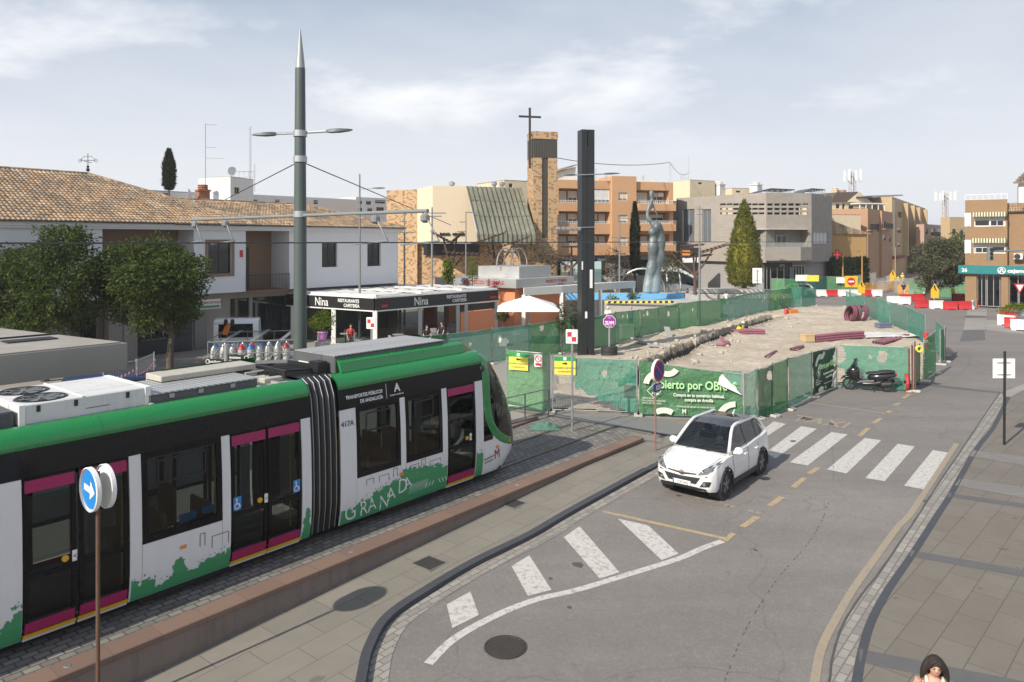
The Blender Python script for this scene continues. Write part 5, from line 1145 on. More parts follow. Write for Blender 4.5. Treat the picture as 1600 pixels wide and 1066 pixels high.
mb = MB(); a, b = u(954), u(992)
facade(mb, (a,-.5,0), (1,0,0), b-a, 4.9, zr+.7, [(u(964)-a, u(978)-a, zf(y0+17), zf(y0+5), .25) for y0 in (296,331,366)], .25); facade(mb, (b,-.5,0), (0,1,0), .5, 4.9, zr+.7); facade(mb, (a,0,0), (0,-1,0), .5, 4.9, zr+.7); mb.box(a, b, 0, 4, zr, zr+.69); mb.build('stair_bay', OBR, ap, recalc=False)
for y0 in (296,331,366): window(ap, u(964), u(978), zf(y0+17), zf(y0+5), -.35, FRW, 1, .8)
for i, q in enumerate(ops):
    if len(q) > 4 and q[4] == 1.6:
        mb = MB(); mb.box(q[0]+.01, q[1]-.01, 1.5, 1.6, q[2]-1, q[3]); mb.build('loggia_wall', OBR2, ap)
        wd = q[1]-q[0]; n_ = 2
        for k in range(n_): x = q[0]+wd*(.08+.48*k); window(ap, x, x+wd*.38, q[2]-.2, q[3]-.3, 1.38, FRW, 1, [.75,.5,.9,.3][(i+k) % 4])
        mb = MB(); mb.box(q[0], q[1], .02, .06, q[2]+.25, q[2]+.31); mb.box(q[0], q[1], .02, .06, q[2]+.02, q[2]+.08)
        for k in range(int(wd/.35)+1): x = q[0]+k*.35; mb.box(x, x+.05, .02, .06, q[2], q[2]+.3)
        mb.build('balcony_rail', FRW, ap)
window(ap, cols[1][0]+.05, cols[1][1]-.05, zf(316)+.2, zf(296)-.05, .1, FRW, 1, .0, name='glazed_balcony', gl=mat('net_curtain', (.6,.6,.58), .6)); window(ap, cols[1][0]+.05, cols[1][1]-.05, zf(318), zf(312), .05, FRW, 3, 0)
mb = MB(); mb.box(u(1034), u(1042), 1.0, 1.45, zf(305), zf(299)); mb.build('air_conditioner', WHITEP, ap)
for y0 in (329, 361, 394):
    mb = MB(); a, b = u(993), u(1051); mb.box(a, b, -1.0, -.0, zf(y0), zf(y0)+1.0); mb.build('balcony_parapet', OBR, ap); railing(ap, [(a,-.95,zf(y0)+1.0),(b,-.95,zf(y0)+1.0)], .5, FRW, .3, .02)
gsh = [(u(874), u(892), .2, 4.2), (u(898), u(915), .2, 4.2), (u(920), u(950), .2, 4.2), (u(1000), u(1030), .2, 4.2)]
mb = MB(); facade(mb, (0,.8,0), (1,0,0), W, 0, 4.9, gsh, .3); mb.build('shop_front', BGR, ap, recalc=False)
for q in gsh: window(ap, q[0], q[1], q[2], q[3], 1.0, FRB, 2, name='shop_window')
sgn = MB(); sgn.box(u(935), u(951), .6, .8, zf(409), zf(402)); so2 = sgn.build('shop_sign', mat('sign_blue', (.02,.03,.16), .5), ap)
txt('Hand', .62, WHITEP, so2, 'lettering', (u(936), .58, zf(407.5)), (1,0,0), bold=.03)
roof_house = MB(); roof_house.ext([(u(870),3,zr),(u(912),3,zr),(u(912),3,zr+2.2),(u(870),3,zr+.9)], (0,5,0)); roof_house.build('penthouse', BW, ap)
mb = MB(); mb.ext([(u(869),2.5,zr+.95),(u(912),2.5,zr+2.35),(u(912),2.5,zr+2.55),(u(869),2.5,zr+1.15)], (0,6,0)); mb.build('penthouse_roof', TILE, ap)
mb = MB(); mb.box(u(950), u(1046), 5, 9, zr-.2, zr+.9); mb.build('roof_parapet', BW, ap)
for px in (931, 1005, 947): antenna(px, 262 if px == 931 else 274, 284, 106, {931:'red and white lattice aerial on the brick apartment roof', 1005:'short television aerial above the apartment stair bay', 947:'small aerial left of the apartment stair bay'}[px], 1)
GCL = slabmat('grey_cladding', (.345,.31,.27), 1.5, .42, 0, .02, .14, .01, .05, False)
nt_ = GCL.node_tree; mpn = [x for x in nt_.nodes if x.bl_idname == 'ShaderNodeMapping'][0]
nn_ = NT.__new__(NT); nn_.m = GCL; nn_.t = nt_; nn_._tc = None; nn_.l(nn_.wallvec(), mpn.inputs[0])
Z_ = 13.5; pts = [Vector((*xy(1057,114), 0)), Vector((*xy(1197,100.7), 0)), Vector((*xy(1268,102), 0)), Vector((*xy(1300,109), 0))]
f1_, f2_, f3_ = (Front(pts[i].xy, pts[i+1].xy) for i in range(3))
gb = thing('grey_civic_building', 'grey clad three storey civic building with slatted top floor behind the conical tree', 'building', f1_.P)
def g_add(fn, name, m, **k): mb = MB(); mb.M = Matrix.Translation(-f1_.P); fn(mb); return mb.build(name, m, gb, **k)
slots = []
def wallfn(mb):
    o1 = [f1_.rect(1066,1085,327,379), f1_.rect(1097,1111,327,379)]
    for r_ in range(3): o1 += [f1_.rect(1125+10*k, 1134+10*k, 318+7*r_-.04*k*0, 321+7*r_) for k in range(7)]
    facade(mb, f1_.P, f1_.d, f1_.W, 4.0, Z_, o1+[(f1_.u(1180), f1_.W, f1_.z(1190,386), f1_.z(1190,359), 2.0)], .3)
    o2 = []
    for r_ in range(3): o2 += [f2_.rect(1199+11*k, 1208+11*k, 318+7*r_, 321.5+7*r_) for k in range(6)]
    facade(mb, f2_.P, f2_.d, f2_.W, 4.0, Z_, o2+[(0, f2_.u(1263), f2_.z(1230,386), f2_.z(1230,359), 2.0)], .3)
    o3 = [f3_.rect(1271,1294,363,381)]
    facade(mb, f3_.P, f3_.d, f3_.W, 4.0, Z_, o3, .3)
    p3 = pts[3]; bk = [p3+Vector((4,16,0)), pts[0]+Vector((6,18,0))]
    mb.face([P3(p3,0),P3(bk[0],0),P3(bk[0],Z_),P3(p3,Z_)]); mb.face([P3(bk[1],0),P3(pts[0],0),P3(pts[0],Z_),P3(bk[1],Z_)]); mb.face([P3(pts[0],Z_-.3)]+[P3(p,Z_-.3) for p in pts[1:]]+[P3(b,Z_-.3) for b in bk]); mb.face([P3(p,4.0) for p in pts]+[P3(b,4.0) for b in bk])
g_add(wallfn, 'wall', GCL, recalc=False)
def gpane(name, fr_, q, dp, m): mbp = lambda mb: mb.ext([fr_.P+fr_.d*q[0]+Vector((0,0,q[2])), fr_.P+fr_.d*q[1]+Vector((0,0,q[2])), fr_.P+fr_.d*q[1]+Vector((0,0,q[3])), fr_.P+fr_.d*q[0]+Vector((0,0,q[3]))], Vector((-fr_.d.y, fr_.d.x, 0))*.08+Vector((0,0,0))); return (mbp, name, m)
def inn(fr_, d): return Vector((-fr_.d.y, fr_.d.x, 0))*d
def gwin(fr_, q, dp, name='window', m=None, mull=2):
    o = inn(fr_, dp); w_ = (q[1]-q[0])/(mull+1); c = lambda a, z: fr_.P+fr_.d*a+Vector((0,0,z))+o
    def frf(mb):
        for k in range(mull+2): a = q[0]+w_*k; mb.bar(c(a, q[2]), c(a, q[3]), .12, .12)
        for z in (q[2]+.05, q[3]-.05): mb.bar(c(q[0], z), c(q[1], z), .12, .12)
    f = g_add(frf, name, STEEL)
    mb = MB(); mb.M = Matrix.Translation(-f1_.P); mb.ext([c(q[0],q[2]), c(q[1],q[2]), c(q[1],q[3]), c(q[0],q[3])], inn(fr_, .06)); mb.build('pane', m or WINGL, f)
HAZEGL = glass('grey_reflective_glass', '#6a7076', .08)
gwin(f1_, f1_.rect(1066,1085,327,379), .2, m=HAZEGL, mull=1); gwin(f1_, f1_.rect(1097,1111,327,379), .2, m=HAZEGL, mull=1); gwin(f3_, f3_.rect(1271,1294,363,381), .2, m=mat('net_curtain', (.6,.6,.58), .6), mull=3)
gwin(f2_, f2_.rect(1200,1240,367,385), 1.8, mull=4); gwin(f1_, f1_.rect(1183,1196,367,385), 1.8, mull=1)
def terr(mb):
    for fr_, a, b in ((f1_, f1_.u(1125), f1_.W), (f2_, 0, f2_.W)):
        mb.ext([fr_.P+fr_.d*a+inn(fr_,3)+Vector((0,0,9.6)), fr_.P+fr_.d*b+inn(fr_,3)+Vector((0,0,9.6)), fr_.P+fr_.d*b+inn(fr_,3)+Vector((0,0,13)), fr_.P+fr_.d*a+inn(fr_,3)+Vector((0,0,13))], inn(fr_,.1))
g_add(terr, 'terrace_wall', BGR)
def backw(mb):
    mb.ext([f1_.P+f1_.d*f1_.u(1180)+inn(f1_,1.9)+Vector((0,0,5.5)), f1_.P+f1_.d*f1_.W+inn(f1_,1.9)+Vector((0,0,5.5)), f1_.P+f1_.d*f1_.W+inn(f1_,1.9)+Vector((0,0,9)), f1_.P+f1_.d*f1_.u(1180)+inn(f1_,1.9)+Vector((0,0,9))], inn(f1_,.1))
    a, b = 0, f2_.u(1263); mb.ext([f2_.P+f2_.d*a+inn(f2_,1.9)+Vector((0,0,5.5)), f2_.P+f2_.d*b+inn(f2_,1.9)+Vector((0,0,5.5)), f2_.P+f2_.d*b+inn(f2_,1.9)+Vector((0,0,9)), f2_.P+f2_.d*a+inn(f2_,1.9)+Vector((0,0,9))], inn(f2_,.1))
g_add(backw, 'balcony_wall', GCL)
def canopy(mb): a, b = f2_.z(1230,359), 0; mb.ext([f1_.P+f1_.d*f1_.u(1150)+inn(f1_,-.6)+Vector((0,0,a)), f2_.P+inn(f2_,-.6)+Vector((0,0,a)), f2_.P+f2_.d*f2_.u(1258)+inn(f2_,-.6)+Vector((0,0,a)), f2_.P+f2_.d*f2_.u(1258)+Vector((0,0,a)), f2_.P+Vector((0,0,a)), f1_.P+f1_.d*f1_.u(1150)+Vector((0,0,a))], (0,0,.12))
g_add(canopy, 'canopy', CONC)
def brl(mb):
    for fr_, a, b in ((f1_, f1_.u(1180), f1_.W), (f2_, 0, f2_.u(1263))): z = f2_.z(1230,386); mb.ext([fr_.P+fr_.d*a+inn(fr_,.05)+Vector((0,0,z)), fr_.P+fr_.d*b+inn(fr_,.05)+Vector((0,0,z)), fr_.P+fr_.d*b+inn(fr_,.05)+Vector((0,0,z+.6)), fr_.P+fr_.d*a+inn(fr_,.05)+Vector((0,0,z+.6))], inn(fr_,.03))
g_add(brl, 'glass_balustrade', glass('balustrade_glass', '#c0c8c8', .05, .35))
q = f2_; oh = [q.P+q.d*q.u(1190)+inn(q,-.8), q.P+q.d*q.u(1242)+inn(q,-1.4), q.P+q.d*q.W*1.0+inn(q,-.15), q.P+q.d*q.W+inn(q,.1), q.P+inn(q,.1)]
g_add(lambda mb: mb.ext([P3(p, q.z(1230,407)) for p in oh], (0,0,q.z(1230,386)-q.z(1230,407))), 'projecting_bay', GCL)
DKSH = mat('dark_shop_front', (.03,.03,.032), .4)
def gfl(mb):
    P_ = [p+Vector((0,1.2,0)) for p in pts]
    for a, b in zip(P_, P_[1:]): mb.ext([P3(a,0),P3(b,0),P3(b,4.0),P3(a,4.0)], (0,.4,0))
g_add(gfl, 'ground_floor', BGR)
for fr_, x0_, x1_ in ((f1_,1112,1130), (f1_,1150,1190), (f2_,1200,1242), (f2_,1246,1264), (f3_,1270,1296)):
    qq = fr_.rect(x0_, x1_, 410, 450); gwin(fr_, (qq[0], qq[1], .2, 3.6), 1.1, 'shop_window', DKGLASS, 3)
g_add(lambda mb: mb.ext([f2_.P+f2_.d*f2_.u(1199)+inn(f2_,.8)+Vector((0,0,3.3)), f2_.P+f2_.d*f2_.u(1243)+inn(f2_,.8)+Vector((0,0,3.3)), f2_.P+f2_.d*f2_.u(1243)+inn(f2_,.8)+Vector((0,0,3.95)), f2_.P+f2_.d*f2_.u(1199)+inn(f2_,.8)+Vector((0,0,3.95))], inn(f2_,.1)), 'shop_fascia', DKSH)
p = f2_.P+f2_.d*f2_.u(1223)+inn(f2_,.78)+Vector((0,0,3.4))-f1_.P; txt('on', .75, STEEL, gb, 'shop_lettering', p, f2_.d, bold=.02)
SOL = mat('solar_panel', (.02,.022,.03), .3, var=.2)
for nm, px0, px1, dx in (('a', 1175, 1243, 0), ('b', 1252, 1290, 0)):
    o_ = D(px0, 301, 106); e_ = D(px1, 291, 106); t = thing('solar_canopy', {'a':'larger dark solar panel canopy on the grey civic building roof','b':'smaller dark solar panel canopy at the right end of the grey roof'}[nm], 'solar canopy', (o_.x, o_.y, Z_-.3), R(2)); wl = e_.x-o_.x
    mb = MB(); mb.ext([(0,0,.4),(wl*.45,0,1.15),(wl,0,1.0),(wl,0,1.12),(wl*.45,0,1.27),(0,0,.52)], (0,5,0)); mb.build('panels', SOL, t)
    mb = MB()
    for k in range(5): x = wl*(.45+.135*k); mb.bar((x,0,0), (x,0,1.05), .07, .07); mb.bar((x,0,0), (x-wl*.12,0,1.0), .05, .05)
    mb.bar((wl*.4,0,.45), (wl,0,.45), .06, .06); mb.build('frame', STEEL, t)
mb = MB(); a = D(1052, 398, 108); 
block('dark_side_wall', 'narrow black clad building between the apartments and the grey building', xy(1051,111), xy(1060,111.5), 10, D(1055,314,111).z, DKSH, [], par=.3)
block('old_pale_house', 'old pale house with stained wall and arched window behind the grey building', xy(1044,140), xy(1103,142), 8, D(1075,288,140).z, BW, [(1070,1080,300,306)], blind=0)
block('dark_stair_tower', 'grey brown stair tower on the old pale house roof', xy(1078,136), xy(1117,139), 6, D(1095,282,137).z, BCR, [(1091,1097,285,288)], blind=0, par=0)
block('brick_parapet_house', 'low brick topped house right of the grey brown stair tower', xy(1112,141), xy(1138,142), 8, D(1125,295,141).z, BPK, [], par=0)
block('cream_attic_house', 'cream attic with white chimney behind the grey building roof', xy(1144,138), xy(1184,140), 8, D(1160,295,139).z, BCR, [(1150,1157,298,301)], blind=0, par=0, roofm=TILE)
chimney(1181, 285, 296, 138, 1.6, 'white chimney on the cream attic behind the grey building', BW); chimney(1123, 284, 296, 140, 1.6, 'round white chimney on the brick topped house', BW)
antenna(1047, 254, 284, 112, 'tall mast carrying a wire at the right end of the apartment roof', 1); antenna(1076, 243, 283, 138, 'ladder like aerial on the dark stair tower', 1); antenna(1064, 275, 283, 130, 'thin bent aerial beside the ladder like aerial', 0)
block('ochre_brick_house', 'ochre brick gable house with tiled roof behind the hedge', xy(1298,112), xy(1354,114), 12, D(1325,366,113).z, brick('ochre_brick', ('#c09a62','#b48c56'), '#b09468', .25, .08), [], cat='house', par=0, side=[(1.0,3.4,1,3.4),(1.0,3.2,4.4,6.6),(5,7,4.4,6.6)])
t = bpy.data.objects['ochre_brick_house']; wl = Front(xy(1298,112), xy(1354,114)).W
zz = D(1325,366,113).z; mb = MB(); mb.ext([(-.2,-.3,zz),(wl+.6,-.3,zz),(wl+.6,-.3,zz+.15),(wl*.5,-.3,zz+1.0),(-.2,-.3,zz+2.1)], (0,12.5,0)); mb.build('gable_roof', [TILE], t)
railing(t, [(wl+.9,1,3.6),(wl+.9,8,3.6)], 1.0, BLACKM, .2, .02, 'balcony_railing'); mb = MB(); mb.box(wl, wl+.95, .8, 8.2, 3.4, 3.6); mb.build('balcony_floor', BPK, t)
block('cream_house', 'pale cream house with tiled gable above the ochre brick house', xy(1299,120), xy(1345,122), 10, D(1320,336,121).z, BCR, [], cat='house', par=0, side=[(1,3,6,8.2)], roofm=TILE)
block('beige_villa', 'beige villa with white pergola terrace and dark tiled roof', xy(1298,132), xy(1362,135), 12, D(1325,316,133).z, BCR, [(1306,1312,319,326),(1316,1320,318,328),(1326,1334,319,328)], cat='house', par=0, blind=.2)
t = bpy.data.objects['beige_villa']; wl = Front(xy(1298,132), xy(1362,135)).W; zz = D(1325,316,133).z; mb = MB(); mb.ext([(-.4,-.4,zz),(wl*.9,-.4,zz),(wl*.62,-.4,zz+1.9),(wl*.1,-.4,zz+1.7)], (0,12,0)); mb.build('tiled_roof', mat('dark_tile', (.1,.075,.06), .85, var=.4, vs=4), t); mb = MB(); mb.ext([(wl*.35,-.5,zz),(wl*.95,-.5,zz),(wl*.65,-.5,zz+1.9)], (0,.4,0)); mb.build('gable', BCR, t)
mb = MB()
for k in range(5): mb.box(wl*(.45+.15*k)-.06, wl*(.45+.15*k)+.06, -2.5, -2.38, zz-2.6, zz-.4)
mb.box(wl*.42, wl*1.1, -2.6, -.5, zz-.4, zz-.2); mb.build('pergola', FRW, t)
chimney(1317, 297, 310, 136, 1.2, 'salmon chimney on the beige villa roof', BPK); chimney(1305, 294, 304, 140, 1.2, 'cream chimney left of the salmon chimney', BCR)
block('orange_town_house', 'orange rendered town house with iron balconies in the far street', xy(1356,124), xy(1379,132), 8, D(1368,327,127).z, BOR, [(1368,1374,350,362),(1361,1365,350,362)], cat='house', rail=[(1353,1364,354,360)])
block('narrow_orange_house', 'narrow orange house with balcony beside the tall ochre block', xy(1378,130), xy(1401,142), 8, D(1390,331,135).z, BOR, [(1379,1384,346,356),(1388,1392,370,378),(1379,1384,366,376)], cat='house', rail=[(1377,1389,352,358)])
block('ochre_apartment_block', 'tall ochre apartment block with ribbed bays in the far street', xy(1394,138), xy(1446,188), 12, D(1420,313,150).z, BYE, [(1403,1409,331,340),(1414,1418,334,342),(1424,1427,336,344),(1434,1438,337,345),(1402,1408,355,364),(1413,1419,356,362),(1433,1438,357,364),(1402,1407,378,386),(1412,1418,378,386),(1424,1426,356,364)], blind=.5)
t = bpy.data.objects['ochre_apartment_block']; fo = Front(xy(1394,138), xy(1446,188))
for px in (1410, 1421, 1430, 1441): mb = MB(); a = fo.u(px); mb.box(a, a+1.4, -1.0, 0, 4, D(1420,313,150).z-.6); mb.build('bay', BYE, t)
mb = MB(); zz = D(1420,313,150).z; mb.ext([(-9,2,zz-.6),(fo.W*.55,2,zz+1.9),(fo.W*.55,2,zz+2.2),(-9,2,zz-.3)], (0,7,0)); mb.build('solar_roof', SOL, t)
mb = MB(); mb.box(0, 12, -.9, .0, 3.6, 4.1); mb.build('red_awning', MC['maroon_cloth'], t)
block('pale_block_end', 'pale lit end wall of the ochre apartment block with small window', xy(1366,141), xy(1394,138.5), 1.2, D(1380,313,140).z, BCR, [(1384,1389,322,327)], blind=0)  # same ochre block: sunlit tone of this end put into a paler render
block('brick_corner_house', 'two storey brick corner house with tiled eaves beyond the olive tree', xy(1444,155), xy(1478,172), 1.5, D(1460,352,163).z, BPK, [(1446,1450,358,366),(1455,1461,357,368),(1465,1472,357,368)], cat='house', par=0, roofm=TILE, rail=[(1454,1473,360,370)], blind=0)
block('yellow_far_house', 'yellow house with rounded gable between the mast and the bank', xy(1484,150), xy(1513,152), 2, D(1498,340,151).z, BYE, [(1488,1494,358,366),(1500,1506,358,366)], cat='house', par=0)
def cellmast(px, ytop, ybase, Y, label, lattice):
    b = D(px, ybase, Y); h = D(px, ytop, Y).z-b.z; t = thing('phone_mast', label, 'phone mast', b); mb = MB(); w_ = .5
    for sx, sy in ((1,1),(1,-1),(-1,1),(-1,-1)): mb.bar((sx*w_,sy*w_,-3), (sx*w_*.8,sy*w_*.8,h), .12, .12)
    n_ = int(h/1.0)
    for i in range(n_):
        z = i*h/n_; q = w_*.9
        mb.bar((-q,-q,z), (q,-q,z+h/n_), .07, .07); mb.bar((q,-q,z), (q,q,z+h/n_), .07, .07); mb.bar((-q,-q,z), (-q,q,z+h/n_), .07, .07)
    mb.build('lattice', mat('mast_red_white', (.45,.38,.37), .6), t)
    mb = MB()
    for k in range(8): a = 2*PI*k/8; r_ = 2.1 if lattice else 1.5; mb.box(r_*cos(a)-.15, r_*cos(a)+.15, r_*sin(a)-.12, r_*sin(a)+.12, h-1.9, h+(.3 if k % 2 else 0)); mb.bar((0,0,h-1.1), (r_*cos(a), r_*sin(a), h-1.1), .07, .07)
    mb.build('antennas', WHITEP, t)
cellmast(1477, 301, 350, 175, 'tall lattice phone mast with a ring of antennas left of the bank', True); cellmast(1332, 268, 300, 142, 'cluster of white phone antennas on the beige villa roof', False)
BBR = brick('tan_brick', ('#9a7a58','#8c6c4c'), '#8a765e', .25, .07)
fb = Front(xy(1508,77.5), xy(1574,75.5)); bk = bldg('bank_building', 'tan brick corner building with striped awnings above a teal bank front', fb)
u = fb.u; zB = lambda y: fb.z(1540, y); zr = zB(312); W = fb.W; zs_ = zB(415)
b1 = [fb.rect(1522,1571,333,354), fb.rect(1521,1571,374,396)]
mb = MB(); facade(mb, (0,0,0), (1,0,0), W, zs_, zr, b1, .25); facade(mb, (W,0,0), (0,1,0), .8, zs_, zr); facade(mb, (0,9,0), (0,-1,0), 9, zs_, zr); mb.face([(0,0,zs_),(W,0,zs_),(W,9,zs_),(0,9,zs_)]); mb.face([(0,0,zr-.2),(W,0,zr-.2),(W,9,zr-.2),(0,9,zr-.2)]); mb.build('wall', BBR, bk, recalc=False)
mb = MB(); facade(mb, (W,.8,0), (1,0,0), 9, zs_, zr-.6); mb.face([(W,.8,zr-.6),(W+9,.8,zr-.6),(W+9,9,zr-.6),(W,9,zr-.6)]); mb.face([(W,.8,zs_),(W+9,.8,zs_),(W+9,9,zs_),(W,9,zs_)]); mb.build('side_wall', BBR, bk, recalc=False)
tiles(bk, .5, zr-1.3, 1.3, zr-.4, W, W+9, W, W+9, 'tiled_strip')
mb = MB(); mb.box(W+1.0, W+9, 2.5, 8, zr-.6, zr+1.7); mb.build('attic', BW, bk); tiles(bk, 2.0, zr+1.7, 5.5, zr+3.0, W+.5, W+9, W+1.5, W+9, 'attic_roof')
for q in b1:
    window(bk, q[0], q[1], q[2], q[3], .1, FRW, 1, .55, .1); 
    w_ = q[1]-q[0]; window(bk, q[0]+w_*(.52 if q is b1[0] else .06), q[0]+w_*(.95 if q is b1[0] else .5), q[2]+.05, q[2]+.62, .05, FRW, 1, 0, .05)
    mb = MB()
    for k in range(24): a = q[0]-.1+(w_+.2)*k/24; mb.ext([(a,0,q[3]+.1),(a+(w_+.2)/24,0,q[3]+.1),(a+(w_+.2)/24,-.55,q[3]-.18),(a,-.55,q[3]-.18)], (0,0,-.02), k % 2); mb.box(a, a+(w_+.2)/24, -.56, -.54, q[3]-.38, q[3]-.19, k % 2)
    mb.build('awning', [AWN, mat('awning_stripe', (.12,.11,.05), .8)], bk)
for y0, y1 in ((333,354), (375,396)): mb = MB(); q = fb.rect(1508.5,1517,y0,y1); mb.box(-.04, q[1], -.04, 0, q[2], q[3]); mb.build('corner_panel', FRW, bk); window(bk, q[0]+.2, q[1]-.15, q[2]+.05, q[2]+.8, -.1, FRW, 0)
railing(bk, [(0,.2,zr),(W,.2,zr)], .55, FRW, .5, .02, 'roof_railing', .02)
TEAL = mat('teal_sign', (.01,.17,.18), .45)
mb = MB(); mb.box(-.6, W+9, -.35, .1, zB(428), zs_-.02); tf = mb.build('teal_fascia', TEAL, bk)
txt('cajamar', .52, WHITEP, tf, 'lettering', (u(1574), -.36, zB(425)), (1,0,0), bold=.03, sx=1.15); txt('26', .5, WHITEP, tf, 'lettering', (-.3, -.36, zB(425)), (1,0,0), bold=.03)
mb = MB()
for k in range(3): mb.lathe([(.05,.0),(.12,.0),(.12,.02),(.05,.02)], (u(1565)+.0+(.16 if k == 1 else -.16 if k == 2 else 0), -.37, zB(422.3)+(.12 if k == 0 else -.1)), 10, axis='y', caps=False)
mb.lathe([(.3,.0),(.36,.0),(.36,.02),(.3,.02)], (u(1565), -.37, zB(422.3)), 18, axis='y', caps=False); mb.build('round_logo', WHITEP, tf)
gz0 = zB(428)
for a, b in ((u(1508),u(1526)), (u(1564),u(1576)), (W+4.2,W+5)): mb = MB(); mb.box(a, b, .1, .7, 0, gz0); mb.build('pillar', BBR, bk)
for a, b in ((1527,1541), (1542,1563), (1577,1605)): window(bk, u(a), u(b), .15, gz0-.05, .5, STEEL, 1, name='shop_window', gl=DKGLASS)
mb = MB(); mb.box(0, W+9, 1.0, 1.2, 0, gz0); mb.build('ground_floor_wall', DKSH, bk)
mb = MB(); mb.box(u(1584), u(1598), .1, .55, zB(405), zB(396)); ac_ = mb.build('air_conditioner', WHITEP, bk, bev=.03); mb = MB(); mb.lathe([(.001,-.0),(.26,-.0),(.28,-.03)], (u(1589.5), .09, zB(400.5)), 16, axis='y'); mb.build('fan_grille', DARK, ac_)
BLKS = mat('black_fascia', (.016,.017,.018), .45); ALU = mat('grey_aluminium', (.4,.41,.41), .45, .4); ORNG = mat('orange_board', (.68,.25,.12), .8, var=.35, vs=14); REDT = mat('red_lettering', (.45,.03,.03), .5); SLV = mat('brushed_silver', (.5,.5,.49), .4, .6, var=.1)
def kz(px, py, z): Y = (CH-z)*F/(py-HZ); return Vector(((px-HX)*Y/F, Y, 0))
c0 = kz(586, 466.5, 3.2)
def uu(p, d, px): k = (px-HX)/F; return (k*p.y-p.x)/(d.x-k*d.y)
dL = (kz(480, 460.8, 3.2)-c0).normalized(); dR = (kz(777, 453, 3.2)-c0).normalized(); LR = uu(c0, dR, 777); LL = uu(c0, dL, 400)
kn = thing('cafe_kiosk', 'glazed cafe kiosk with black fascia and white awning roof behind the tram', 'kiosk', c0)
def fasc(d, L, z0, z1, name, m, off=0.0, th=.12, parent=kn, a0=0.0):
    nn = Vector((d.y, -d.x, 0)); nn = nn if nn.dot(-c0) > 0 else -nn; mb = MB(); a = d*a0+nn*off; b = d*L+nn*off
    mb.ext([a+Vector((0,0,z0)), b+Vector((0,0,z0)), b+Vector((0,0,z1)), a+Vector((0,0,z1))], nn*th); return mb.build(name, m, parent), nn
fl_, nL = fasc(dL, LL-3.3, 2.42, 3.2, 'fascia', BLKS); fr_, nR = fasc(dR, LR, 2.42, 3.2, 'fascia', BLKS)
fasc(dL, LL-3.3, 2.34, 2.42, 'fascia_trim', FRW, -.01, .14); fasc(dR, LR, 2.34, 2.42, 'fascia_trim', FRW, -.01, .14); fasc(dL, LL-3.3, 3.2, 3.26, 'fascia_trim', FRW, -.01, .14); fasc(dR, LR, 3.2, 3.26, 'fascia_trim', FRW, -.01, .14)
pc_ = [Vector((0,0,3.27)), dR*LR+Vector((0,0,3.27)), dR*LR+dL*LL+Vector((0,0,3.3)), dL*LL+Vector((0,0,3.27))]
mb = MB(); mb.ext(pc_, (0,0,.06)); mb.build('roof', FRW, kn)
AWC = mat('awning_cloth', (.62,.6,.56), .8, var=.12, dirt=.2)
for i in range(4):
    a = dR*(LR*(i+.04)/4)+dL*.4; b = dR*(LR*(i+.96)/4)+dL*.4; mb = MB(); mb.grid(lambda s_, t: a+(b-a)*s_+dL*((LL-4.5)*t)+Vector((0,0,3.4+.05*abs(sin(t*PI*6))-.05*sin(s_*PI))), 3, 42); mb.build('roof_awning', AWC, kn, smooth=50)
for i in range(3): mb = MB(); a = dR*(LR*i/3+.1)+Vector((0,0,3.36)); mb.bar(a, a+dL*(LL-3.5), .1, .14); mb.build('roof_beam', FRW, kn)
mb = MB(); a = dL*(LL-3.2); mb.grid(lambda s_, t: a+dL*(3.2*s_)+dR*(6*t)+Vector((0,0,3.15-.12*abs(sin(s_*PI*6))+.05*t)), 36, 2); mb.build('side_awning', AWC, kn)
for d, L, ps in ((dL, LL, (0, .32, .66)), (dR, LR, (.33, .64, .71, .985))):
    for q in ps: mb = MB(); p = d*(L*q); mb.box(p.x-.14, p.x+.14, p.y-.1, p.y+.1, 0, 2.36); mb.build('post', FRW if d is dL else ALU, kn)
mb = MB(); a, b = dR*LR*.665, dR*LR*.98
mb.ext([a+Vector((0,0,0)), b, b+Vector((0,0,1.75)), a+Vector((0,0,1.75))], -nR*.1); mb.build('orange_panel', ORNG, kn)
mb = MB(); mb.ext([a+Vector((0,0,1.8)), b+Vector((0,0,1.8)), b+Vector((0,0,2.3)), a+Vector((0,0,2.3))], -nR*.1); mb.build('blackboard_panel', BLKS, kn)
CLRG = glass('clear_glass', '#20262a', .03, .14)
mb = MB(); a, b = dR*.15, dR*LR*.66; mb.ext([a+Vector((0,0,.1)), b+Vector((0,0,.1)), b+Vector((0,0,2.3)), a+Vector((0,0,2.3))], -nR*.02); mb.build('glazing', CLRG, kn)
mb = MB(); a, b = dL*.15, dL*(LL-4); mb.ext([a+Vector((0,0,.1)), b+Vector((0,0,.1)), b+Vector((0,0,2.3)), a+Vector((0,0,2.3))], -nL*.02); mb.build('glazing', CLRG, kn)
for q in (.2, .56): mb = MB(); p = dR*LR*q-nR*.3; mb.box(p.x-.09, p.x+.09, p.y-.09, p.y+.09, 0, 2.34); mb.build('wooden_post', WOOD, kn)
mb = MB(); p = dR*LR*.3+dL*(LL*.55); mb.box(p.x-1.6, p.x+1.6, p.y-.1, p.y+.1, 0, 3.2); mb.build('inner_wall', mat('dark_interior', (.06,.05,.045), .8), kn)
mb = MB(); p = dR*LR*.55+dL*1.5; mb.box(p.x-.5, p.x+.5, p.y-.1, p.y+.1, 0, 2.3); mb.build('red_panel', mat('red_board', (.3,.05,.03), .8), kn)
mb = MB(); mb.ext([(0,0,.03), dR*LR+Vector((0,0,.03)), dR*LR+dL*LL+Vector((0,0,.03)), dL*LL+Vector((0,0,.03))], (0,0,.03)); mb.build('floor', CONC, kn)
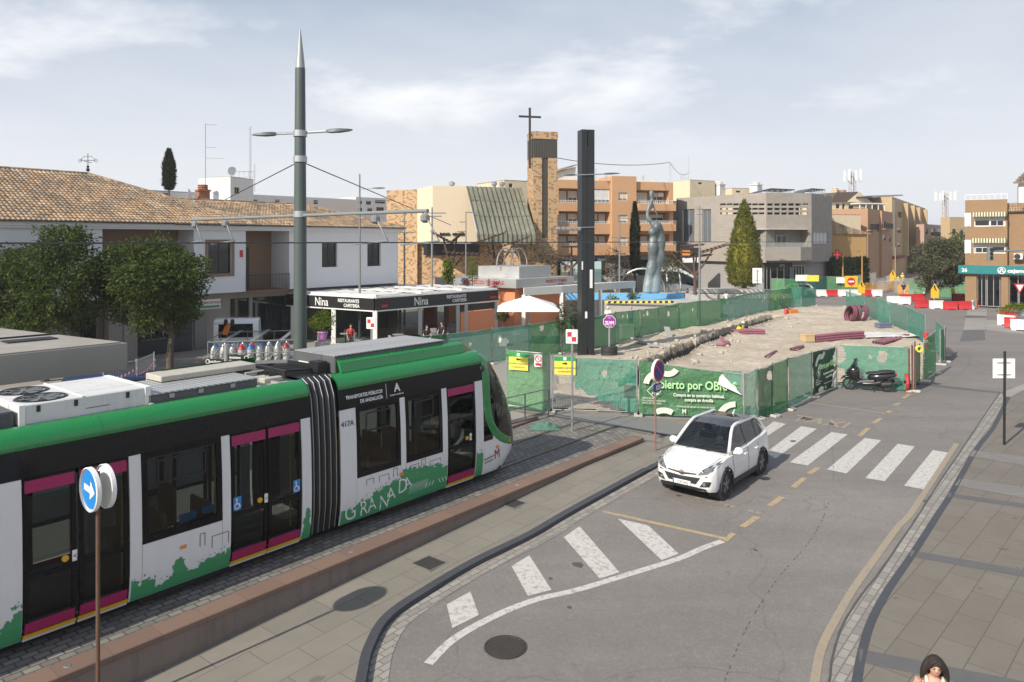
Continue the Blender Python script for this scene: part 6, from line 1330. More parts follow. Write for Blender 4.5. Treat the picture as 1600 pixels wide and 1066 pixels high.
def dancer(parent, p, d, nn, h, m):
    c = lambda a, z: p+d*(a*h)+nn*.135+Vector((0,0,z*h)); mb = MB()
    for q in ([(-.1,0),(0,.25),(-.02,.5),(.02,.75)], [(.2,-.02),(.12,.2),(-.02,.45)], [(.02,.72),(.2,.62),(.22,.85)], [(.02,.72),(-.15,.8),(-.1,1.0)]): mb.tube([c(*v) for v in q], .016, 5)
    mb.ball(c(.05,.88), .05, 8); mb.build('dancer_emblem', m, parent)
def ftxt(s, sz, m, d, L, nn, a, z, parent, bold=.02, sx=1.0): 
    dd = d if d is dR else -d; return txt(s, sz, m, parent, 'lettering', d*a+nn*.13+Vector((0,0,z)), dd, bold=bold, sx=sx)
aL = lambda px: uu(c0, dL, px); aR = lambda px: uu(c0, dR, px)
ftxt('Nina', .78, FRW, dL, LL, nL, aL(494), 2.55, fl_, .012, .85); dancer(fl_, dL*aL(521), -dL, nL, .55, FRW); ftxt('RESTAURANTE', .3, FRW, dL, LL, nL, aL(530), 2.86, fl_, .03, .95); ftxt('CAFETERÍA', .3, FRW, dL, LL, nL, aL(539), 2.55, fl_, .03, .95); ftxt('CHURRERÍA', .26, REDT, dL, LL, nL, aL(455), 2.92, fl_)
ftxt('Nina', .78, FRW, dR, LR, nR, aR(645), 2.55, fr_, .012, .85); dancer(fr_, dR*aR(671), dR, nR, .55, FRW); ftxt('RESTAURANTE', .3, FRW, dR, LR, nR, aR(696), 2.86, fr_, .03, .95); ftxt('CAFETERÍA', .3, FRW, dR, LR, nR, aR(705), 2.56, fr_, .03, .95); ftxt('CHURRERÍA', .22, mat('dark_red_lettering', (.14,.015,.015), .5), dR, LR, nR, aR(589), 2.9, fr_); ftxt('CHURRERÍA', .22, MC['dark_red_lettering'], dR, LR, nR, aR(759), 2.92, fr_)
for d, L, nn, px, par_ in ((dR, LR, nR, 594, fr_), (dR, LR, nR, 764, fr_)): mb = MB(); a = d*uu(c0, d, px)+nn*.12; b = d*uu(c0, d, px+10)+nn*.12; mb.ext([a+Vector((0,0,2.6)), b+Vector((0,0,2.6)), b+Vector((0,0,2.76)), a+Vector((0,0,2.76))], nn*.012); mb.build('red_plate', REDT, par_)
c1_ = kz(806.5, 437, 3.85); zt0 = 3.85
kt = thing('silver_kiosk', 'orange kiosk with silver fascia and red lettering beyond the cafe kiosk', 'kiosk', c1_)
eL = (kz(679.5, 433.2, zt0)-c1_).normalized(); eR = (kz(897, 431.5, zt0)-c1_).normalized(); KL_ = uu(c1_, eL, 679.5); KR_ = uu(c1_, eR, 897)
nL2 = Vector((-eL.y, eL.x, 0)); nL2 = nL2 if nL2.y < 0 else -nL2; nR2 = Vector((eR.y, -eR.x, 0)); nR2 = nR2 if nR2.y < 0 else -nR2
mb = MB(); mb.ext([(0,0,3.15), eR*KR_+Vector((0,0,3.15)), eR*KR_+eL*KL_+Vector((0,0,3.15)), eL*KL_+Vector((0,0,3.15))], (0,0,.7)); ks = mb.build('silver_fascia', SLV, kt)
mb = MB(); o_ = eR*.5+eL*.5; mb.ext([o_+Vector((0,0,0)), o_+eR*(KR_-1)+Vector((0,0,0)), o_+eR*(KR_-1)+eL*(KL_-1), o_+eL*(KL_-1)], (0,0,3.15)); mb.build('wall', ORNG, kt)
mb = MB(); o_ = eR*2+eL*1.2; mb.ext([o_+Vector((0,0,3.86)), o_+eR*4.3+Vector((0,0,3.86)), o_+eR*4.3+eL*4+Vector((0,0,3.86)), o_+eL*4+Vector((0,0,3.86))], (0,0,.95)); mb.build('roof_plant_box', SLV, kt)
for k in (0, 1, 2):
    mb = MB(); p = eR*(2.6+k*.9)+eL*3; mb.tube([p+eR*(1.1*cos(a))+Vector((0,0,4.8+1.5*sin(a))) for a in [PI*i/12 for i in range(13)]], .05, 6); mb.build('hoop', STEEL, kt)
txt('KIOSCO TOMÁS', .42, REDT, ks, 'lettering', eL*uu(c1_, eL, 725)+nL2*.012+Vector((0,0,3.4)), -eL, bold=.03, sx=1.25); txt('churrería', .2, REDT, ks, 'lettering', eL*uu(c1_, eL, 760)+nL2*.012+Vector((0,0,3.2)), -eL, bold=.03, sx=1.3); txt('KIOSCO TOMÁS', .36, REDT, ks, 'lettering', eR*uu(c1_, eR, 853)+nR2*.012+Vector((0,0,3.42)), eR, bold=.03, sx=1.1); txt('churrería', .18, REDT, ks, 'lettering', eR*uu(c1_, eR, 872)+nR2*.012+Vector((0,0,3.22)), eR, bold=.03, sx=1.2)
w0 = kz(877, 449, 3.05); w1_ = kz(992, 441, 3.05); tf = thing('white_pergola', 'white steel terrace frame beside the silver kiosk', 'pergola', w0); dW = (w1_-w0).normalized(); LW = (w1_-w0).length; dB = (kz(818, 452, 3.05)-w0); LB = dB.length; dB.normalize()
mb = MB(); mb.bar((0,0,2.85), dW*LW+Vector((0,0,2.85)), .16, .62); mb.bar((0,0,2.85), dB*LB+Vector((0,0,2.85)), .16, .62); mb.build('beam', mat('cream_paint', (.6,.6,.55), .5), tf)
mb = MB(); mb.ext([Vector((0,0,3.12)), dW*LW+Vector((0,0,3.12)), dW*LW+dB*LB+Vector((0,0,3.12)), dB*LB+Vector((0,0,3.12))], (0,0,.05)); mb.build('roof', FRW, tf)
for q, d in ((0,dW),(.5,dW),(.97,dW),(1,dB)): mb = MB(); p = d*((LW if d is dW else LB)*q); mb.box(p.x-.15, p.x+.15, p.y-.12, p.y+.12, 0, 2.6); mb.build('post', FRW if q in (0,1) else ALU, tf)
cn = thing('tram_shelter', 'large brushed steel tram stop canopy at the left edge behind the tram', 'shelter', ST(0, 0, 0)); mb = MB(); mb.M = Matrix.Rotation(-A, 4, 'Z')
sc0 = st(*Tat(199, 560, -20.8).xy)[0]; zc_t = Tat(199, 536, -20.8).z; zc_b = Tat(199, 577, -20.8).z
SHM = NT('brushed_steel_sheet'); f = SHM.noise(.6, 5, .7); SHM.set(Base_Color=SHM.mix(f, (.42,.4,.36), (.32,.3,.27)), Roughness=.4, Metallic=.4); SHST = SHM.m
SHR = groundmat('weathered_roof', (.32,.3,.27), .25, .2)
TC_ = [(-20.8, sc0), (-20.8, -14), (-28.5, -14), (-28.2, sc0-1.2)]
mb.ext([(x, y, zc_b) for x, y in TC_], (0,0,zc_t-zc_b)); mb.build('fascia', SHST, cn)
mb = MB(); mb.M = Matrix.Rotation(-A, 4, 'Z'); mb.ext([(x, y, zc_t+.005) for x, y in ((-20.9, sc0-.12), (-20.9, -14), (-28.4, -14), (-28.1, sc0-1.3))], (0,0,.03)); mb.build('roof_sheet', SHR, cn)
mb = MB(); mb.M = Matrix.Rotation(-A, 4, 'Z'); mb.bar((-24, sc0-.6, zc_t+.05), (-24, -14, zc_t+.05), .1, .06); mb.box(-26.9, -26.1, sc0-3.4, sc0-2, zc_t+.04, zc_t+.08); mb.box(-23.4, -22.8, sc0-2.2, sc0-1, zc_t+.04, zc_t+.07); mb.bar((-20.785, sc0-3.6, zc_b+.01), (-20.785, sc0-3.6, zc_t-.01), .02, .02); mb.build('roof_seam', DARK, cn)
for s_ in (sc0-3, sc0-8, sc0-13):
    mb = MB(); mb.M = Matrix.Rotation(-A, 4, 'Z'); mb.box(-24.4, -24.1, s_-.15, s_+.15, 0, zc_b); mb.build('post', SHST, cn)
def net(key, c, tr, c2=None):
    n = NT(key); b = col(c); f = n.noise(1.1, 5, .7); w = n.noise(90, 2, .8)
    n.set(Base_Color=n.mix(n.math('MULTIPLY', f, .6), b, col(c2) if c2 else tuple(min(1, x*1.5+.02) for x in b)), Roughness=.85); n.b.inputs['Specular IOR Level'].default_value = .2; n.bump(n.noise(2.6, 4, .6, dist=1.2), .14)
    t = n.n('ShaderNodeBsdfTransparent'); mx = n.n('ShaderNodeMixShader'); tl = n.n('ShaderNodeBsdfTranslucent'); tl.inputs[0].default_value = tuple(min(1, x*1.6) for x in b)+(1,); m2 = n.n('ShaderNodeMixShader'); m2.inputs[0].default_value = .25
    n.l(n.b.outputs[0], m2.inputs[1]); n.l(tl.outputs[0], m2.inputs[2]); n.l(n.math('ADD', tr-.1, n.math('MULTIPLY', w, .2)), mx.inputs[0]); n.l(m2.outputs[0], mx.inputs[1]); n.l(t.outputs[0], mx.inputs[2]); n.l(mx.outputs[0], n.out.inputs[0]); return n.m
NG = net('green_netting', '#3f8051', .15); NT_ = net('teal_netting', '#438d76', .24, '#6db096'); NL = net('light_green_netting', '#5a9064', .2, '#93bd90'); ND = net('dark_green_netting', '#24523a', .12); NV_ = net('grey_green_netting', '#6f9484', .25, '#4d8a70')
BAN = mat('banner_green', lin('#47714e'), .5, var=.15, vs=1.2, bump=.12, bs=2.2); BAND_ = mat('banner_dark_green', lin('#2c4d38'), .6, var=.15); BANW = mat('banner_cream', (.62,.66,.55), .6); BANL = mat('banner_pale_green', lin('#a8d49a'), .6)
POST = mat('fence_steel', (.4,.4,.39), .5, .5, var=.25, vs=8, dirt=.4)
fcount = 0
def panel(P, Q, zp, zq, m, label, group='fence panels of the building site', holes=(), wires=False, keep=None, banner=False, cut=0.0, foot=True, z0=.08):
    global fcount; fcount += 1; sd = fcount*3.7
    P = Vector(P); Q = Vector(Q); d = Q-P; gz0 = P.z; dz = Q.z-P.z; d.z = 0; L = d.length; rz = math.atan2(d.y, d.x)
    t = thing('fence_panel', label, 'fence panel', P, rz, group); zp -= P.z; zq -= P.z
    pos = [(.04, zp), (L-.04, zq)]
    for i, (x, h) in enumerate(pos):
        lean = .05*noise.noise((sd, i*2.1, 0)); mb = MB(); mb.tube([(x, 0, .02+dz*i), (x+lean, lean, h+.04)], .024, 7); mb.build('post', POST, t, smooth=50)
    mb = MB(); mb.tube([(.04,0,zp-.03),(L-.04,0,zq-.03)], .016, 6); mb.build('rail', POST, t, smooth=50); mb = MB(); mb.tube([(.04,0,.16),(L-.04,0,.16+dz)], .016, 6); mb.build('rail', POST, t, smooth=50)
    if wires:
        mb = MB(); n_ = int(L/.1)
        for i in range(1, n_): x = L*i/n_; mb.bar((x,.0,.16), (x,.0,zp+(zq-zp)*x/L-.03), .006, .006)
        for k in range(1, 10): mb.bar((.04,.0,.16+(zp-.2)*k/10), (L-.04,.0,.16+dz+(zq-.2-dz)*k/10), .006, .006)
        mb.build('wire_mesh', STEEL, t)
    if m:
        nu, nv = max(6, int(L/.07)), 28
        def fn(u, v):
            h = zp+(zq-zp)*u; sag = .07*sin(PI*u)*max(0, v-.4)+.05*max(0, noise.noise((u*5, sd, 1)))*v
            y = -.03+.055*noise.noise((u*3.1, v*2.2, sd))+.02*noise.noise((u*9+v*7, v*4, sd)); return Vector((.02+u*(L-.04), y, z0+dz*u+.04*noise.noise((u*4, sd, 7))+(h-z0-dz*u-sag)*v))
        hs = list(holes)
        def kp(u, v):
            if keep and not keep(u, v): return False
            return not any(((u-a)*L/r_)**2+((v-b)*2/(r_*1.3))**2 < 1+.5*noise.noise((u*20, v*20, sd)) for a, b, r_ in hs)
        mb = MB(); mb.grid(fn, nu, nv, 0, kp); nb = mb.build('banner' if banner else 'netting', m, t, smooth=80, recalc=False)
        t['_n'] = 1; del t['_n']; t_nb = nb
    else: nb = None
    if foot:
        for x, h in pos: mb = MB(); mb.box(x-.12, x+.12, -.3, .3, .005+dz*(x > 1), .11+dz*(x > 1)); mb.build('foot_block', CONC, t, bev=.02)
    return t, nb, L
def topz(px, yb, yt): Y = G(px, yb).y; return CH-(yt-HZ)*Y/F
def fence_row(posts, mats, where, col_names, holes=None, **k):
    out = []
    for i, (a, b) in enumerate(zip(posts, posts[1:])):
        A_, B_ = (G(a[0], a[1]) if len(a) == 3 else Vector((a[0], a[1], 0))), (G(b[0], b[1]) if len(b) == 3 else Vector((b[0], b[1], 0)))
        za = topz(*a) if len(a) == 3 else 2.0; zb = topz(*b) if len(b) == 3 else 2.0
        m = mats[i % len(mats)]; rnd = random.Random(i*7+len(posts)); hl = [(rnd.uniform(.15,.85), rnd.uniform(.55,.85), rnd.uniform(.07,.17)) for _ in range(rnd.randint(0, 2))] if holes else []
        out.append(panel(A_, B_, za, zb, m, f'{col_names[i % len(col_names)]} netting fence panel, {ORD[i]} {where}', holes=hl, **k))
    return out
LROW = [(-5.6,38.0),(-3.4,39.4),(-1.12,41.7),(1.02,43.8),(875,553,500),(926,547.5,495.6),(962,541,487.5),(998.7,528,483.7),(1028.7,521,480),(1061,516,473.5),(1090,513,470.5),(1130,503,466),(1148,499,463),(1171.5,493,458),(1185.7,490,456),(1200,487,454),(1220,484.7,452),(1236,481.5,449.5),(1252,481,449),(1274,478,449.5)]
fence_row(LROW, [ND,NT_,NT_,NG,NG,NG,NG,NG,NG,NG,NG,NT_,NT_,NT_,NT_,NG,NG,NT_,NT_], 'from the tram in the long plaza row', ['dark green','teal','teal','green','green','green','green','green','green','green','green','teal','teal','teal','teal','green','green','teal','teal'], True)
FROW = [(1322,479.5,455),(1351,490,462.5),(1371.6,503,465.7),(1391,508,472),(1418,519,479.5),(1446,538,492)]
fence_row(FROW, [NT_,NV_,NT_,NV_,NT_], 'from the pipe coil in the row toward the roundabout', ['teal','grey green','teal','grey green','teal'], True)
p1 = panel(G(790,639), G(860.5,646), topz(790,639,546), topz(860.5,646,552), NL, 'light green netting fence panel with two notices in front of the tram nose', wires=True)
p2 = panel(G(862,646), G(997,650), topz(862,646,555), topz(997,650,562.5), NT_, 'wire fence panel with torn teal netting hanging diagonally left of the banner', wires=True, keep=lambda u, v: u > .26+.02*sin(v*30) and v > .42-.75*(u-.3)+.03*sin(u*40) and ((u-.62)**2*9+(v-.72)**2*3 > .012), z0=.15)
def bantext(nb, L, h, dark=False):
    a, c_ = (BANL, BANW) if not dark else (BANL, BANW); y = -.14
    k = L/3.4
    for nm, s, sz, x, z, m, al, bd in (('lettering','Abierto por OBRAS',.4*k,L*.54,h*.58,BANL,'CENTER',.02),('lettering','Compra en tu comercio habitual,',.15*k,L*.58,h*.43,BANW,'CENTER',.03),('lettering','compra en Armilla',.15*k,L*.58,h*.34,BANW,'CENTER',.03),('lettering','Campaña de apoyo al comercio local',.1*k,L*.55,h*.22,BANW,'CENTER',.0),('emblem','M',.22*k,L*.44,h*.1,BANW,'CENTER',.02),('emblem','A',.2*k,L*.7,h*.08,BANW,'CENTER',.02),('lettering','OBRAS DE LA',.08*k,L*.03,h*.36,BANW,'LEFT',.0),('lettering','PROLONGACIÓN SUR DEL',.08*k,L*.03,h*.31,BANW,'LEFT',.0),('lettering','METRO DE GRANADA',.08*k,L*.03,h*.26,BANW,'LEFT',.0)):
        txt(s, sz, m, nb, nm, (x, y, z), (1,0,0), bold=bd, ext=.003, align=al, sx=.82)
    for cx, cz, r_, a0, a1 in ((L*.2, h*.62, .62, 1.3, 3.0), (L*.93, h*.0, .75, 1.6, 3.1), (L*.25, -.35, .75, .5, 2.5), (L*.28, h*1.05, .5, 4.2, 6.0)):
        mb = MB(); pts = [(cx+r_*cos(a0+(a1-a0)*i/14), cz+r_*sin(a0+(a1-a0)*i/14)) for i in range(15)]; ins = [(cx+(r_-.22)*cos(a0+(a1-a0)*i/14), cz+(r_-.22)*sin(a0+(a1-a0)*i/14)) for i in range(15)]
        q = [(x, z) for x, z in pts]; 
        for i in range(14):
            f = [pts[i], pts[i+1], ins[i+1], ins[i]]
            if all(.02 < x < L-.02 and .1 < z < h-.03 for x, z in f): mb.face([(x, y+.003, z) for x, z in f])
        if mb.f: mb.build('curved_band', BANW, nb)
    mb = MB(); c = (L*.15, h*.52); r_ = .27
    for i in range(4): a = PI/2*i; mb.bar((c[0]+r_*cos(a), y, c[1]+r_*sin(a)), (c[0]+r_*cos(a+PI/2), y, c[1]+r_*sin(a+PI/2)), .004, .022)
    mb.ball((c[0]-.02, y, c[1]+.11), .035, 8, sq=(1,.1,1)); mb.bar((c[0]-.03,y,c[1]+.08), (c[0]-.01,y,c[1]-.03), .004, .05); mb.bar((c[0]-.02,y,c[1]-.02), (c[0]-.08,y,c[1]-.14), .004, .03); mb.bar((c[0]-.01,y,c[1]-.02), (c[0]+.03,y,c[1]-.14), .004, .03); mb.bar((c[0],y,c[1]+.05), (c[0]+.1,y,c[1]-.1), .004, .02); mb.face([(c[0]+.06,y,c[1]-.14),(c[0]+.2,y,c[1]-.14),(c[0]+.14,y,c[1]-.07)]); mb.build('works_symbol', BANW, nb)
p3 = panel(G(998,650), G(1161,657), topz(998,650,563), topz(1161,657,584), BAN, 'fence panel with large green printed banner left of the white car', banner=True, keep=lambda u, v: not (u > .8 and v > .5 and (u-.8)*2.2+(v-.5)*1.1 > .45))
bantext(p3[1], p3[2], 2.0)
mb = MB(); L = p3[2]; mb.add([(L*.8,-.14,1.78),(L*.985,-.15,1.0),(L*.76,-.24,1.4),(L*.77,-.2,1.66)], [(0,1,2),(0,2,3)]); mb.build('folded_corner', WHITEP, p3[1])
mb = MB(); mb.grid(lambda a, b: Vector((L*(.8+.19*a), .03, 1.0+.9*b)), 6, 6); mb.build('netting', NT_, p3[0])
CROW = [(1161,657,584),(1183,655,577),(1207,651,568),(1230,641,560)]
fence_row(CROW, [NV_,ND,NG], 'right of the banner beside the white car', ['grey green','dark green','green'], True)
fence_row([(1230,641,560),(1268,621.5,550)], [NT_], 'left of the dark torn banner', ['teal'], True)
p4 = panel(G(1268.5,621.5), G(1305,605), topz(1268,621.5,550), topz(1305,605,541), BAND_, 'fence panel with dark green torn banner left of the scooter', banner=True, holes=[(.97,.7,.3),(.95,.2,.3)]); bantext(p4[1], p4[2], 2.0, True)
p5 = panel(G(1306,604), G(1421,612), topz(1306,604,538), topz(1421,612,542), NT_, 'teal netting fence panel with a large hole behind the black scooter', holes=[(.64,.75,.22),(.47,.72,.08),(.02,.75,.35),(.05,.25,.3)], wires=True)
for (a, b, m, lb) in (((1427,613,541),(1437,597,537),ND,'dark green netting fence panel right of the bundled posts'), ((1443,597,530),(1461,583.6,517),NG,'green netting fence panel standing edge on beside the open lane'), ((1469,571,515.6),(1477,557,510),NG,'green netting fence panel farthest right along the open lane')):
    panel(G(a[0], a[1]), G(b[0], b[1]), topz(*a), topz(*b), m, lb)
panel((26.4,46.2,0), (24.6,42.2,0), 2.0, 2.0, NT_, 'teal netting fence panel set back between lane and roundabout')
FR2 = [xy(1205,90)+(0,), xy(1226,89)+(0,), xy(1248,89)+(0,), xy(1262,91)+(0,), xy(1292,95)+(0,), xy(1322,95)+(0,), xy(1343,95)+(0,)]
for i, (a, b) in enumerate(zip(FR2, FR2[1:])): panel(a, b, 2.4, 2.4, [NL,NG,NT_,NT_,NL,NL][i], f'{["light green","green","teal","teal","light green","light green"][i]} netting fence panel, {ORD[i]} from the conical tree behind the barriers', foot=False)
FR3 = [xy(1373,92)+(0,), xy(1420,91)+(0,), xy(1458,90.5)+(0,), xy(1497,90)+(0,), xy(1536,89)+(0,)]
for i, (a, b) in enumerate(zip(FR3[1:], FR3[2:])): panel(a, b, 2.1, 2.1, NL, f'light green netting fence panel, {ORD[i]} from the left behind the olive tree', foot=False)
def board(px, py, w_, h_, P, rz, label, base, marks, name='notice'):
    t = thing(name, label, name.replace('_', ' '), P, rz, 'notices on the fences'); mb = MB(); mb.box(-w_/2, w_/2, -.012, 0, -h_/2, h_/2); mb.build('plate', base, t); marks(t); return t
GRNP = mat('notice_green', lin('#2d9150'), .5); LEM = mat('notice_yellow', (.75,.66,.08), .55)
def arrow(t, y, x0, x1, z, s, m): mb = MB(); d = 1 if x1 > x0 else -1; mb.face([(x0,y,z-.02*s),(x1-.05*s*d,y,z-.02*s),(x1-.05*s*d,y,z+.02*s),(x0,y,z+.02*s)]); mb.face([(x1-.06*s*d,y,z-.055*s),(x1,y,z),(x1-.06*s*d,y,z+.055*s)]); mb.build('arrow', m, t)
def ymarks(d):
    def f(t):
        mb = MB(); mb.box(-.42, .42, -.016, -.012, .18, .36); mb.build('green_band', GRNP, t); mb = MB(); mb.box(-.06, .06, -.02, -.016, .21, .33); mb.build('white_square', WHITEP, t)
        arrow(t, -.018, -.1*d, .1*d, .08, 1.3, BLACKM)
        txt('ROGAMOS DISCULPEN', .09, GREYT, t, 'lettering', (0,-.014,-.13), (1,0,0), align='CENTER', sx=.9, bold=.02); txt('LAS MOLESTIAS', .09, GREYT, t, 'lettering', (0,-.014,-.27), (1,0,0), align='CENTER', sx=.9, bold=.02)
    return f
def onp(p, px, z): q = p[0]; d = Vector((cos(q.rotation_euler.z), sin(q.rotation_euler.z), 0)); a = uu(q.location, d, px); return q.location+d*a+Vector((d.y,-d.x,0))*.13+Vector((0,0,z)), q.rotation_euler.z
q, rz = onp(p1, 812, 2.02); board(0,0,.84,.72,q,rz,'yellow and green notice with left arrow on the light green netting',LEM,ymarks(-1))
q, rz = onp(p2, 883, 1.95); board(0,0,.84,.72,q,rz,'yellow and green notice with right arrow on the teal netting',LEM,ymarks(1))
def pmark(t):
    mb = MB(); mb.lathe([(.1,-.014),(.135,-.014),(.135,-.02),(.1,-.02)], (0,-.0,.07), 18, axis='y', caps=False); mb.bar((-.08,-.018,.14),(.08,-.018,0), .005, .025); mb.build('prohibition_ring', REDP, t); mb = MB(); mb.ball((0,-.014,.12), .022, 6); mb.bar((0,-.014,.1),(0,-.014,.02), .004, .035); mb.build('figure', BLACKM, t); mb = MB(); mb.box(-.12,.12,-.016,-.012,-.2,-.1); mb.build('red_text_bar', REDP, t)
q, rz = onp(p1, 843, 2.1); board(0,0,.34,.5,q,rz,'small white no entry for pedestrians notice on the light green netting',WHITEP,pmark)
for (a, yy, w_, lb, m_) in ((1253,434.5,1.6,'white notice board on the far green fence',WHITEP),(1270,435,1.5,'yellow notice board on the far green fence',LEM),(1314,438,1.2,'tilted white poster on the far light green fence',WHITEP)):
    p_ = D(a, yy, 88.5 if a < 1300 else 94.6); board(0,0,w_,.75,p_,R(4 if a != 1314 else -4),lb,m_,lambda t: None)
rnd = random.Random(3); mb = MB()
for i in range(140):
    k = rnd.randrange(len(TR)-1); q = TR[k]+(TR[k+1]-TR[k])*rnd.random(); sd_ = -1 if rnd.random() < .8 else 1; d = (TR[k+1]-TR[k]).normalized(); nrm = Vector((-d.y, d.x, 0)); q = q+nrm*(1.0+abs(rnd.gauss(0, .7)))*(-sd_)
    if not inside(q.x, q.y, SITE) : continue
    r_ = rnd.uniform(.04, .17)*(1 if rnd.random() < .85 else 1.8); mb.ball((q.x, q.y, max(.05, hdirt(q.x, q.y))+r_*.3), r_, 5, 0, (rnd.uniform(.7,1.3), rnd.uniform(.7,1.3), rnd.uniform(.5,.9)))
for i in range(500):
    x = rnd.uniform(x0, x1); y = rnd.uniform(y0, y1)
    if inside(x, y, SITE) and trench(x, y) > 1.5: r_ = rnd.uniform(.02, .07); mb.ball((x, y, max(.05, hdirt(x, y))+r_*.3), r_, 4)
tag(mb.build('rubble', mat('rubble_stone', (.4,.35,.3), .95, var=.35, vs=2)), 'pale broken rubble and stones along the trench and over the dirt', 'rubble', kind='stuff')
def slab(px, py, label, sz, rx, ry, rz): p = G(px, py); p.z = max(.05, hdirt(p.x, p.y))+.1; mb = MB(); mb.box(-sz[0]/2, sz[0]/2, -sz[1]/2, sz[1]/2, -sz[2]/2, sz[2]/2); o = mb.build('broken_slab', mat('slab_grey', (.3,.3,.29), .85, var=.2), bev=.01); o.location = p; o.rotation_euler = (rx, ry, rz); tag(o, label, 'paving slab', 'broken slabs by the trench')
slab(1046, 529, 'grey slab leaning upright against the long fence by the trench', (.4,1.7,.12), R(38), .1, R(10)); slab(1008, 541, 'grey slab lying tilted on the rubble near the round purple sign', (.5,2.0,.12), R(12), R(10), R(50)); slab(1030, 546, 'thin grey slab flat on the rubble beside the trench', (.4,1.4,.1), .05, 0, R(80))
PIPE = mat('purple_pipe', lin('#93596a'), .6, var=.2, vs=4)
def pipes(px0, py0, px1, py1, n_, label, r_=.09, stack=2, group='purple plastic pipes'):
    a = G(px0, py0); b = G(px1, py1); z = max(.06, (hdirt(a.x, a.y)+hdirt(b.x, b.y))/2); t = thing('pipe_bundle' if n_ > 1 else 'pipe', label, 'pipes', (a.x, a.y, z), 0, group); d = Vector((b.x-a.x, b.y-a.y, 0)); nn = Vector((-d.y, d.x, 0)).normalized()
    for k in range(n_):
        row = k % 4; lay = k//4; o = nn*(row-1.5)*r_*2.1+Vector((0,0,r_+lay*r_*1.8)); j = .25*noise.noise((k*3.1, px0, 0)); mb = MB(); mb.tube([o+d.normalized()*j, o+d*.5+Vector((0,0,.03)), o+d+d.normalized()*j], r_, 10); mb.tube([o+d.normalized()*(j-.003), o+d.normalized()*(j+.1)], r_*.85, 10, 1); mb.build('pipe', [PIPE, DARK], t, smooth=50)
pipes(1144,524,1192,523,8,'stack of purple pipes lying on the dirt beside the trench'); pipes(1269,537,1344,530,10,'long bundle of purple pipes with dark open ends behind the green fence'); pipes(1371,540,1400,533,4,'purple pipes lying by the white sheeting'); pipes(1385,536,1413,527,2,'two purple pipes sloping toward the far fence'); pipes(1228,550,1247,545,1,'single purple pipe on the bare dirt', .1); pipes(1190,562,1207,553,1,'single thin purple pipe near the rubble', .07)
a = [G(1119,545), G(1133,545), G(1138,540), G(1126,535)]; mb = MB(); mb.tube([Vector((p.x, p.y, max(.05, hdirt(p.x, p.y))+.1)) for p in rline(a, 5)], .1, 10); tag(mb.build('bent_pipe', PIPE, smooth=60), 'bent purple pipe curled on the dirt beyond the rubble', 'pipe', 'purple plastic pipes')
p = G(1334, 503); t = thing('pipe_coil', 'big coils of striped purple pipe leaning on the far fence', 'pipe coil', p, R(25)); t.scale = (.9,.9,.82); 
for k, (dx, dy, tl) in enumerate(((-.6,0,.35),(.1,.1,.3),(.75,-.1,.45))):
    for j in range(5): mb = MB(); mb.tube([(dx+.11*j+.55*cos(a)*.3, dy+.95*sin(a)*.55, .85+.85*cos(a)*.95) for a in [2*PI*i/20 for i in range(21)]], .07, 7, caps=False); mb.build('loop', PIPE if j % 2 else mat('dark_purple_pipe', lin('#5a2c38'), .6), t, smooth=60)
def crate(px, py, s_, m, label, name, cat): p = G(px, py); p.z = max(.05, hdirt(p.x, p.y)); t = thing(name, label, cat, p, R(12)); mb = MB(); mb.box(-s_[0]/2, s_[0]/2, -s_[1]/2, s_[1]/2, 0, s_[2]); mb.build('body', m, t, bev=.02); mb = MB(); mb.box(-s_[0]/2-.02, s_[0]/2+.02, -s_[1]/2-.02, s_[1]/2+.02, s_[2]*.86, s_[2]*.94); mb.build('rim', m, t); return t
crate(1262,537,(.75,.6,.5),mat('cardboard', (.5,.36,.2), .85),'tan wooden crate on the dirt beside the long pipe bundle','crate','crate'); crate(1380,515,(1.1,.6,.35),mat('blue_grey_bag', (.12,.14,.22), .8),'blue grey tool bag on the dirt near the far fence','tool_bag','bag')
mb = MB(); p = G(1385, 528); mb.grid(lambda a, b: Vector((p.x-2+4*a, p.y-1.4+3*b, max(.08, hdirt(p.x-2+4*a, p.y-1.4+3*b))+.12+.14*noise.noise((a*4, b*4, 2)))), 12, 10); tag(mb.build('white_sheeting', mat('pale_sheeting', (.55,.54,.52), .8)), 'crumpled white sheeting spread over the dirt by the purple pipes', 'sheeting')
p = G(1237, 492); t = thing('power_tool', 'orange and black compactor machine beside the trench end', 'machine', p, R(20)); mb = MB(); mb.box(-.5,.5,-.35,.35,.1,.5); mb.build('engine', mat('orange_paint', (.6,.17,.03), .5), t, bev=.05); mb = MB(); mb.box(-.7,.7,-.3,.3,0,.1); mb.tube([(-.4,.25,.5),(-1.1,.25,1.0),(-1.1,-.25,1.0),(-.4,-.25,.5)], .03, 6); mb.build('frame', BLACKM, t)
p = G(1228, 493); t = thing('fire_extinguisher', 'small red canister standing at the trench end', 'canister', p); mb = MB(); mb.lathe([(.14,0),(.15,.5),(.08,.62),(.05,.7)], n=12); mb.build('bottle', REDP, t, smooth=60); mb = MB(); mb.box(-.1,.06,-.04,.04,.7,.78); mb.build('valve', BLACKM, t)
p = G(980, 521); crate(979, 531, (.9,.45,1.0), mat('pale_barrier', (.5,.5,.48), .7), 'pale concrete barrier block standing against the long fence', 'barrier_block', 'barrier')
mb = MB(); b_ = G(1424, 613); 
t = thing('post_bundle', 'bundle of steel and rusty posts at the corner right of the scooter', 'posts', b_)
for k in range(5): mb = MB(); mb.tube([(k*.07-.1, .1*(k % 2), 0), (k*.07-.12, .1*(k % 2), 2.0+.08*k)], .03, 7); mb.build('post', POST if k % 2 else mat('rust', (.14,.06,.04), .8), t)
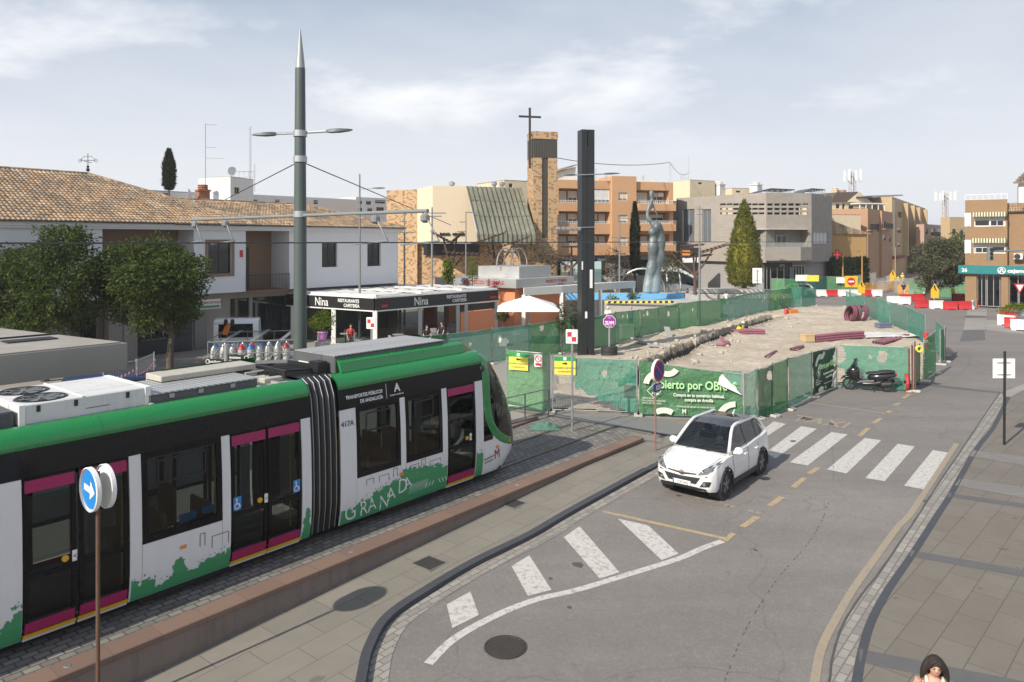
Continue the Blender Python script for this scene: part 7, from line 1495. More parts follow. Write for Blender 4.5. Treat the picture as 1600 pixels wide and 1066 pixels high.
mb = MB(); mb.lathe([(.1,-.05),(.16,-.05),(.16,.05),(.1,.05)], (.3,-.1,2.0), 14, axis='y', caps=False); mb.build('yellow_lamp', LEM, t)
for px, lb in ((1416, 'red hose reel leaning on the posts right of the scooter'), (1447, 'striped red bollard beside the lane fence')):
    p = G(px, 612 if px < 1440 else 545); t = thing('hose_reel' if px < 1440 else 'striped_bollard', lb, 'reel' if px < 1440 else 'bollard', p); mb = MB()
    if px < 1440: mb.tube([(.12*cos(a), .34*cos(a), .42+.36*sin(a)) for a in [2*PI*i/16 for i in range(17)]], .07, 8); mb.build('hose', REDP, t); mb = MB(); mb.lathe([(.05,-.1),(.05,.1)], (0,0,.45), 8, axis='x'); mb.build('hub', BLACKM, t)
    else: mb.lathe([(.14,0),(.14,.4)], n=12); mb.lathe([(.14,.6),(.14,1.0),(.05,1.05)], n=12); mb.build('red_band', REDP, t); mb = MB(); mb.lathe([(.139,.4),(.139,.6)], n=12); mb.build('white_band', WHITEP, t)
def barrier_proto(m, label):
    t = thing('plastic_barrier', label, 'barrier', (0,0,0), 0, 'red and white plastic barriers'); mb = MB(); s = [(-.22,0),(-.22,.12),(-.1,.42),(-.08,.78),(.08,.78),(.1,.42),(.22,.12),(.22,0)]
    mb.ext([(-.62,y,z) for y, z in s], (1.24,0,0)); mb.build('body', m, t, bev=.025)
    mb = MB(); mb.box(-.72, .72, -.1, .1, .76, .86); mb.build('top_ridge', m, t, bev=.02); mb = MB(); mb.box(-.3,.3,-.225,-.2,0,.1); mb.box(-.3,.3,.2,.225,0,.1); mb.build('fork_slot', DARK, t)
    for x in (-.66, .66): mb = MB(); mb.box(x-.05, x+.05, -.06, .06, .15, .75); mb.build('coupling', m, t)
    return t
BP = {}
def barrier(c, px, yb, ang, label):
    p = G(px, yb)
    if c not in BP: BP[c] = barrier_proto(REDP if c == 'r' else WHITEP, label); BP[c].location = p; BP[c].rotation_euler = (0,0,R(ang)); return BP[c]
    return dup(BP[c], p, R(ang), label)
N = {'r': 'red', 'w': 'white'}
for i, (c, px) in enumerate((('w',1284),('r',1299.5),('w',1318),('w',1338),('r',1356),('w',1370))): barrier(c, px, 463.5, 3, f'{N[c]} plastic barrier, {ORD[i]} from the left in front of the far light green fence')
for i, (c, px, y, a) in enumerate((('w',1396,475,-2),('w',1413,476,2),('r',1440,481.5,3),('w',1463,483,0),('r',1485,484.5,-2),('r',1507,484,4),('w',1520,483,50),('r',1525,480,62),('w',1530,477,75))): barrier(c, px, y, a, f'{N[c]} plastic barrier, {ORD[i]} from the left in the front arc of the roundabout')
for i, (c, px, y, a) in enumerate((('r',1416,471.5,-8),('r',1437,470.5,-4),('w',1452,468,0),('r',1497,470.5,0),('r',1512,472.5,-25))): barrier(c, px, y, a, f'{N[c]} plastic barrier, {ORD[i]} from the left in the back arc of the roundabout')
for i, (c, px, y, a) in enumerate((('w',1428,463.5,0),('w',1508,465,0),('w',1536,473.5,-2),('r',1555,473.8,-2),('w',1574.5,474,-2),('w',1594,474.3,-2))): barrier(c, px, y, a, f'{N[c]} plastic barrier, {ORD[i]} from the left in the row before the bank')
for i, (c, px, y, a) in enumerate((('w',1573,509,-60),('r',1585,513.5,-55),('w',1596,517,-45))): barrier(c, px, y, a, f'{N[c]} plastic barrier, {ORD[i]} from the left around the palm planter')
ORF = net('orange_mesh', '#e09a2c', .3, '#f0b85a')
for i, (a, b, Y0, Y1) in enumerate(((1340,1362,100,101),(1363,1384,101,102),(1385,1402,102,103),(1402,1421,96,95),(1395,1412,118,119))):
    panel(xy(a,Y0)+(0,), xy(b,Y1)+(0,), 1.3 if i < 4 else 1.1, 1.3 if i < 4 else 1.1, ORF, f'orange plastic mesh fence, {ORD[i]} from the left behind the red and white barriers', foot=False)
panel(xy(1560,64)+(0,), xy(1581,66)+(0,), 1.15, 1.1, ORF, 'orange plastic mesh fence around the palm planter', foot=False)
for i, (a, Y0, b, Y1) in enumerate(((1335,104,1352,110),(1352,110,1369,117),(1370,97,1384,101),(1385,103,1396,109),(1397,96,1412,101))):
    panel(xy(a,Y0)+(0,), xy(b,Y1)+(0,), 2.1, 2.1, None, f'bare wire mesh fence panel, {ORD[i]} from the left up the far street', wires=False, foot=False)
    t = bpy.data.objects[[o.name for o in bpy.data.objects if o.get('label', '').startswith(f'bare wire mesh fence panel, {ORD[i]}')][0]]; L_ = (Vector(xy(b,Y1))-Vector(xy(a,Y0))).length; mb = MB()
    for k in range(1, int(L_/.3)): mb.bar((k*.3,0,.15), (k*.3,0,2.05), .025, .025)
    mb.build('wire_mesh', STEEL, t)
t = thing('tube_railing', 'grey tubular railing on the kerb right of the tram nose', 'railing', (0,0,0)); ra, rb = G(786, 672), G(858, 652)
for k, q in enumerate((0, .46, .98)): p = ra+(rb-ra)*q; mb = MB(); mb.tube([p, p+Vector((0,0,1.15))], .03, 8); mb.build('post', GREYM, t)
for z in (.15, .65, 1.13): mb = MB(); mb.tube([ra+Vector((0,0,z)), rb+Vector((0,0,z))], .024, 8); mb.build('rail', GREYM, t)
p = G(852, 671); mb = MB(); mb.grid(lambda a, b: Vector((p.x-.55+1.1*a, p.y-.4+.8*b, .06+.2*sin(PI*a)*sin(PI*b)*(1+.9*noise.noise((a*6, b*6, 1))))), 14, 10); tag(mb.build('crumpled_sheet', NV_), 'crumpled grey green plastic on the cobbles before the tram nose', 'plastic sheet')
MAST = mat('mast_green_grey', (.075,.095,.09), .5, .1, var=.12, dirt=.2)
def luminaire(parent, a, b, m=MAST, n_='lamp_head'):
    a = Vector(a); b = Vector(b); d = (b-a); mb = MB(); mb.tube([a, a+d*.5], .035, 7); mb.build('lamp_arm', STEEL, parent); w_ = d.normalized(); s_ = Vector((-w_.y, w_.x, 0)); mb = MB(); vs = []
    secs = [(.5,.06,.05),(.58,.14,.07),(.75,.17,.07),(.92,.12,.045),(1.0,.03,.02)]; tot = []
    for f, w2_, h in secs:
        c = a+d*f; tot += [c-s_*w2_+Vector((0,0,-h*.6)), c+s_*w2_+Vector((0,0,-h*.6)), c+s_*w2_*.8+Vector((0,0,h*.5)), c+Vector((0,0,h)), c-s_*w2_*.8+Vector((0,0,h*.5))]
    mb.add(tot, [(i*5+j, i*5+(j+1) % 5, (i+1)*5+(j+1) % 5, (i+1)*5+j) for i in range(4) for j in range(5)]+[(4,3,2,1,0),(20,21,22,23,24)]); mb.build(n_, m, parent, smooth=40)
tp = Tat(469, 700, -18.8); tp.z = 0; zt = lambda y: CH-(y-HZ)*tp.y/F
t = thing('catenary_mast', 'tall dark green tapered mast with two lamps and pale pointed tip behind the tram', 'mast', tp); mb = MB(); mb.tube([(0,0,0),(0,0,zt(337)),(0,0,zt(107))], [.205,.18,.145], 20); mb.build('pole', MAST, t, smooth=60)
mb = MB(); mb.tube([(0,0,zt(107)),(0,0,zt(82)),(0,0,zt(46))], [.143,.095,.015], 20); mb.build('tip_cone', mat('pale_cone', (.3,.32,.31), .45, .3), t, smooth=60)
for y in (209, 249, 335): mb = MB(); mb.lathe([(.2,zt(y)-.09),(.2,zt(y)+.09)], n=18, caps=True); mb.build('clamp', STEEL, t)
luminaire(t, (0,0,zt(208)), V*0+Vector((1.55,0,zt(203)))); luminaire(t, (0,0,zt(208)), Vector((-1.42,0.0,zt(211))))
mb = MB(); mb.tube([V*-6.4+Vector((0,0,zt(337))), V*5.4+Vector((0,0,zt(337)))], .05, 10); mb.build('cantilever', GREYM, t, smooth=60)
for q in (-6.2, -4.2, 3.4, 5.3): mb = MB(); mb.lathe([(.05,-.12),(.12,-.06),(.12,.06),(.05,.12)], tuple(V*q+Vector((0,0,zt(337)-.18))), 10); mb.tube([V*q+Vector((0,0,zt(337)-.1)), V*(q+.5)+Vector((0,0,zt(337)-.75)), V*(q-.9)+Vector((0,0,zt(337)-.85))], .025, 6); mb.build('insulator', GREYM, t)
WIRE = mat('wire', (.03,.03,.03), .5)
def wire(pts, label, r_=.018, sag=0.0):
    a, b = Vector(pts[0]), Vector(pts[-1]); P = [a+(b-a)*i/12+Vector((0,0,-sag*4*(i/12)*(1-i/12))) for i in range(13)] if len(pts) == 2 else [Vector(p) for p in pts]; mb = MB(); mb.tube(P, r_, 4); tag(mb.build('overhead_wire', WIRE), label, 'wire', 'overhead wires')
T0 = tp+Vector((0,0,zt(252)))
wire([T0, D(352, 312, 31)], 'stay wire from the tall mast down to the left roof'); wire([T0, D(705, 352, 40)], 'long stay wire from the tall mast toward the church')
for q, lb in ((3.4, 'contact wire above the nearer track'), (-4.2, 'contact wire above the farther track')):
    a = tp+V*q+Vector((0,0,zt(337)-.8)); wire([a-U*30, a+U*3, a+U*40], lb+' seen beyond the tall mast', .012)
wire([D(871,247,86), D(1046,254,112)], 'long wire from the church tower to the apartment mast', .04, .6); wire([D(1047,254,112), D(1076,270,138)], 'short slack wire from the apartment mast to the ladder aerial', .04, 1.0)
def lamp_post(px, ybase_Y, ytop, label, arms=(), r_=.09, name='lamp_post', cat='lamp post', m=None, cross=()):
    Y = ybase_Y; X = (px-HX)*Y/F; t = thing(name, label, cat, (X, Y, 0)); z = lambda y: CH-(y-HZ)*Y/F; mb = MB(); mb.tube([(0,0,0),(0,0,z(ytop)*.5),(0,0,z(ytop))], [r_,r_*.85,r_*.55], 10); mb.build('pole', m or GREYM, t, smooth=60)
    for x, y in arms: luminaire(t, (0,0,z(y)-.05), ((x-px)*Y/F, 0, z(y)))
    for x0_, x1_, y in cross: mb = MB(); mb.tube([((x0_-px)*Y/F,0,z(y)), ((x1_-px)*Y/F,0,z(y))], .05, 6); mb.build('cross_arm', m or GREYM, t)
    return t
lamp_post(562, 50, 272, 'slim grey lamp post rising behind the cafe kiosk roof', [(602,294)]); lamp_post(675, 56, 324, 'grey mast with short crossarms in front of the church hall', (), .1, 'line_mast', 'mast', None, [(667,697,333),(668,690,338)])
lamp_post(632, 60, 328, 'pale grey mast between white house and church', (), .09, 'line_mast', 'mast', None, [(624,640,331),(624,636,346),(624,650,363)]); lamp_post(728, 66, 331, 'thin grey mast with three crossarms before the copper roof', (), .08, 'line_mast', 'mast', None, [(727,740,332),(718,729,347),(714,729,362)])
lamp_post(968, 78, 340, 'grey lamp post with four short crossarms left of the statue', (), .11, 'line_mast', 'mast', None, [(968,986,341),(955,970,371),(960,970,385),(968,978,399)]); t = lamp_post(1093, 62, 322, 'grey camera mast between statue and conical tree', (), .1, 'camera_mast', 'mast', None, [(1089,1099,327),(1089,1099,335)])
for px, yt, lb in ((1317, 400, 'orange painted lamp post beside the pharmacy cross'), (1347, 391, 'orange painted lamp post with lamp arm before the hedge'), (1399, 386, 'thin orange lamp post up the far street')): lamp_post(px, 100 if px < 1390 else 125, yt, lb, [(px-8, yt+2)] if px > 1320 else [], .12, m=mat('orange_post', (.4,.2,.06), .6))
t = thing('pharmacy_cross', 'red and green pharmacy cross sign on the orange post', 'sign', D(1308, 398, 99)); t.scale = (.65,.65,.65); mb = MB(); mb.box(-1.0,1.0,-.1,.1,-.35,.35); mb.box(-.35,.35,-.1,.1,.35,1.0); mb.box(-.35,.35,-.1,.1,-1.0,-.35); mb.build('cross', BLACKM, t); mb = MB(); mb.box(-.8,.8,-.13,-.1,-.15,.15); mb.box(-.15,.15,-.13,-.1,.15,.8); mb.box(-.15,.15,-.13,-.1,-.8,-.15); mb.build('light', REDP, t)
pp = G(915.5, 556); z = lambda y: CH-(y-HZ)*pp.y/F; h = z(204); t = thing('steel_pylon', 'huge black open steel pylon with two small lamps beside the fence', 'pylon', pp, R(14)); mb = MB(); w_ = .4
mb.box(-w_,-w_+.34,-.4,.4,0,h); mb.box(-w_+.34,.02,.1,.4,0,h-.02); mb.box(.0,w_,-.4,.4,0,h); mb.build('column', mat('pylon_black', (.022,.025,.028), .45, .2, var=.3, dirt=.3), t)
mb = MB(); mb.box(-.07,-.03,-.1,.1,0,h-.1); mb.box(-.02,.0,-.36,-.3,.5,h-1); mb.build('inner_cable_tray', GREYM, t)
mb = MB()
for x, zz1, zz2, q in ((-.41,5.2,5.7,.08),(-.2,2.3,2.7,.14),(.1,4.1,5.2,.17)): mb.box(x, x+q, -.415, -.405, zz1, zz2)
mb.build('torn_poster', WHITEP, t)
luminaire(t, (0,-.45,z(274)), (2.0,-.45,z(271))); luminaire(t, (0,-.45,z(274)), (-1.6,-.45,z(276)))
mb = MB(); mb.tube([(-2.2,-.45,z(358)),(.5,-.45,z(355))], .03, 6)
for k in range(5): mb.lathe([(.04,-.12),(.13,-.1),(.13,.1),(.04,.12)], (-1.9+.32*k,-.45,z(358)), 8, axis='x')
mb.build('insulators', STEEL, t)
SBLUE = mat('sign_sky_blue', (.006,.19,.52), .4); SDB = mat('sign_dark_blue', (.02,.03,.2), .4); PURP = mat('sign_purple', (.28,.02,.3), .45); RUST = mat('rusty_pole', (.13,.075,.05), .7, .3, var=.4, vs=6)
def ddir(t, nrm): t.rotation_euler.z = math.atan2(nrm.x, -nrm.y)
def disc(mb, r_, y, z, mi=0, th=.02, n_=28): mb.lathe([(.001,y),(r_,y),(r_,y+th),(.001,y+th)], (0,0,z), n_, axis='y', caps=False)
sp_ = Tat(153, 1000, -12.3); sp_.z = zpav(sp_.x, sp_.y)+.128; zc = Tat(137, 766, -12.3).z-sp_.z
t = thing('arrow_sign', 'round blue arrow sign pair on a rusty pole in front of the tram doors', 'traffic sign', sp_); ddir(t, -U); mb = MB(); mb.tube([(0,0,0),(0,0,zc+.25)], .032, 10); mb.build('pole', RUST, t, smooth=60)
for sg in (-1, 1):
    mb = MB(); mb.lathe([(.33,sg*.07),(.34,sg*.08),(.34,sg*.14),(.325,sg*.15)], (0,0,zc), 36, axis='y', caps=False); disc(mb, .325, sg*.1, zc, 0, .01*sg); d = mb.build('housing', WHITEP, t, smooth=40); mb = MB(); disc(mb, .3, sg*.112, zc, 0, .006*sg, 36); mb.build('blue_face', SBLUE, d)
    mb = MB(); a = [(-.2,-.05),(.03,-.05),(.03,-.15),(.2,0),(.03,.15),(.03,.05),(-.2,.05)]; ca, sa = cos(R(-6)), sin(R(-6)); mb.face([((x*ca-z*sa), sg*.125, zc+x*sa+z*ca) for x, z in a]); mb.build('arrow', WHITEP, d)
sp_ = G(1024, 705); zc = D(1032, 579, sp_.y).z-sp_.z
t = thing('no_parking_sign', 'round no parking sign with small plate on a rusty pole by the green banner', 'traffic sign', sp_); ddir(t, V); mb = MB(); mb.tube([(0,0,0),(0,0,zc+.2)], .03, 9); mb.build('pole', mat('red_rusty_pole', (.26,.12,.1), .7, var=.5, vs=5), t)
mb = MB(); mb.lathe([(.001,-.04),(.37,-.04),(.38,-.05),(.38,-.14),(.37,-.14)], (0,0,zc), 32, axis='y', caps=False); disc(mb, .372, -.13, zc); d = mb.build('housing', WHITEP, t, smooth=40); mb = MB(); disc(mb, .35, -.142, zc); mb.build('red_ring', REDP, d); mb = MB(); disc(mb, .28, -.15, zc); mb.build('blue_face', SDB, d); mb = MB(); mb.bar((-.2,-.155,zc+.2),(.2,-.155,zc-.2), .006, .06); mb.build('red_bar', REDP, d)
mb = MB(); mb.box(-.25,.25,-.09,-.05,zc-.68,zc-.42); d = mb.build('plate', SDB, t); mb = MB(); mb.box(-.12,.21,-.096,-.09,zc-.63,zc-.47); mb.build('white_panel', WHITEP, d); mb = MB()
for k in range(3): mb.box(-.1,.19,-.1,-.096,zc-.61+.05*k,zc-.59+.05*k)
mb.build('text_lines', GREYT, d)
def chk(px, yb, Y, yc, label):
    P_ = G(px, yb) if not Y else Vector(((px-HX)*Y/F, Y, 0)); zc = D(px, yc, P_.y).z; t = thing('checker_sign', label, 'traffic sign', P_, 0, 'red and white checker signs'); ddir(t, Vector((-.25,-.97,0))); mb = MB(); mb.tube([(0,0,0),(0,0,zc+.2)], .04, 9); mb.build('pole', STEEL, t); mb = MB(); mb.box(-.22,.22,-.08,-.04,zc-.26,zc+.26); d = mb.build('plate', WHITEP, t, bev=.02)
    mb = MB(); mb.box(-.15,0,-.088,-.08,zc,zc+.16); mb.box(0,.15,-.088,-.08,zc-.16,zc); mb.build('red_squares', REDP, d)
    mb = MB(); mb.box(-.16,.16,-.084,-.08,zc-.17,zc+.17); mb.build('black_border', BLACKM, d); mb = MB(); mb.box(0,.15,-.088,-.08,zc,zc+.16); mb.box(-.15,0,-.088,-.08,zc-.16,zc); mb.build('white_squares', WHITEP, d)
chk(894, 675, 0, 526, 'red and white checker sign on a grey pole by the torn teal netting'); chk(580.5, 0, 33, 505, 'red and white checker sign standing before the cafe kiosk corner')
sp_ = G(952, 557); zc = D(952.5, 502.5, sp_.y).z-sp_.z; t = thing('octagonal_sign', 'purple octagonal ZLVM sign on a pole set in a black drum', 'traffic sign', sp_); mb = MB(); mb.lathe([(.5,0),(.5,.28),(.47,.3),(.5,.34),(.5,.6),(.46,.62),(.001,.6)], n=20); mb.build('drum', mat('black_drum', (.03,.03,.032), .6), t, smooth=30); mb = MB(); mb.tube([(0,0,.6),(0,0,zc)], .06, 8); mb.build('pole', STEEL, t)
def octa(mb, r_, y): mb.ext([(r_*cos(R(22.5+45*i)), y, zc+r_*sin(R(22.5+45*i))) for i in range(8)], (0,-.02,0))
mb = MB(); octa(mb, .4, -.06); d = mb.build('plate', WHITEP, t); mb = MB(); octa(mb, .365, -.075); mb.build('purple_face', PURP, d); txt('ZLVM', .27, WHITEP, d, 'lettering', (0,-.1,zc-.16), (1,0,0), bold=.05, align='CENTER', sx=.8); txt('alto', .1, WHITEP, d, 'lettering', (0,-.1,zc+.2), (1,0,0), align='CENTER', sx=1.2); txt('LÍNEA', .1, WHITEP, d, 'lettering', (0,-.1,zc-.3), (1,0,0), align='CENTER', sx=1.1)
def backsign(px, yb, ytop, rect, label, Y=0):
    P_ = G(px, yb) if not Y else Vector(((px-HX)*Y/F, Y, 0)); z = lambda y: D(px, y, P_.y).z-P_.z; t = thing('blank_sign', label, 'traffic sign', P_, 0, 'signs seen from behind'); k = P_.y/F; mb = MB(); mb.tube([(0,0,0),((1571-1569)*k*.5 if px > 1500 else 0,0,z(ytop))], .04, 9); mb.build('pole', BLACKM if px > 1500 else STEEL, t); mb = MB(); mb.box((rect[0]-px)*k,(rect[1]-px)*k,.045,.07,z(rect[3]),z(rect[2])); mb.build('plate', WHITEP, t, bev=.012)
    for q in (.2, .8): mb = MB(); zz = z(rect[3])+(z(rect[2])-z(rect[3]))*q; mb.box((rect[0]-px)*k*.6,(rect[1]-px)*k*.6,.03,.046,zz-.014,zz+.014); mb.build('bracket', STEEL, t)
backsign(1569, 698, 549, (1553,1588,561,592), 'white sign seen from behind on a black pole on the right pavement'); backsign(1183, 0, 421, (1176,1191,419,443), 'white sign seen from behind in front of the conical tree', 78)
def smallsign(px, yc, Y, label, kind, r_=.45):
    t = thing('traffic_sign', label, 'traffic sign', ((px-HX)*Y/F, Y, 0)); zc = D(px, yc, Y).z; mb = MB(); mb.tube([(0,.03,0),(0,.03,zc)], .05, 8); mb.build('pole', GREYM, t); mb = MB()
    if kind == 'round': disc(mb, r_, -.03, zc); d = mb.build('blue_face', SDB, t); mb = MB(); mb.lathe([(r_*.45,-.05),(r_*.65,-.05),(r_*.65,-.06),(r_*.45,-.06)], (0,0,zc), 20, axis='y', caps=False); mb.build('ring_of_arrows', WHITEP, d); mb = MB(); mb.lathe([(r_*.9,-.04),(r_*1.03,-.04),(r_*1.03,-.05),(r_*.9,-.05)], (0,0,zc), 20, axis='y', caps=False); mb.build('rim', WHITEP, d)
    elif kind == 'noentry': mb.box(-.8,.8,.0,.03,zc-.7,zc+.7); mb.build('yellow_board', mat('works_yellow', (.75,.45,.03), .5), t); mb = MB(); disc(mb, r_, -.03, zc); d = mb.build('red_face', REDP, t); mb = MB(); mb.box(-r_*.7,r_*.7,-.05,-.03,zc-.1,zc+.1); mb.build('white_bar', WHITEP, d)
    elif kind == 'works': mb.ext([(-.5,0,zc-.05),(.5,0,zc-.05),(0,0,zc+.75)], (0,-.03,0)); mb.box(-.42,.42,-.03,0,zc-.8,zc-.07); d = mb.build('yellow_plate', mat('works_yellow', (.75,.45,.03), .5), t); mb = MB(); mb.ball((-.05,-.04,zc+.45), .09, 8); mb.bar((-.05,-.04,zc+.38),(.05,-.04,zc+.1), .02, .14); mb.bar((.05,-.04,zc+.1),(.2,-.04,zc-.0), .02, .08); mb.build('digging_figure', BLACKM, d)
    else: mb.ext([(-.55,0,zc+.4),(.55,0,zc+.4),(0,0,zc-.55)], (0,-.03,0)); d = mb.build('red_triangle', REDP, t); mb = MB(); mb.ext([(-.36,-.032,zc+.29),(.36,-.032,zc+.29),(0,-.032,zc-.32)], (0,-.01,0)); mb.build('white_triangle', WHITEP, d)
smallsign(1461, 441, 80, 'blue roundabout sign in front of the olive tree trunk', 'round', .42); smallsign(1460.5, 454, 79, 'yellow road works sign below the blue roundabout sign', 'works'); smallsign(1330, 440, 93, 'red no entry sign on a yellow board before the hedge', 'noentry', .5); smallsign(1593, 450, 70, 'give way triangle sign before the bank at the right', 'giveway'); smallsign(1395, 430, 104, 'yellow works board on the mesh fence up the far street', 'works'); smallsign(1346, 448, 90, 'orange works sign left of the red barrier', 'works')
t = thing('traffic_light', 'grey traffic light head hanging on a long arm before the bank', 'traffic light', D(1610, 470, 62)); t.location.z = 0; zq = D(1547, 393, 62).z; xq = (1547-1610)*62/F; mb = MB(); mb.tube([(0,0,0),(0,0,zq),(-.4,0,zq+.12),(xq+.3,0,zq-.02)], .07, 8); mb.build('arm', GREYM, t); mb = MB(); mb.box(xq-.2,xq+.2,-.15,.15,zq-.75,zq+.35); d = mb.build('signal_head', GREYM, t, bev=.04)
for k in range(3): mb = MB(); mb.lathe([(.001,-.16),(.12,-.16),(.14,-.22),(.13,-.22)], (xq,0,zq+.15-.34*k), 12, axis='y', caps=False); mb.build('lens', DARK, d)
for px, lb in ((1527,'two rows of yellow and black tape stretched before the bank'),(955,'yellow and black tape along the fountain wall left of the statue')):
    mb = MB(); Y = 79 if px > 1000 else 65.8
    for yy in ((458,467) if px > 1000 else (474,)):
        x0_, x1_ = (1537, 1584) if px > 1000 else (945, 1052)
        n_ = 24
        for k in range(n_): a, b = D(x0_+(x1_-x0_)*k/n_, yy-(5*k/n_ if px < 1000 else 0)*.2, Y), D(x0_+(x1_-x0_)*(k+1)/n_, yy, Y); mb.ext([a, b, b+Vector((.06,0,.18)), a+Vector((.06,0,.18))], (0,.01,0), k % 2)
    tag(mb.build('warning_tape', [LEM, BLACKM]), lb, 'warning tape')
def leafmat(key, c, var=.45):
    n = NT(key); b = col(c); g = n.n('ShaderNodeNewGeometry'); r_ = g.outputs['Random Per Island']
    c1 = n.ramp(r_, [(0, tuple(x*(1-var) for x in b)), (.6, b), (1, (min(1, b[0]*1.7+.01), min(1, b[1]*1.4), b[2]*1.1))]); c2 = n.mix(n.ramp(n.noise(.9, 3), [(.35, 0.0), (.65, .5)]), c1, tuple(x*.55 for x in b))
    n.set(Base_Color=c2, Roughness=.7); n.b.inputs['Specular IOR Level'].default_value = .12; tl = n.n('ShaderNodeBsdfTranslucent'); n.l(c2, tl.inputs[0]); mx = n.n('ShaderNodeMixShader'); mx.inputs[0].default_value = .3; n.l(n.b.outputs[0], mx.inputs[1]); n.l(tl.outputs[0], mx.inputs[2]); n.l(mx.outputs[0], n.out.inputs[0]); MC[key] = n.m; return n.m
LF1 = leafmat('ash_leaves', (.068,.108,.026)); LF2 = leafmat('conifer_leaves', (.16,.18,.03), .35); LF3 = leafmat('olive_leaves', (.125,.138,.085)); LF4 = leafmat('cypress_leaves', (.022,.04,.012)); LF5 = leafmat('bright_leaves', (.13,.19,.02)); LF6 = leafmat('shrub_leaves', (.05,.085,.02)); LF7 = leafmat('dry_leaves', (.13,.11,.06))
BARK = mat('bark', (.09,.07,.055), .95, var=.35, vs=6, bump=.02)
def leaf(mb, rnd, p, s_, d=None, narrow=.45):
    n_ = Vector((rnd.gauss(0,1), rnd.gauss(0,1), rnd.gauss(0,1)+.7)).normalized(); a = (d or Vector((rnd.gauss(0,1), rnd.gauss(0,1), rnd.gauss(0,.6)))); a = (a-n_*a.dot(n_)); a = a.normalized() if a.length > 1e-4 else n_.orthogonal(); b = n_.cross(a); h = s_*rnd.uniform(.6,1.2)
    mb.add([p, p+a*h*.5+b*h*narrow*.5, p+a*h-n_*h*.12, p+a*h*.5-b*h*narrow*.5], [(0,1,2,3)])
def crown(clumps, n_, s_, seed, spray=3, droop=.0, narrow=.42, shellf=.55):
    rnd = random.Random(seed); mb = MB(); tot = sum(c[1]**2 for c in clumps)
    for c, r_, *sq in clumps:
        sq = sq[0] if sq else (1,1,.75)
        for _ in range(int(n_*r_*r_/tot/spray)):
            v = Vector((rnd.gauss(0,1), rnd.gauss(0,1), rnd.gauss(0,1))).normalized(); k = r_*(shellf+(1-shellf)*rnd.random())*(1+.6*noise.noise(Vector(c)+v*2.2)); p = Vector(c)+Vector((v.x*sq[0]*k, v.y*sq[1]*k, v.z*sq[2]*k)); d = (v+Vector((0,0,-droop))+Vector((rnd.gauss(0,.4), rnd.gauss(0,.4), rnd.gauss(0,.3)))).normalized()
            for j in range(spray): leaf(mb, rnd, p+d*s_*.45*j+Vector((rnd.gauss(0,s_*.3), rnd.gauss(0,s_*.3), rnd.gauss(0,s_*.25))), s_, d+Vector((rnd.gauss(0,.7), rnd.gauss(0,.7), rnd.gauss(0,.5))), narrow)
    return mb
def tree(name, label, P, clumps, n_, s_, lm, seed, tr, limbs, group=None, spray=3, droop=0.0, cat='tree', **k):
    t = thing(name, label, cat, P, 0, group); crown(clumps, n_, s_, seed, spray, droop, **k).build('crown', lm, t, recalc=False); mb = MB()
    mb.tube(rline(tr[0], 4) if len(tr[0]) > 2 else tr[0], [tr[1]*(1-.5*i/max(1, (len(tr[0])-1)*4)) for i in range((len(tr[0])-1)*4+1)] if len(tr[0]) > 2 else tr[1], 9)
    for l in limbs: q = rline(l, 4); mb.tube(q, [tr[1]*.55*(1-.8*i/len(q)) for i in range(len(q))], 6)
    mb.build('trunk', BARK, t, smooth=50); return t
def px3(px, py, Y, P): return D(px, py, Y)-Vector(P)
P = Vector((*xy(265,37.5), 0)); rnd = random.Random(11)
cl = [(px3(x, y, 37.5+dy, P), r_) for x, y, dy, r_ in ((195,410,0,1.25),(235,400,1,1.3),(275,425,-.5,1.2),(215,440,-1.5,1.3),(260,455,0,1.2),(290,450,.8,1.0),(180,440,1,1.1),(240,470,-1,1.0),(285,480,0,.8),(225,505,-1,.55),(300,415,1.2,.7),(160,425,0,.9),(255,400,.5,1.0),(275,500,.3,.6),(195,480,0,.9))]
tree('street_tree', 'leafy dark green street tree standing before the shop front, right one of the pair', P, cl, 19000, .23, LF1, 1, ([(0,0,0),(.05,0,1.6),(.1,.1,2.4)], .2), [[(.1,0,2.2)]+[tuple(px3(x, y, 37.5, P)) for x, y in q] for q in (((240,500),(215,450),(200,415)), ((270,480),(285,440)), ((235,505),(170,500),(120,470)), ((255,490),(245,430)))], 'street trees', droop=.5)
P = Vector((*xy(70,36.5), 0)); cl = [(px3(x, y, 36.5+dy, P), r_) for x, y, dy, r_ in ((95,385,0,1.2),(50,420,0,1.4),(0,420,1,1.4),(120,420,0,1.2),(85,450,-1,1.5),(20,465,0,1.5),(140,455,1,1.1),(-40,440,0,1.5),(105,375,.5,.9),(60,495,-1,1.2),(0,500,0,1.2),(120,490,0,.8))]
tree('street_tree', 'leafy dark green street tree at the left edge, left one of the pair', P, cl, 23000, .23, LF1, 2, ([(0,0,0),(.1,0,1.8),(0,.1,2.8)], .2), [[(0,0,2.6)]+[tuple(px3(x, y, 36.5, P)) for x, y in q] for q in (((60,470),(90,400)), ((40,470),(0,430)), ((100,480),(130,430)))], 'street trees', droop=.5)
P = Vector((*xy(1163,92), 0)); k = 92/F; rnd = random.Random(5); mb = MB(); z = lambda y: CH-(y-HZ)*k
prof = [(z(313),.05),(z(330),.7),(z(350),1.35),(z(375),1.9),(z(400),2.3),(z(425),2.55),(z(440),2.2),(z(449),1.5)]
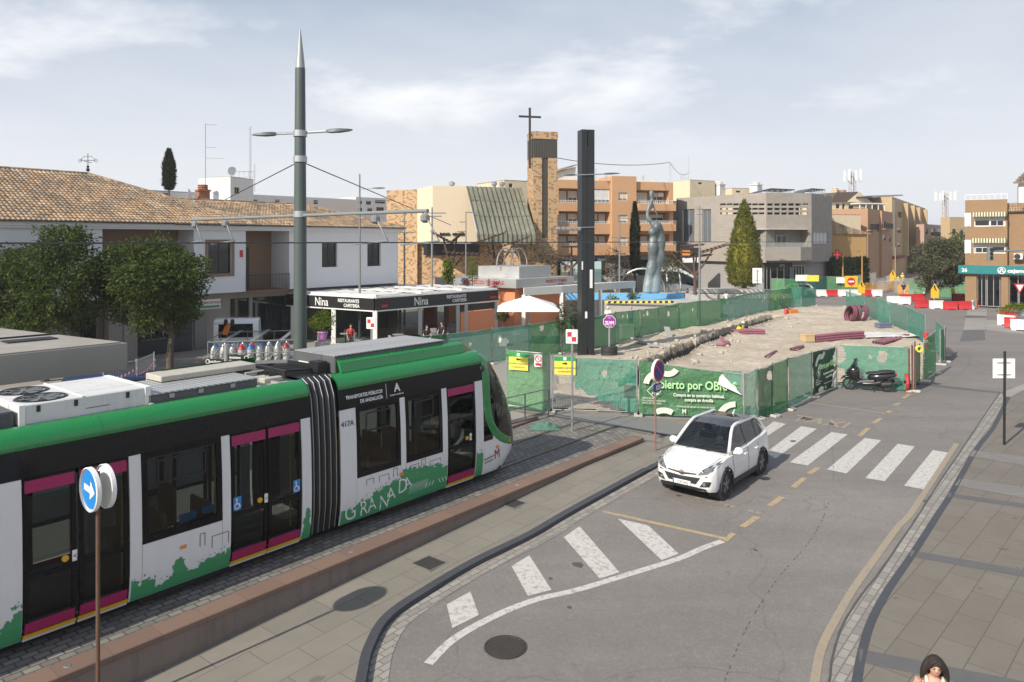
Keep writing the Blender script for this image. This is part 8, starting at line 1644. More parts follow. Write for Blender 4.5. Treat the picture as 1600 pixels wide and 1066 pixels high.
for i in range(17000):
    zz = rnd.uniform(z(449), z(313)); w_ = interp([(a, b) for a, b in prof[::-1]], zz); 
    if rnd.random()*2.6 > w_+.25: continue
    a = rnd.uniform(0, 2*PI); rr = w_*(.8+.22*noise.noise((a*3, zz*.9, 2))+.12*noise.noise((a*9, zz*3, 4)))*(1-.2*rnd.random()**2); p = Vector((rr*cos(a), rr*sin(a), zz)); leaf(mb, rnd, p, .36, Vector((cos(a)*.5, sin(a)*.5, 1.0)), .3)
t = thing('conical_conifer', 'big yellow green conical conifer before the grey civic building', 'tree', P); mb.build('crown', LF2, t, recalc=False); mb = MB(); mb.tube([(0,0,0),(0,0,z(330))], [.35,.05], 8); mb.build('trunk', BARK, t); mb = MB(); mb.lathe([(.1,z(445)),(1.75,z(440)),(1.8,z(400)),(1.4,z(370)),(.8,z(342)),(.05,z(320))], n=16); mb.build('inner_foliage', LF2, t, smooth=60)
t = thing('tree_planter', 'low pale concrete planter mound round the conical conifer', 'planter', (P.x-2.5, P.y-1.5, 0)); mb = MB(); mb.ext([(-6,-2.5,0),(7,-2.5,0),(6,3,0),(-5,3,0)], (0,0,.6)); mb.ext([(-4.6,-1.8,.6),(4,-1.8,.6),(3,2,.6),(-3,2,.6)], (0,0,.5)); mb.build('rim', CONC, t, bev=.1)
def cyp(px, Y, yt, yb, w_, label, seed):
    P = Vector((*xy(px, Y), 0)); z0, z1 = CH-(yb-HZ)*Y/F, CH-(yt-HZ)*Y/F; rnd = random.Random(seed); mb = MB()
    for i in range(5000): q = rnd.random(); rr = w_*min(1, (1-q)*2.6+.06)*min(1, q*5+.4)*(.75+.3*noise.noise((q*14, i % 7, seed)))*(1-.25*rnd.random()); a = rnd.uniform(0, 2*PI); leaf(mb, rnd, Vector((rr*cos(a), rr*sin(a), z0+(z1-z0)*q)), .4, Vector((cos(a)*.3, sin(a)*.3, 1)), .32)
    t = thing('cypress', label, 'tree', P, 0, 'slim cypresses'); mb.build('crown', LF4, t, recalc=False); mb = MB(); mb.tube([(0,0,0),(0,0,z1-.5)], [.25,.04], 7); mb.build('trunk', BARK, t)
cyp(264, 82, 236, 298, .75, 'dark slim cypress rising behind the tiled roof', 3); cyp(992, 96, 318, 428, .75, 'dark slim cypress before the brick apartment block beside the statue', 4)
P = Vector((*xy(1453,81), 0)); cl = [(px3(x, y, 81+dy, P), r_) for x, y, dy, r_ in ((1448,395,0,1.3),(1470,392,.5,1.5),(1490,410,0,1.3),(1455,415,-1,1.5),(1476,420,-1,1.5),(1440,415,.5,1.0),(1498,425,0,.9),(1445,438,-.5,.8),(1470,438,0,1.0),(1490,436,0,.9),(1462,383,0,.9))]
tree('olive_tree', 'grey green round crowned olive tree on the roundabout', P, cl, 16000, .28, LF3, 6, ([(0,0,0),(-.15,0,1.2),(.2,0,2.6),(.3,0,3.2)], .45), [[(0,0,2.2),(1.2,0,3.6),(2.2,0,4.6)], [(0,0,2.2),(-.6,0,3.4),(-.5,0,5)]])
P = Vector((*xy(1495,128), 0)); tree('far_tree', 'mid green tree beyond the olive tree beside the bank', P, [(px3(x, y, 128, P), r_) for x, y, r_ in ((1488,385,1.6),(1500,378,1.8),(1498,400,1.8),(1482,402,1.2))], 2500, .45, LF6, 8, ([(0,0,0),(0,0,4)], .25), [])
P = Vector((*xy(850,82), 0)); tree('bare_tree', 'sparse brownish small tree before the church wall', P, [(px3(x, y, 82, P), r_) for x, y, r_ in ((840,392,1.2),(858,398,1.2),(868,408,.9),(838,410,.8))], 700, .3, LF7, 9, ([(0,0,0),(0,0,2),(.1,0,3.5)], .12), [[(0,0,2.4),(-1,0,3.8),(-1.4,0,5)], [(0,0,2.6),(1,0,4),(1.6,0,4.8)]])
for i, (px, Y, yt, yb, w_, lm, lb) in enumerate(((878,45,470,520,.28,LF6,'slim climbing shrub at the white pergola corner post'),(958,70,462,505,.55,LF5,'bright shrub behind the long fence right of the black pylon'),(990,68,455,505,.55,LF6,'taller shrub on the second pergola post behind the long fence'),(738,58,398,440,.4,LF5,'ivy clad post right of the copper roofed hall mast'),(700,60,405,440,.25,LF5,'thin ivy clad post behind the silver kiosk roof'),(930,100,415,432,2.0,LF6,'trimmed round hedge before the apartment shops'),(963,98,392,432,2.0,LF7,'loose dry shrub right of the blue shop sign'),(1040,94,405,435,2.2,LF3,'olive coloured shrubs right of the statue'),(898,46,468,520,.25,LF6,'thin shrub behind the black pylon'))):
    P = Vector((*xy(px, Y), 0)); z0, z1 = max(.05, CH-(yb-HZ)*Y/F), CH-(yt-HZ)*Y/F; h = z1-z0; t = thing('shrub', label=lb, name='shrub', cat='shrub') if False else thing('shrub', lb, 'shrub', P); crown([((w_*.2*(-1)**j, 0, z0+h*(.18+.22*j)), w_*(1-.12*j), (1,1,max(.6, h/8/w_))) for j in range(4)], 900 if w_ < 1 else 2200, .12 if Y < 60 else .25, 20+i).build('foliage', lm, t, recalc=False); mb = MB(); mb.tube([(0,0,0),(0,0,z0+h*.6)], .04, 6); mb.build('stem', BARK, t)
P = Vector((*xy(504,44), 0)); t = thing('potted_plant', 'bright yellow green bushy plant in a pink pot before the cafe kiosk', 'plant', P); crown([((0,0,2.0),.55,(1,1,.9)),((.35,0,2.2),.4),((-.4,0,2.1),.4),((0,0,2.5),.35)], 1500, .13, 31).build('foliage', LF5, t, recalc=False); mb = MB(); mb.lathe([(.2,.95),(.3,1.5),(.32,1.5),(.3,1.55),(.001,1.5)], n=14); mb.build('pot', mat('pink_pot', (.5,.2,.45), .6), t); mb = MB(); mb.box(-.35,.35,-.35,.35,0,.95); mb.build('stand', CONC, t)
P = Vector((*xy(786,49), 0)); t = thing('topiary_tree', 'small round topiary tree before the orange kiosk wall', 'plant', P); crown([((0,0,2.05),.42,(1,1,.9))], 1500, .1, 32, shellf=.6).build('crown', LF6, t, recalc=False); mb = MB(); mb.tube([(0,0,.4),(0,0,2)], .03, 6); mb.build('trunk', BARK, t); mb = MB(); mb.box(-.25,.25,-.25,.25,0,.5); mb.build('pot', WHITEP, t)
P = Vector((*xy(1298,108), 0)); t = thing('hedge', 'tall dark green clipped hedge before the ochre brick house', 'hedge', P, R(2)); rnd = random.Random(41); mb = MB()
for i in range(5200): f = rnd.random(); p = Vector((rnd.uniform(0,5.6), -.1+.15*rnd.random() if f < .8 else rnd.random(), rnd.uniform(.1,4.3) if f < .8 else 4.25+.2*rnd.random())); leaf(mb, rnd, p, .4, None, .5)
mb.build('foliage', LF4, t, recalc=False); mb = MB(); mb.box(0,5.5,.02,1.2,0,4.2); mb.build('inner_foliage', LF4, t)
P = Vector((*xy(1595,64), 0)); t = thing('palm_planter', 'red round planter with small palm at the right edge', 'planter', P); mb = MB(); mb.lathe([(1.0,0),(1.35,.55),(1.5,.6),(1.4,.7),(.001,.66)], n=22); mb.build('planter', REDP, t); mb = MB(); mb.tube([(0,0,.6),(0,0,1.2)], .2, 8); mb.build('trunk', BARK, t); mb = MB(); rnd = random.Random(51)
for k in range(16):
    a = k*2*PI/16; pts = [Vector((cos(a)*q*1.6, sin(a)*q*1.6, 1.2+.9*q-1.1*q*q*(1+.3*rnd.random()))) for q in (0,.25,.5,.75,1)]
    for q0, q1 in zip(pts, pts[1:]):
        for j in range(5): p = q0+(q1-q0)*j/5; leaf(mb, rnd, p, .45, (q1-q0).normalized()+Vector((-sin(a),cos(a),0))*.8, .14); leaf(mb, rnd, p, .45, (q1-q0).normalized()-Vector((-sin(a),cos(a),0))*.8, .14)
mb.build('fronds', LF5, t, recalc=False)
Y = 74; P = Vector((*xy(1022,Y), 0)); k = Y/F; g = lambda x, y, d=0: Vector(((x-1022)*k, d, CH-(y-HZ)*k))
BRZ = NT('green_bronze'); f = BRZ.noise(.5, 6, .7); pz = BRZ.n('ShaderNodeSeparateXYZ'); BRZ.l(BRZ.tc(), pz.inputs[0]); BRZ.set(Base_Color=BRZ.mix(BRZ.ramp(BRZ.math('ADD', BRZ.math('MULTIPLY', pz.outputs[2], .1), f), [(.72, .85), (1.0, 0.0)]), BRZ.ramp(f, [(.35, (.09,.1,.098)), (.55, (.17,.19,.185)), (.75, (.34,.4,.4))]), (.34,.39,.39)), Roughness=.5, Metallic=.35); BRZ.bump(BRZ.noise(3, 4), .06)
t = thing('statue', 'tall twisted green bronze statue of entwined figures in the fountain', 'statue', P)
mb = MB(); mb.tube(rline([g(1021,458),g(1023,430),g(1028,405),g(1031,380),g(1027,362),g(1020,350),g(1012,338),g(1014,324),g(1019,312),g(1018,304)], 5), [v*.7 for v in [1.0]*4+[.95,.85,.8,.75,.78,.85,.95,.85,.8,.72,.8,.85,.8,.72,.62,.55,.6,.65,.55,.45,.45,.38,.36,.36,.38,.36,.3,.28,.3,.33,.34,.3,.26,.22,.25,.3,.3,.25,.2,.16,.12,.1,.08]][:46], 14); mb.tube(rline([g(1010,458,-.3),g(1013,435,-.3),g(1018,410,-.4),g(1018,385,-.5),g(1020,368,-.5),g(1026,352,-.4),g(1033,368,.1),g(1034,385,.3)], 5), [v*.84 for v in (.55,.55,.58,.6,.58,.55,.55,.6,.62,.6,.55,.5,.52,.58,.62,.6,.55,.5,.45,.42,.4,.4,.42,.42,.42,.45,.48,.48,.48,.48,.48,.48,.45,.4,.3,.2)], 12)
mb.ball(g(1017,362,-.7), .42, 10); mb.ball(g(1018,303,0), .34, 10, sq=(.8,.8,1.4)); mb.tube([g(1018,312),g(1024,330),g(1030,342)], [.12,.1,.1], 8); mb.tube([g(1027,350),g(1030,400),g(1032,455)], .12, 8)
o = mb.build('figures', BRZ.m, t); rm = o.modifiers.new('r', 'REMESH'); rm.mode = 'VOXEL'; rm.voxel_size = .13; rm.use_smooth_shade = True; sm = o.modifiers.new('s', 'SMOOTH'); sm.iterations = 3
mb = MB(); mb.lathe([(1.8,0),(1.6,.8),(.001,.8)], n=16); mb.build('base', CONC, t)
t = thing('fountain_basin', 'long pale walled fountain basin with bright blue inside below the statue', 'fountain', (*xy(935,66), 0), R(2)); wl = (1128-935)*66/F; mb = MB(); mb.box(-6,wl,0,.4,0,1.66); mb.box(-6,wl,11,11.4,0,1.52); mb.box(wl-.4,wl,.4,11,0,1.5); mb.box(-6,-5.6,.4,11,0,1.5); mb.build('wall', CONC, t); mb = MB(); mb.box(-5.5,wl-.5,10.4,10.99,.1,1.47); mb.box(-5.5,wl-.5,.4,10.4,.05,1.0); mb.build('blue_lining', mat('pool_blue', (.16,.4,.6), .5), t)
for px, lb in ((1003,'grey arched entrance hoop of the parking ramp left of the statue'),):
    t = thing('arched_entrance', lb, 'entrance', (*xy(px,94), 0), R(-12)); mb = MB()
    for y in (0, 1.2, 2.4): mb.tube([(-2.9+5.8*(1-cos(a))/2, y, 3.4*sin(a)**.8 if sin(a) > 0 else 0) for a in [PI*i/14 for i in range(15)]], .1, 6)
    mb.build('hoop', STEEL, t); mb = MB(); mb.grid(lambda a, b: Vector((-2.8+5.6*(1-cos(PI*a))/2, 2.4*b, 3.3*max(0, sin(PI*a))**.8)), 14, 2); mb.build('glazing', glass('grey_glazing', '#8a8f90', .1, .45), t)
t = thing('glass_ramp_cover', 'white and grey vaulted glass ramp cover behind the fountain', 'canopy', (*xy(1030,97), 0), R(0)); wl = (1092-1030)*97/F; h = 3.5
def vault(a, b): q = PI*.5*b; return Vector((-.5+(wl+.2)*a-(1-a)*0+0*b, 3.0*(1-cos(q))-.0, h*sin(q)*(1-.35*max(0, a-.55)**1.5*3)))
mb = MB(); mb.grid(lambda a, b: vault(a, .62+.38*b), 8, 4); mb.build('white_roof', WHITEP, t, smooth=60); mb = MB(); mb.grid(lambda a, b: vault(a, .25+.37*b), 8, 4); mb.build('dark_glazing', DKGLASS, t, smooth=60); mb = MB(); mb.grid(lambda a, b: vault(a, .25*b), 8, 2); mb.build('steel_skirt', SLV, t, smooth=60); mb = MB()
for q in (0, .3, .62, 1): mb.tube([vault(q, b/10)+Vector((0,-.05,.03)) for b in range(11)], .1, 6)
mb.build('rib', SLV, t)
PGW = mat('pergola_wood', (.1,.06,.04), .85, var=.4, vs=5)
def pergtree(px, Y, yb, arms, label):
    P = Vector((*xy(px, Y), 0)); t = thing('timber_shade_tree', label, 'shade structure', P, 0, 'tree shaped timber shades'); k = Y/F; q = lambda x, y, d=0: Vector(((x-px)*k, d, CH-(y-HZ)*k)); mb = MB(); zb = q(px, yb); mb.tube([(0,0,0), zb], [.22,.18], 8)
    for (x, y, d) in [(a[0], a[1], a[2]) for a in arms]: mb.tube([zb, (zb+q(x, y, d))/2+Vector((0,0,-.2)), q(x, y, d)], [.15,.12,.09], 7)
    mb.build('trunk', PGW, t, smooth=50)
    for (x, y, d, w_, tilt) in arms:
        c = q(x, y, d); mb = MB(); dx = w_*k/2
        for j in range(9): u_ = -dx+2*dx*j/8; mb.bar(c+Vector((u_,-1.3,tilt*u_+.1)), c+Vector((u_,1.3,tilt*u_+.1)), .16, .06)
        for yy in (-.9,.9): mb.bar(c+Vector((-dx,yy,-tilt*dx)), c+Vector((dx,yy,tilt*dx)), .1, .12)
        mb.build('slatted_panel', PGW, t)
pergtree(705,72,418,((693,373,0,36,-.55),(713,372,.5,16,.9),(725,396,-.5,60,-.05)),'timber shade tree with tilted panel at the left end of the silver kiosk'); pergtree(775,72,415,((760,380,0,46,.0),(768,371,.8,44,.35),(805,378,.5,44,.35),(795,394,-.8,66,-.05)),'big timber shade tree before the church copper roof'); pergtree(893,80,418,((893,386,0,30,0),(868,402,.6,50,-.2),(908,398,-.5,30,.4)),'timber shade tree left of the black pylon'); pergtree(1086,84,430,((1082,384,0,30,.1),(1090,401,.6,42,.1),(1112,389,-.6,50,.3),(1050,394,.3,60,-.05)),'timber shade tree right of the statue')
t = thing('bus_shelter', 'pale green glass shelter with leaf decoration behind the black pylon', 'shelter', (*xy(876,84), 0)); mb = MB(); mb.box(0,4.4,0,.15,.1,4.6); mb.box(4.4,4.6,0,2,.1,4.6); mb.build('glass_panel', mat('pale_green_panel', (.38,.5,.47), .4), t); 
for i, (x, z, c) in enumerate(((.5,3.9,REDP),(.3,3.3,LEM),(1.0,3.2,PURP),(.45,2.6,GRNP),(.9,2.5,mat('sign_orange', (.7,.25,.03), .5)))): mb = MB(); mb.ball((x,-.02,z), .28, 8, sq=(.6,.05,1.3)); mb.build('leaf_decoration', c, t)
t = thing('low_wall', 'brown low wall before the church left of the shelter', 'wall', (*xy(806,81), 0)); mb = MB(); mb.box(0,8.2,0,.3,0,2.4); mb.build('body', WOOD, t); mb = MB(); mb.box(-.05,8.25,-.05,.35,2.4,2.5); mb.build('coping', CONC, t)
t = thing('low_wall', 'long grey garden wall behind the fountain', 'wall', (*xy(925,99), 0)); mb = MB(); mb.box(0,14,0,.3,0,2.2); mb.build('body', CONC, t); mb = MB(); mb.box(-.05,14.05,-.05,.35,2.2,2.3); mb.build('coping', CONC, t)
t = thing('parking_totem', 'black totem with orange and white panels behind the glass ramp cover', 'sign', (*xy(1066,104), 0)); mb = MB(); mb.box(-.2,2.6,0,.4,0,6); mb.build('totem', DKSH, t); mb = MB(); mb.box(0,1.1,-.05,0,4.9,5.6); mb.build('orange_panel', MC['sign_orange'], t); mb = MB(); mb.box(0,2.4,-.05,0,3.9,4.7); mb.build('white_panel', WHITEP, t)
t = thing('bench', 'brown bench beside the conifer planter', 'bench', (*xy(1125,82), 0)); mb = MB(); mb.box(-1.1,1.1,-.25,.25,.4,.5); mb.build('seat', WOOD, t)
for x in (-.8,.8): mb = MB(); mb.box(x-.08,x+.08,-.2,.2,0,.4); mb.build('leg', CONC, t)
P = Vector((*xy(826,49.5), 0)); t = thing('parasol', 'big white parasol beside the orange kiosk wall', 'parasol', P); mb = MB(); mb.tube([(0,0,0),(0,0,2.9)], .04, 7); mb.build('pole', STEEL, t); mb = MB(); zt_ = CH-(462-HZ)*49.5/F; zb_ = CH-(480-HZ)*49.5/F
mb.grid(lambda a, b: Vector((2.1*min(b, .99)*max(-1, min(1, 1.42*cos(2*PI*a))), 2.1*min(b, .99)*max(-1, min(1, 1.42*sin(2*PI*a))), zt_-(zt_-zb_)*b-.12*(b > .99))), 24, 6); mb.build('canopy', mat('white_canvas', (.72,.71,.68), .8), t, smooth=12)
def chair(P, rz, m, label, proto=[]):
    if not proto:
        t = thing('cafe_chair', label, 'chair', P, rz, 'cafe chairs'); mb = MB(); mb.box(-.22,.22,-.22,.22,.43,.47); mb.build('seat', m, t); mb = MB(); mb.box(-.22,.22,.19,.23,.55,.88); mb.build('backrest', m, t)
        for x in (-.2,.2):
            for y in (-.2,.2): mb = MB(); mb.bar((x,y,0),(x,y,.44 if y < 0 else .88), .03, .03); mb.build('leg', STEEL, t)
        proto.append(t); return t
    return dup(proto[0], P, rz, label)
for i, (px, Y, lb) in enumerate(((500,47,'behind the bright potted plant'),(545,50,'inside the kiosk left bay'),(560,48,'near the kiosk corner post'),(614,47,'just right of the kiosk corner post'),(628,50,'deeper in the kiosk right bay'),(676,51,'beside the seated guests'),(395,43,'left of the tall mast before the white house'),(412,44,'next to the mast before the white house'))): chair((*xy(px,Y), .07), R(40*i), ALU, f'grey cafe chair {lb}')
for i, (px, Y, lb) in enumerate(((540,49,'in the left bay of the kiosk'),(622,48.5,'in the right bay of the kiosk'),(404,43,'on the pavement left of the tall mast'))):
    t = thing('cafe_table', f'small cafe table {lb}', 'table', (*xy(px,Y), .07), 0, 'cafe tables'); mb = MB(); mb.lathe([(.001,.72),(.38,.72),(.38,.75),(.001,.75)], n=16); mb.build('tabletop', ALU, t); mb = MB(); mb.tube([(0,0,0),(0,0,.72)], .04, 7); mb.build('leg', BLACKM, t)
P = Vector((*xy(398,39), 0)); t = thing('flatbed_truck', 'white flatbed truck loaded with racks seen from behind', 'truck', P, R(13)); mb = MB(); z1 = 6.9-121*41.5/F; w_ = 1.18
P2 = lambda x, y, z: (x-.55, y, z); mb.M = Matrix.Translation((-1.25,2.4,0)); prf = [(0,.7),(0,z1-.25),(.15,z1),(1.3,z1),(1.7,1.6),(2.6,1.3),(2.7,.6),(0,.6)]
mb.ext([(-w_,y,z) for y, z in prf], (2*w_,0,0)); mb.build('cab', CARW, t, bev=.06, smooth=40); mb = MB(); mb.M = Matrix.Translation((-1.25,2.4,0)); mb.box(-.9,.9,-.02,.0,z1-1.0,z1-.25); mb.build('rear_window', DKGLASS, t); mb = MB(); mb.box(-2.0,2.1,-1.9,2.3,.75,.9); mb.build('flatbed', GREYM, t)
mb = MB()
for x in (-2.0,-.6,.8,2.1):
    for y in (-1.9,2.2): mb.tube([(x,y,.9),(x,y,1.9)], .022, 6)
for y in (-1.9,2.2):
    for z in (1.3,1.9): mb.tube([(-2,y,z),(2.1,y,z)], .03, 6)
for x in (-2,2.1): mb.tube([(x,-1.9,1.9),(x,2.2,1.9)], .03, 6)
for x in (-1.3,.1,1.5): mb.tube([(x-.6,-1.92,.95),(x,-1.92,1.88),(x+.6,-1.92,.95)], .022, 5); mb.bar((x,-1.9,1.93),(x+.4,2.2,1.98), .2, .04)
mb.build('rack', GREYM, t)
for x in (-1.65,1.1):
    for y in (-1.0,3.9): wheel('wheel', t, x-.2 if x < 0 else x-.2, y, .4, .24, 1 if x > 0 else -1)
for k in range(18):
    x = -1.75+.43*(k % 9); y = -1.6+.55*(k//9); c = [REDP, STEEL, STEEL, SBLUE, STEEL][(k*3+1) % 5]; o = thing('gas_bottle', f'{["red","grey","grey","blue","grey"][(k*3+1) % 5]} topped gas bottle, {ORD[k % 9]} from left in the truck {["rear","inner"][k//9]} row', 'gas bottle', P+Matrix.Rotation(R(13), 3, 'Z') @ Vector((x,y,.9)), 0, 'gas bottles on the truck'); mb = MB(); mb.lathe([(.16,0),(.17,.05),(.17,.55)], n=12); mb.build('cylinder', mat('bottle_grey', (.42,.43,.4), .5), o, smooth=50); mb = MB(); mb.lathe([(.17,.55),(.15,.68),(.08,.74),(.05,.84)], n=12); mb.build('top', c, o, smooth=50)
o = thing('hand_truck', 'orange hand truck with two wheels lying on the truck rack', 'hand truck', P+Vector((-1.7,.3,1.95))); mb = MB(); mb.bar((0,0,0),(.1,.3,.55), .3, .08); mb.build('frame', MC['orange_paint'], o); mb = MB()
for x in (-.1,.25): mb.lathe([(.07,x),(.17,x),(.17,x+.1),(.07,x+.1)], (0,.3,.62), 14, axis='x', caps=False)
mb.build('wheel', TYRE, o)
P = Vector((*xy(354,27), 0)); t = thing('direction_signpost', 'steel signpost with black direction boards behind the tram roof', 'signpost', P, R(-12)); zc = CH-(570-HZ)*27/F; mb = MB(); mb.tube([(0,0,0),(0,0,zc+.75)], .09, 12); mb.build('pole', STEEL, t, smooth=60)
for k, (x0_, x1_, dz, s, sd) in enumerate(((-.75,-.1,.1,'García Morente',-1),(-.75,-.1,-.18,'Biblioteca',-1),(.1,.85,.28,'Ayuntamiento',1),(.1,.85,.0,'anúnciese aquí',1),(.1,.85,-.2,'958 472 758',1))):
    mb = MB(); mb.box(x0_,x1_,-.04,.0,zc+dz-.1,zc+dz+.1); b_ = mb.build('direction_board', BLKS, t); txt(s, .13, WHITEP, b_, 'lettering', (x0_+.04,-.045,zc+dz-.04), (1,0,0), sx=.62, bold=.02); mb = MB(); mb.lathe([(.07,-.05),(.09,-.05),(.09,-.055),(.07,-.055)], (x0_+.02 if sd < 0 else x1_-.02,0,zc+dz), 14, axis='y', caps=False); mb.build('arrow_ring', WHITEP, b_)
t = thing('waste_skip', 'blue waste skip under the taped wire fence', 'skip', (*xy(172,30), 0), R(25)); mb = MB(); mb.ext([(-1.2,-.7,.2),(1.2,-.7,.2),(1.6,-.7,1.4),(-1.6,-.7,1.4)], (0,1.4,0)); mb.build('body', mat('skip_blue', (.02,.035,.09), .6, dirt=.4), t, bev=.03); mb = MB(); mb.box(-1.65,1.65,-.75,.75,1.35,1.45); mb.build('rim', MC['skip_blue'], t)
STR = [REDP, WHITEP]
for i, (a, b, lb) in enumerate((((160,29),(214,30),'taped wire fence panel nearest the steel canopy'),((214,30),(241,32),'taped wire fence panel right of the blue skip'))):
    pnl = panel(xy(*a)+(0,), xy(*b)+(0,), 2.1, 2.1, None, lb, 'taped wire fence panels', wires=True)[0]; L_ = (Vector(xy(*b))-Vector(xy(*a))).length; mb = MB()
    for q0, q1 in (((0,.5),(L_,1.2)), ((0,1.5),(L_,1.75)), ((L_*.2,1.0),(L_,1.5))):
        for j in range(18): f0, f1 = j/18, (j+1)/18; p0 = Vector((q0[0]+(q1[0]-q0[0])*f0,-.05,q0[1]+(q1[1]-q0[1])*f0-.15*sin(PI*f0))); p1 = Vector((q0[0]+(q1[0]-q0[0])*f1,-.05,q0[1]+(q1[1]-q0[1])*f1-.15*sin(PI*f1))); mb.add([p0,p1,p1+Vector((0,0,.09)),p0+Vector((0,0,.09))], [(0,1,2,3)], j % 2)
    mb.build('striped_tape', STR, pnl)
def limb(mb, pts, rs, mi=0): mb.tube(rline(pts, 3), [rs[min(len(rs)-1, i//3)]+(rs[min(len(rs)-1, i//3+1)]-rs[min(len(rs)-1, i//3)])*(i % 3)/3 for i in range((len(pts)-1)*3+1)], 9, mi)
def smooth_body(o, vx): rm = o.modifiers.new('r', 'REMESH'); rm.mode = 'VOXEL'; rm.voxel_size = vx; rm.use_smooth_shade = True; s_ = o.modifiers.new('s', 'SMOOTH'); s_.iterations = 4
def person(P, rz, label, top, legs, hair, h=1.72, pose='stand', helmet=None, headdrop=0.0, vx=.03, sleeves=True):
    t = thing('person', label, 'person', P, rz); s_ = h/1.72; hip = .92 if pose != 'sit' else .48; lean = {'bend': .45, 'stand': 0, 'walk': .04, 'sit': .06}[pose]; V3 = lambda x, y, z: Vector((x*s_, y*s_, z*s_))
    sh = (-lean, hip+.52-(.2 if pose == 'bend' else 0)); nk = Vector((0, sh[0]-.02, sh[1]+.08)); hd = V3(0, sh[0]-.05-headdrop, sh[1]+.24-headdrop*.35)
    kn = [((.1, -.42, hip-.02), (.11, -.44, .05), (.11, -.56, .03)) if pose == 'sit' else ((x, (-.22 if i and pose == 'walk' else .03)-.02, .5), (x, (-.3 if i else .28) if pose == 'walk' else .02, .08), (x, (-.42 if i else .16) if pose == 'walk' else -.13, .03)) for i, x in enumerate((-.1, .1))]
    ht = [(x*1.0, 0, hip) for x in (-.09, .09)]
    arm = [[(sg*.2, sh[0], sh[1]-.03), (sg*.27, sh[0]+.04-(.18 if pose in ('bend','sit') else 0), sh[1]-.3), (sg*.22, sh[0]-.12-(.12 if pose in ('bend','sit') else 0), sh[1]-.52), (sg*.21, sh[0]-.16-(.14 if pose in ('bend','sit') else 0), sh[1]-.6)] for sg in (-1, 1)]
    S = lambda pts: [V3(*p) for p in pts]
    mb = MB(); limb(mb, S([(0,.02,hip-.03),(0,-lean*.35,hip+.2),(0,-lean*.8,hip+.42),(0,sh[0],sh[1]),tuple(nk)]), [.15*s_,.135*s_,.16*s_,.13*s_,.055*s_]); mb.ball(hd, .1*s_, 12, sq=(.82,.95,1.15)); mb.ball(hd+V3(0,-.1,-.01), .018*s_, 6); mb.tube([V3(*nk)-V3(0,0,.02), hd], .055*s_, 8)
    for sg in (-1, 1): mb.ball(hd+V3(sg*.085,0,0), .022*s_, 6)
    for i in (0, 1):
        k_ = kn[i] if pose != 'sit' else tuple((q[0]*(1 if i else -1), q[1], q[2]) for q in kn[0])
        limb(mb, S([ht[i], k_[0], k_[1], k_[2]]), [.085*s_,.055*s_,.04*s_,.035*s_]); limb(mb, S(arm[i]), [.05*s_,.042*s_,.032*s_,.028*s_]); w_ = V3(*arm[i][3])
        for j in range(4): mb.tube([w_, w_+V3(.018*(j-1.5), -.02, -.05), w_+V3(.02*(j-1.5), -.03, -.085-.01*(j in (1,2)))], [.012*s_,.0095*s_,.008*s_], 5)
        mb.tube([w_+V3((-1 if i else 1)*.02,0,.01), w_+V3((-1 if i else 1)*.05,-.03,-.04)], [.012*s_,.009*s_], 5)
    b_ = mb.build('body', SKIN, t); smooth_body(b_, vx*.5)
    mb = MB(); e = 1.16; limb(mb, S([(0,.02,hip-.04),(0,-lean*.35,hip+.2),(0,-lean*.8,hip+.42)]+([(0,sh[0],sh[1]-.0),(0,sh[0],sh[1]+.045)] if sleeves else [])), [.165*s_,.155*s_,.18*s_,.15*s_,.075*s_])
    for sg in (-1, 1) if not sleeves else (): mb.tube(S([(sg*.1,sh[0]-.12,sh[1]-.1),(sg*.11,sh[0]-.06,sh[1]+.04),(sg*.11,sh[0]+.02,sh[1]+.05),(sg*.1,sh[0]+.1,sh[1]-.08)]), .025, 6)
    for sg, a in zip((-1, 1), arm if sleeves else ()): limb(mb, S([(sg*.1, sh[0], sh[1]-.02), a[0], tuple((Vector(a[0])*.35+Vector(a[1])*.65))]), [.1*s_,.075*s_,.06*s_])
    smooth_body(mb.build('shirt', top, t), vx*.6)
    mb = MB()
    for i in (0, 1):
        k_ = kn[i] if pose != 'sit' else tuple((q[0]*(1 if i else -1), q[1], q[2]) for q in kn[0]); limb(mb, S([ht[i], k_[0], k_[1]]), [.105*s_,.075*s_,.06*s_])
    mb.ball(V3(0,.02,hip-.02), .155*s_, 10, sq=(1,.85,.8)); smooth_body(mb.build('trousers', legs, t), vx*.6)
    for i in (0, 1): k_ = kn[i] if pose != 'sit' else tuple((q[0]*(1 if i else -1), q[1], q[2]) for q in kn[0]); mb = MB(); mb.ball((V3(*k_[1])+V3(*k_[2]))/2-V3(0,0,.01), .07*s_, 8, sq=(.7,1.7,.75)); mb.build('shoe', BLACKM, t, smooth=60)
    mb = MB()
    if helmet: mb.ball(hd+V3(0,.0,.04), .125*s_, 12, sq=(.95,1.1,.9)); mb.lathe([(.15*s_,-.0),(.14*s_,.02)], hd+V3(0,-.02,.02), 12); mb.build('helmet', helmet, t, smooth=60)
    else: mb.ball(hd+V3(0,.025,.035), .112*s_, 12, sq=(.9,.98,1.05)); mb.build('hair', hair, t, smooth=60)
    return t, hd
HAIR = mat('dark_hair', (.022,.014,.011), .7, var=.3, vs=30, bump=.004, bs=80); BLKC = mat('black_cloth', (.02,.02,.022), .85); REDC = mat('red_cloth', (.45,.04,.04), .85); WHC = mat('white_cloth', (.68,.68,.68), .85); BLUH = mat('blue_helmet', (.02,.05,.4), .4); WHH = WHITEP
person(G(1489,470.5), R(20), 'worker in yellow vest and blue helmet standing on the roundabout', HIVIS, NAVY, HAIR, helmet=BLUH)
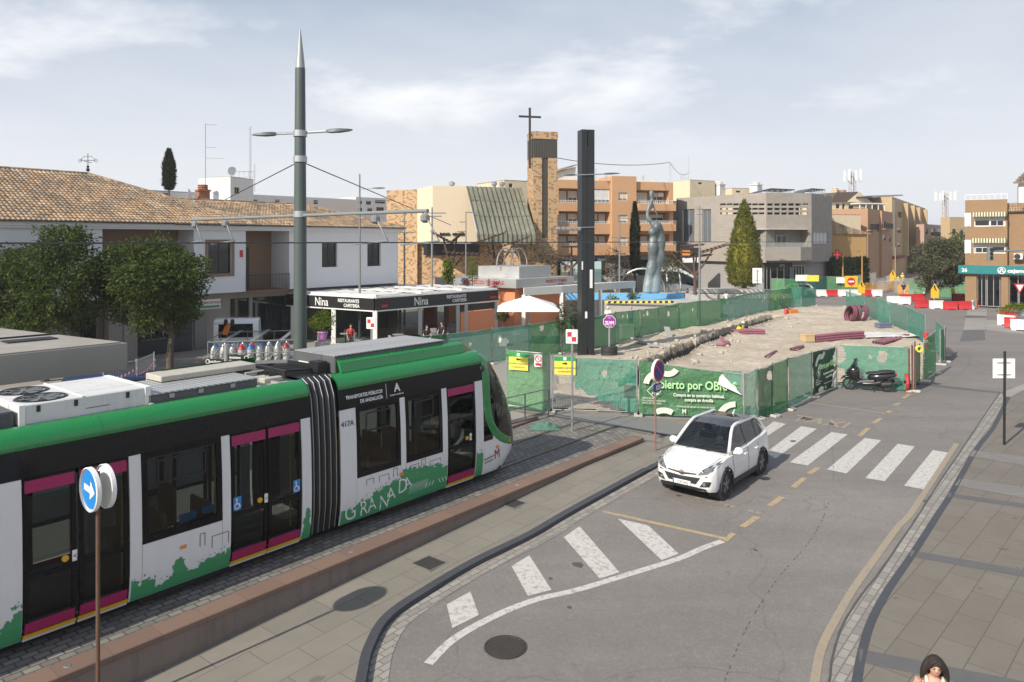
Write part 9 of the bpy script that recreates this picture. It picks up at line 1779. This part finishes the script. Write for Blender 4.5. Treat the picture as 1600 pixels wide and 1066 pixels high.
person(Vector((*xy(1412,92),0)), R(-30), 'person in black shirt and shorts walking by the orange mesh fence', BLKC, SKIN, HAIR, pose='walk')
q0 = TR[4]*.35+TR[3]*.65; q1 = TR[4]*.6+TR[3]*.4
person(Vector((q0.x,q0.y,-1.1)), R(120), 'worker in yellow shirt bending in the trench', mat('yellow_shirt', (.72,.66,.03), .85), NAVY, HAIR, pose='bend'); person(Vector((q1.x,q1.y,-1.05)), R(80), 'worker with white helmet and yellow vest standing low in the trench', MC['yellow_shirt'], NAVY, HAIR, helmet=WHH, h=1.6)
person(Vector((*xy(1135,82.2),.0)), R(180), 'person in white shirt sitting on the bench seen from behind', WHC, NAVY, HAIR, pose='sit'); person(Vector((*xy(1074,79),.2)), R(60), 'person in red shirt beside the fountain rim', REDC, NAVY, HAIR, h=1.6)
person(Vector((*xy(1212,75),0)), R(90), 'worker in yellow vest and helmet behind the fence before the white hatchback', HIVIS, NAVY, HAIR, helmet=LEM); person(Vector((*xy(1410,119),0)), R(-10), 'worker in yellow with white helmet up the far street', MC['yellow_shirt'], MC['yellow_shirt'], HAIR, helmet=WHH); person(Vector((*xy(1403,112),0)), R(30), 'worker in green yellow vest near the far orange mesh', HIVIS, NAVY, HAIR)
person(Vector((*xy(666,48.5),.07)), R(30), 'seated guest with dark hair in the right kiosk bay, left of two', BLKC, NAVY, HAIR, pose='sit'); person(Vector((*xy(692,50.5),.07)), R(-40), 'seated guest in dark shirt in the right kiosk bay, right of two', BLKC, NAVY, HAIR, pose='sit'); person(Vector((*xy(548,49),.07)), R(20), 'seated guest in red shirt in the left kiosk bay', REDC, NAVY, HAIR, pose='sit')
person(Vector((*xy(950,58),0)), R(150), 'white haired person whose head shows above the long fence', WHC, NAVY, mat('white_hair', (.6,.6,.58), .6)); person(Vector((*xy(986,58),0)), R(150), 'bald person whose head shows above the long fence', mat('blue_shirt', (.1,.2,.4), .85), NAVY, SKIN)
Y = 10.0; P = Vector((*xy(1459,Y),0)); P.z = zg(P.x, P.y)+.064
wo_, hd = person(P, R(-18), 'dark haired woman in cream sleeveless top looking down at the bottom edge', mat('cream_top', (.6,.55,.42), .85), NAVY, HAIR, h=1.57, headdrop=.05, vx=.014, sleeves=False)
bpy.data.objects.remove([c for c in wo_.children if c.name.startswith('hair')][0]); mb = MB(); mb.ball(hd+Vector((0,.03,.04)), .112, 18, sq=(.95,.95,1.0))
for k in range(13):
    a = -.1+(PI+.2)*k/12; b0 = hd+Vector((cos(a)*.06,.03+sin(a)*.05,.1)); mb.tube(rline([b0, hd+Vector((cos(a)*.115,.025+sin(a)*.08,0)), hd+Vector((cos(a)*.145,.04+sin(a)*.08,-.1)), hd+Vector((cos(a)*.165,.05+sin(a)*.07,-.2+.03*(k % 3)))], 3), [.03,.036,.04,.042,.042,.04,.036,.03,.022,.012], 7)
for sg in (-1, 1): mb.tube([hd+Vector((0,-.05,.115)), hd+Vector((sg*.06,-.06,.075)), hd+Vector((sg*.095,-.035,.01)), hd+Vector((sg*.12,-.0,-.08))], [.016,.02,.022,.012], 7)
smooth_body(mb.build('hair', HAIR, wo_), .011); mb = MB()
for sg in (-1, 1): mb.ball(hd+Vector((sg*.034,-.088,.012)), .011, 8, sq=(1.3,.5,.6)); mb.tube([hd+Vector((sg*.018,-.094,.034)), hd+Vector((sg*.052,-.084,.034))], .004, 5)
mb.build('eyes', HAIR, wo_); mb = MB(); mb.tube([hd+Vector((-.024,-.09,-.052)), hd+Vector((0,-.098,-.05)), hd+Vector((.024,-.09,-.052))], [.004,.008,.004], 6); mb.build('lips', mat('lips', (.35,.1,.09), .5), wo_)
mb = MB(); mb.box(-1250, 1350, -700, 1350, -7, 24); hz_o = tag(mb.build('haze', []), kind='stuff')
hm = bpy.data.materials.new('haze'); hm.use_nodes = True; ht = hm.node_tree; ht.nodes.clear(); ho = ht.nodes.new('ShaderNodeOutputMaterial'); hv = ht.nodes.new('ShaderNodeVolumePrincipled'); hv.inputs['Color'].default_value = (1,.98,.95,1); hv.inputs['Density'].default_value = .0005; hv.inputs['Anisotropy'].default_value = .3; ht.links.new(hv.outputs[0], ho.inputs['Volume']); hz_o.data.materials.append(hm)
hz_o['label'] = 'pale thin summer haze filling the air over the street'; hz_o['category'] = 'haze'
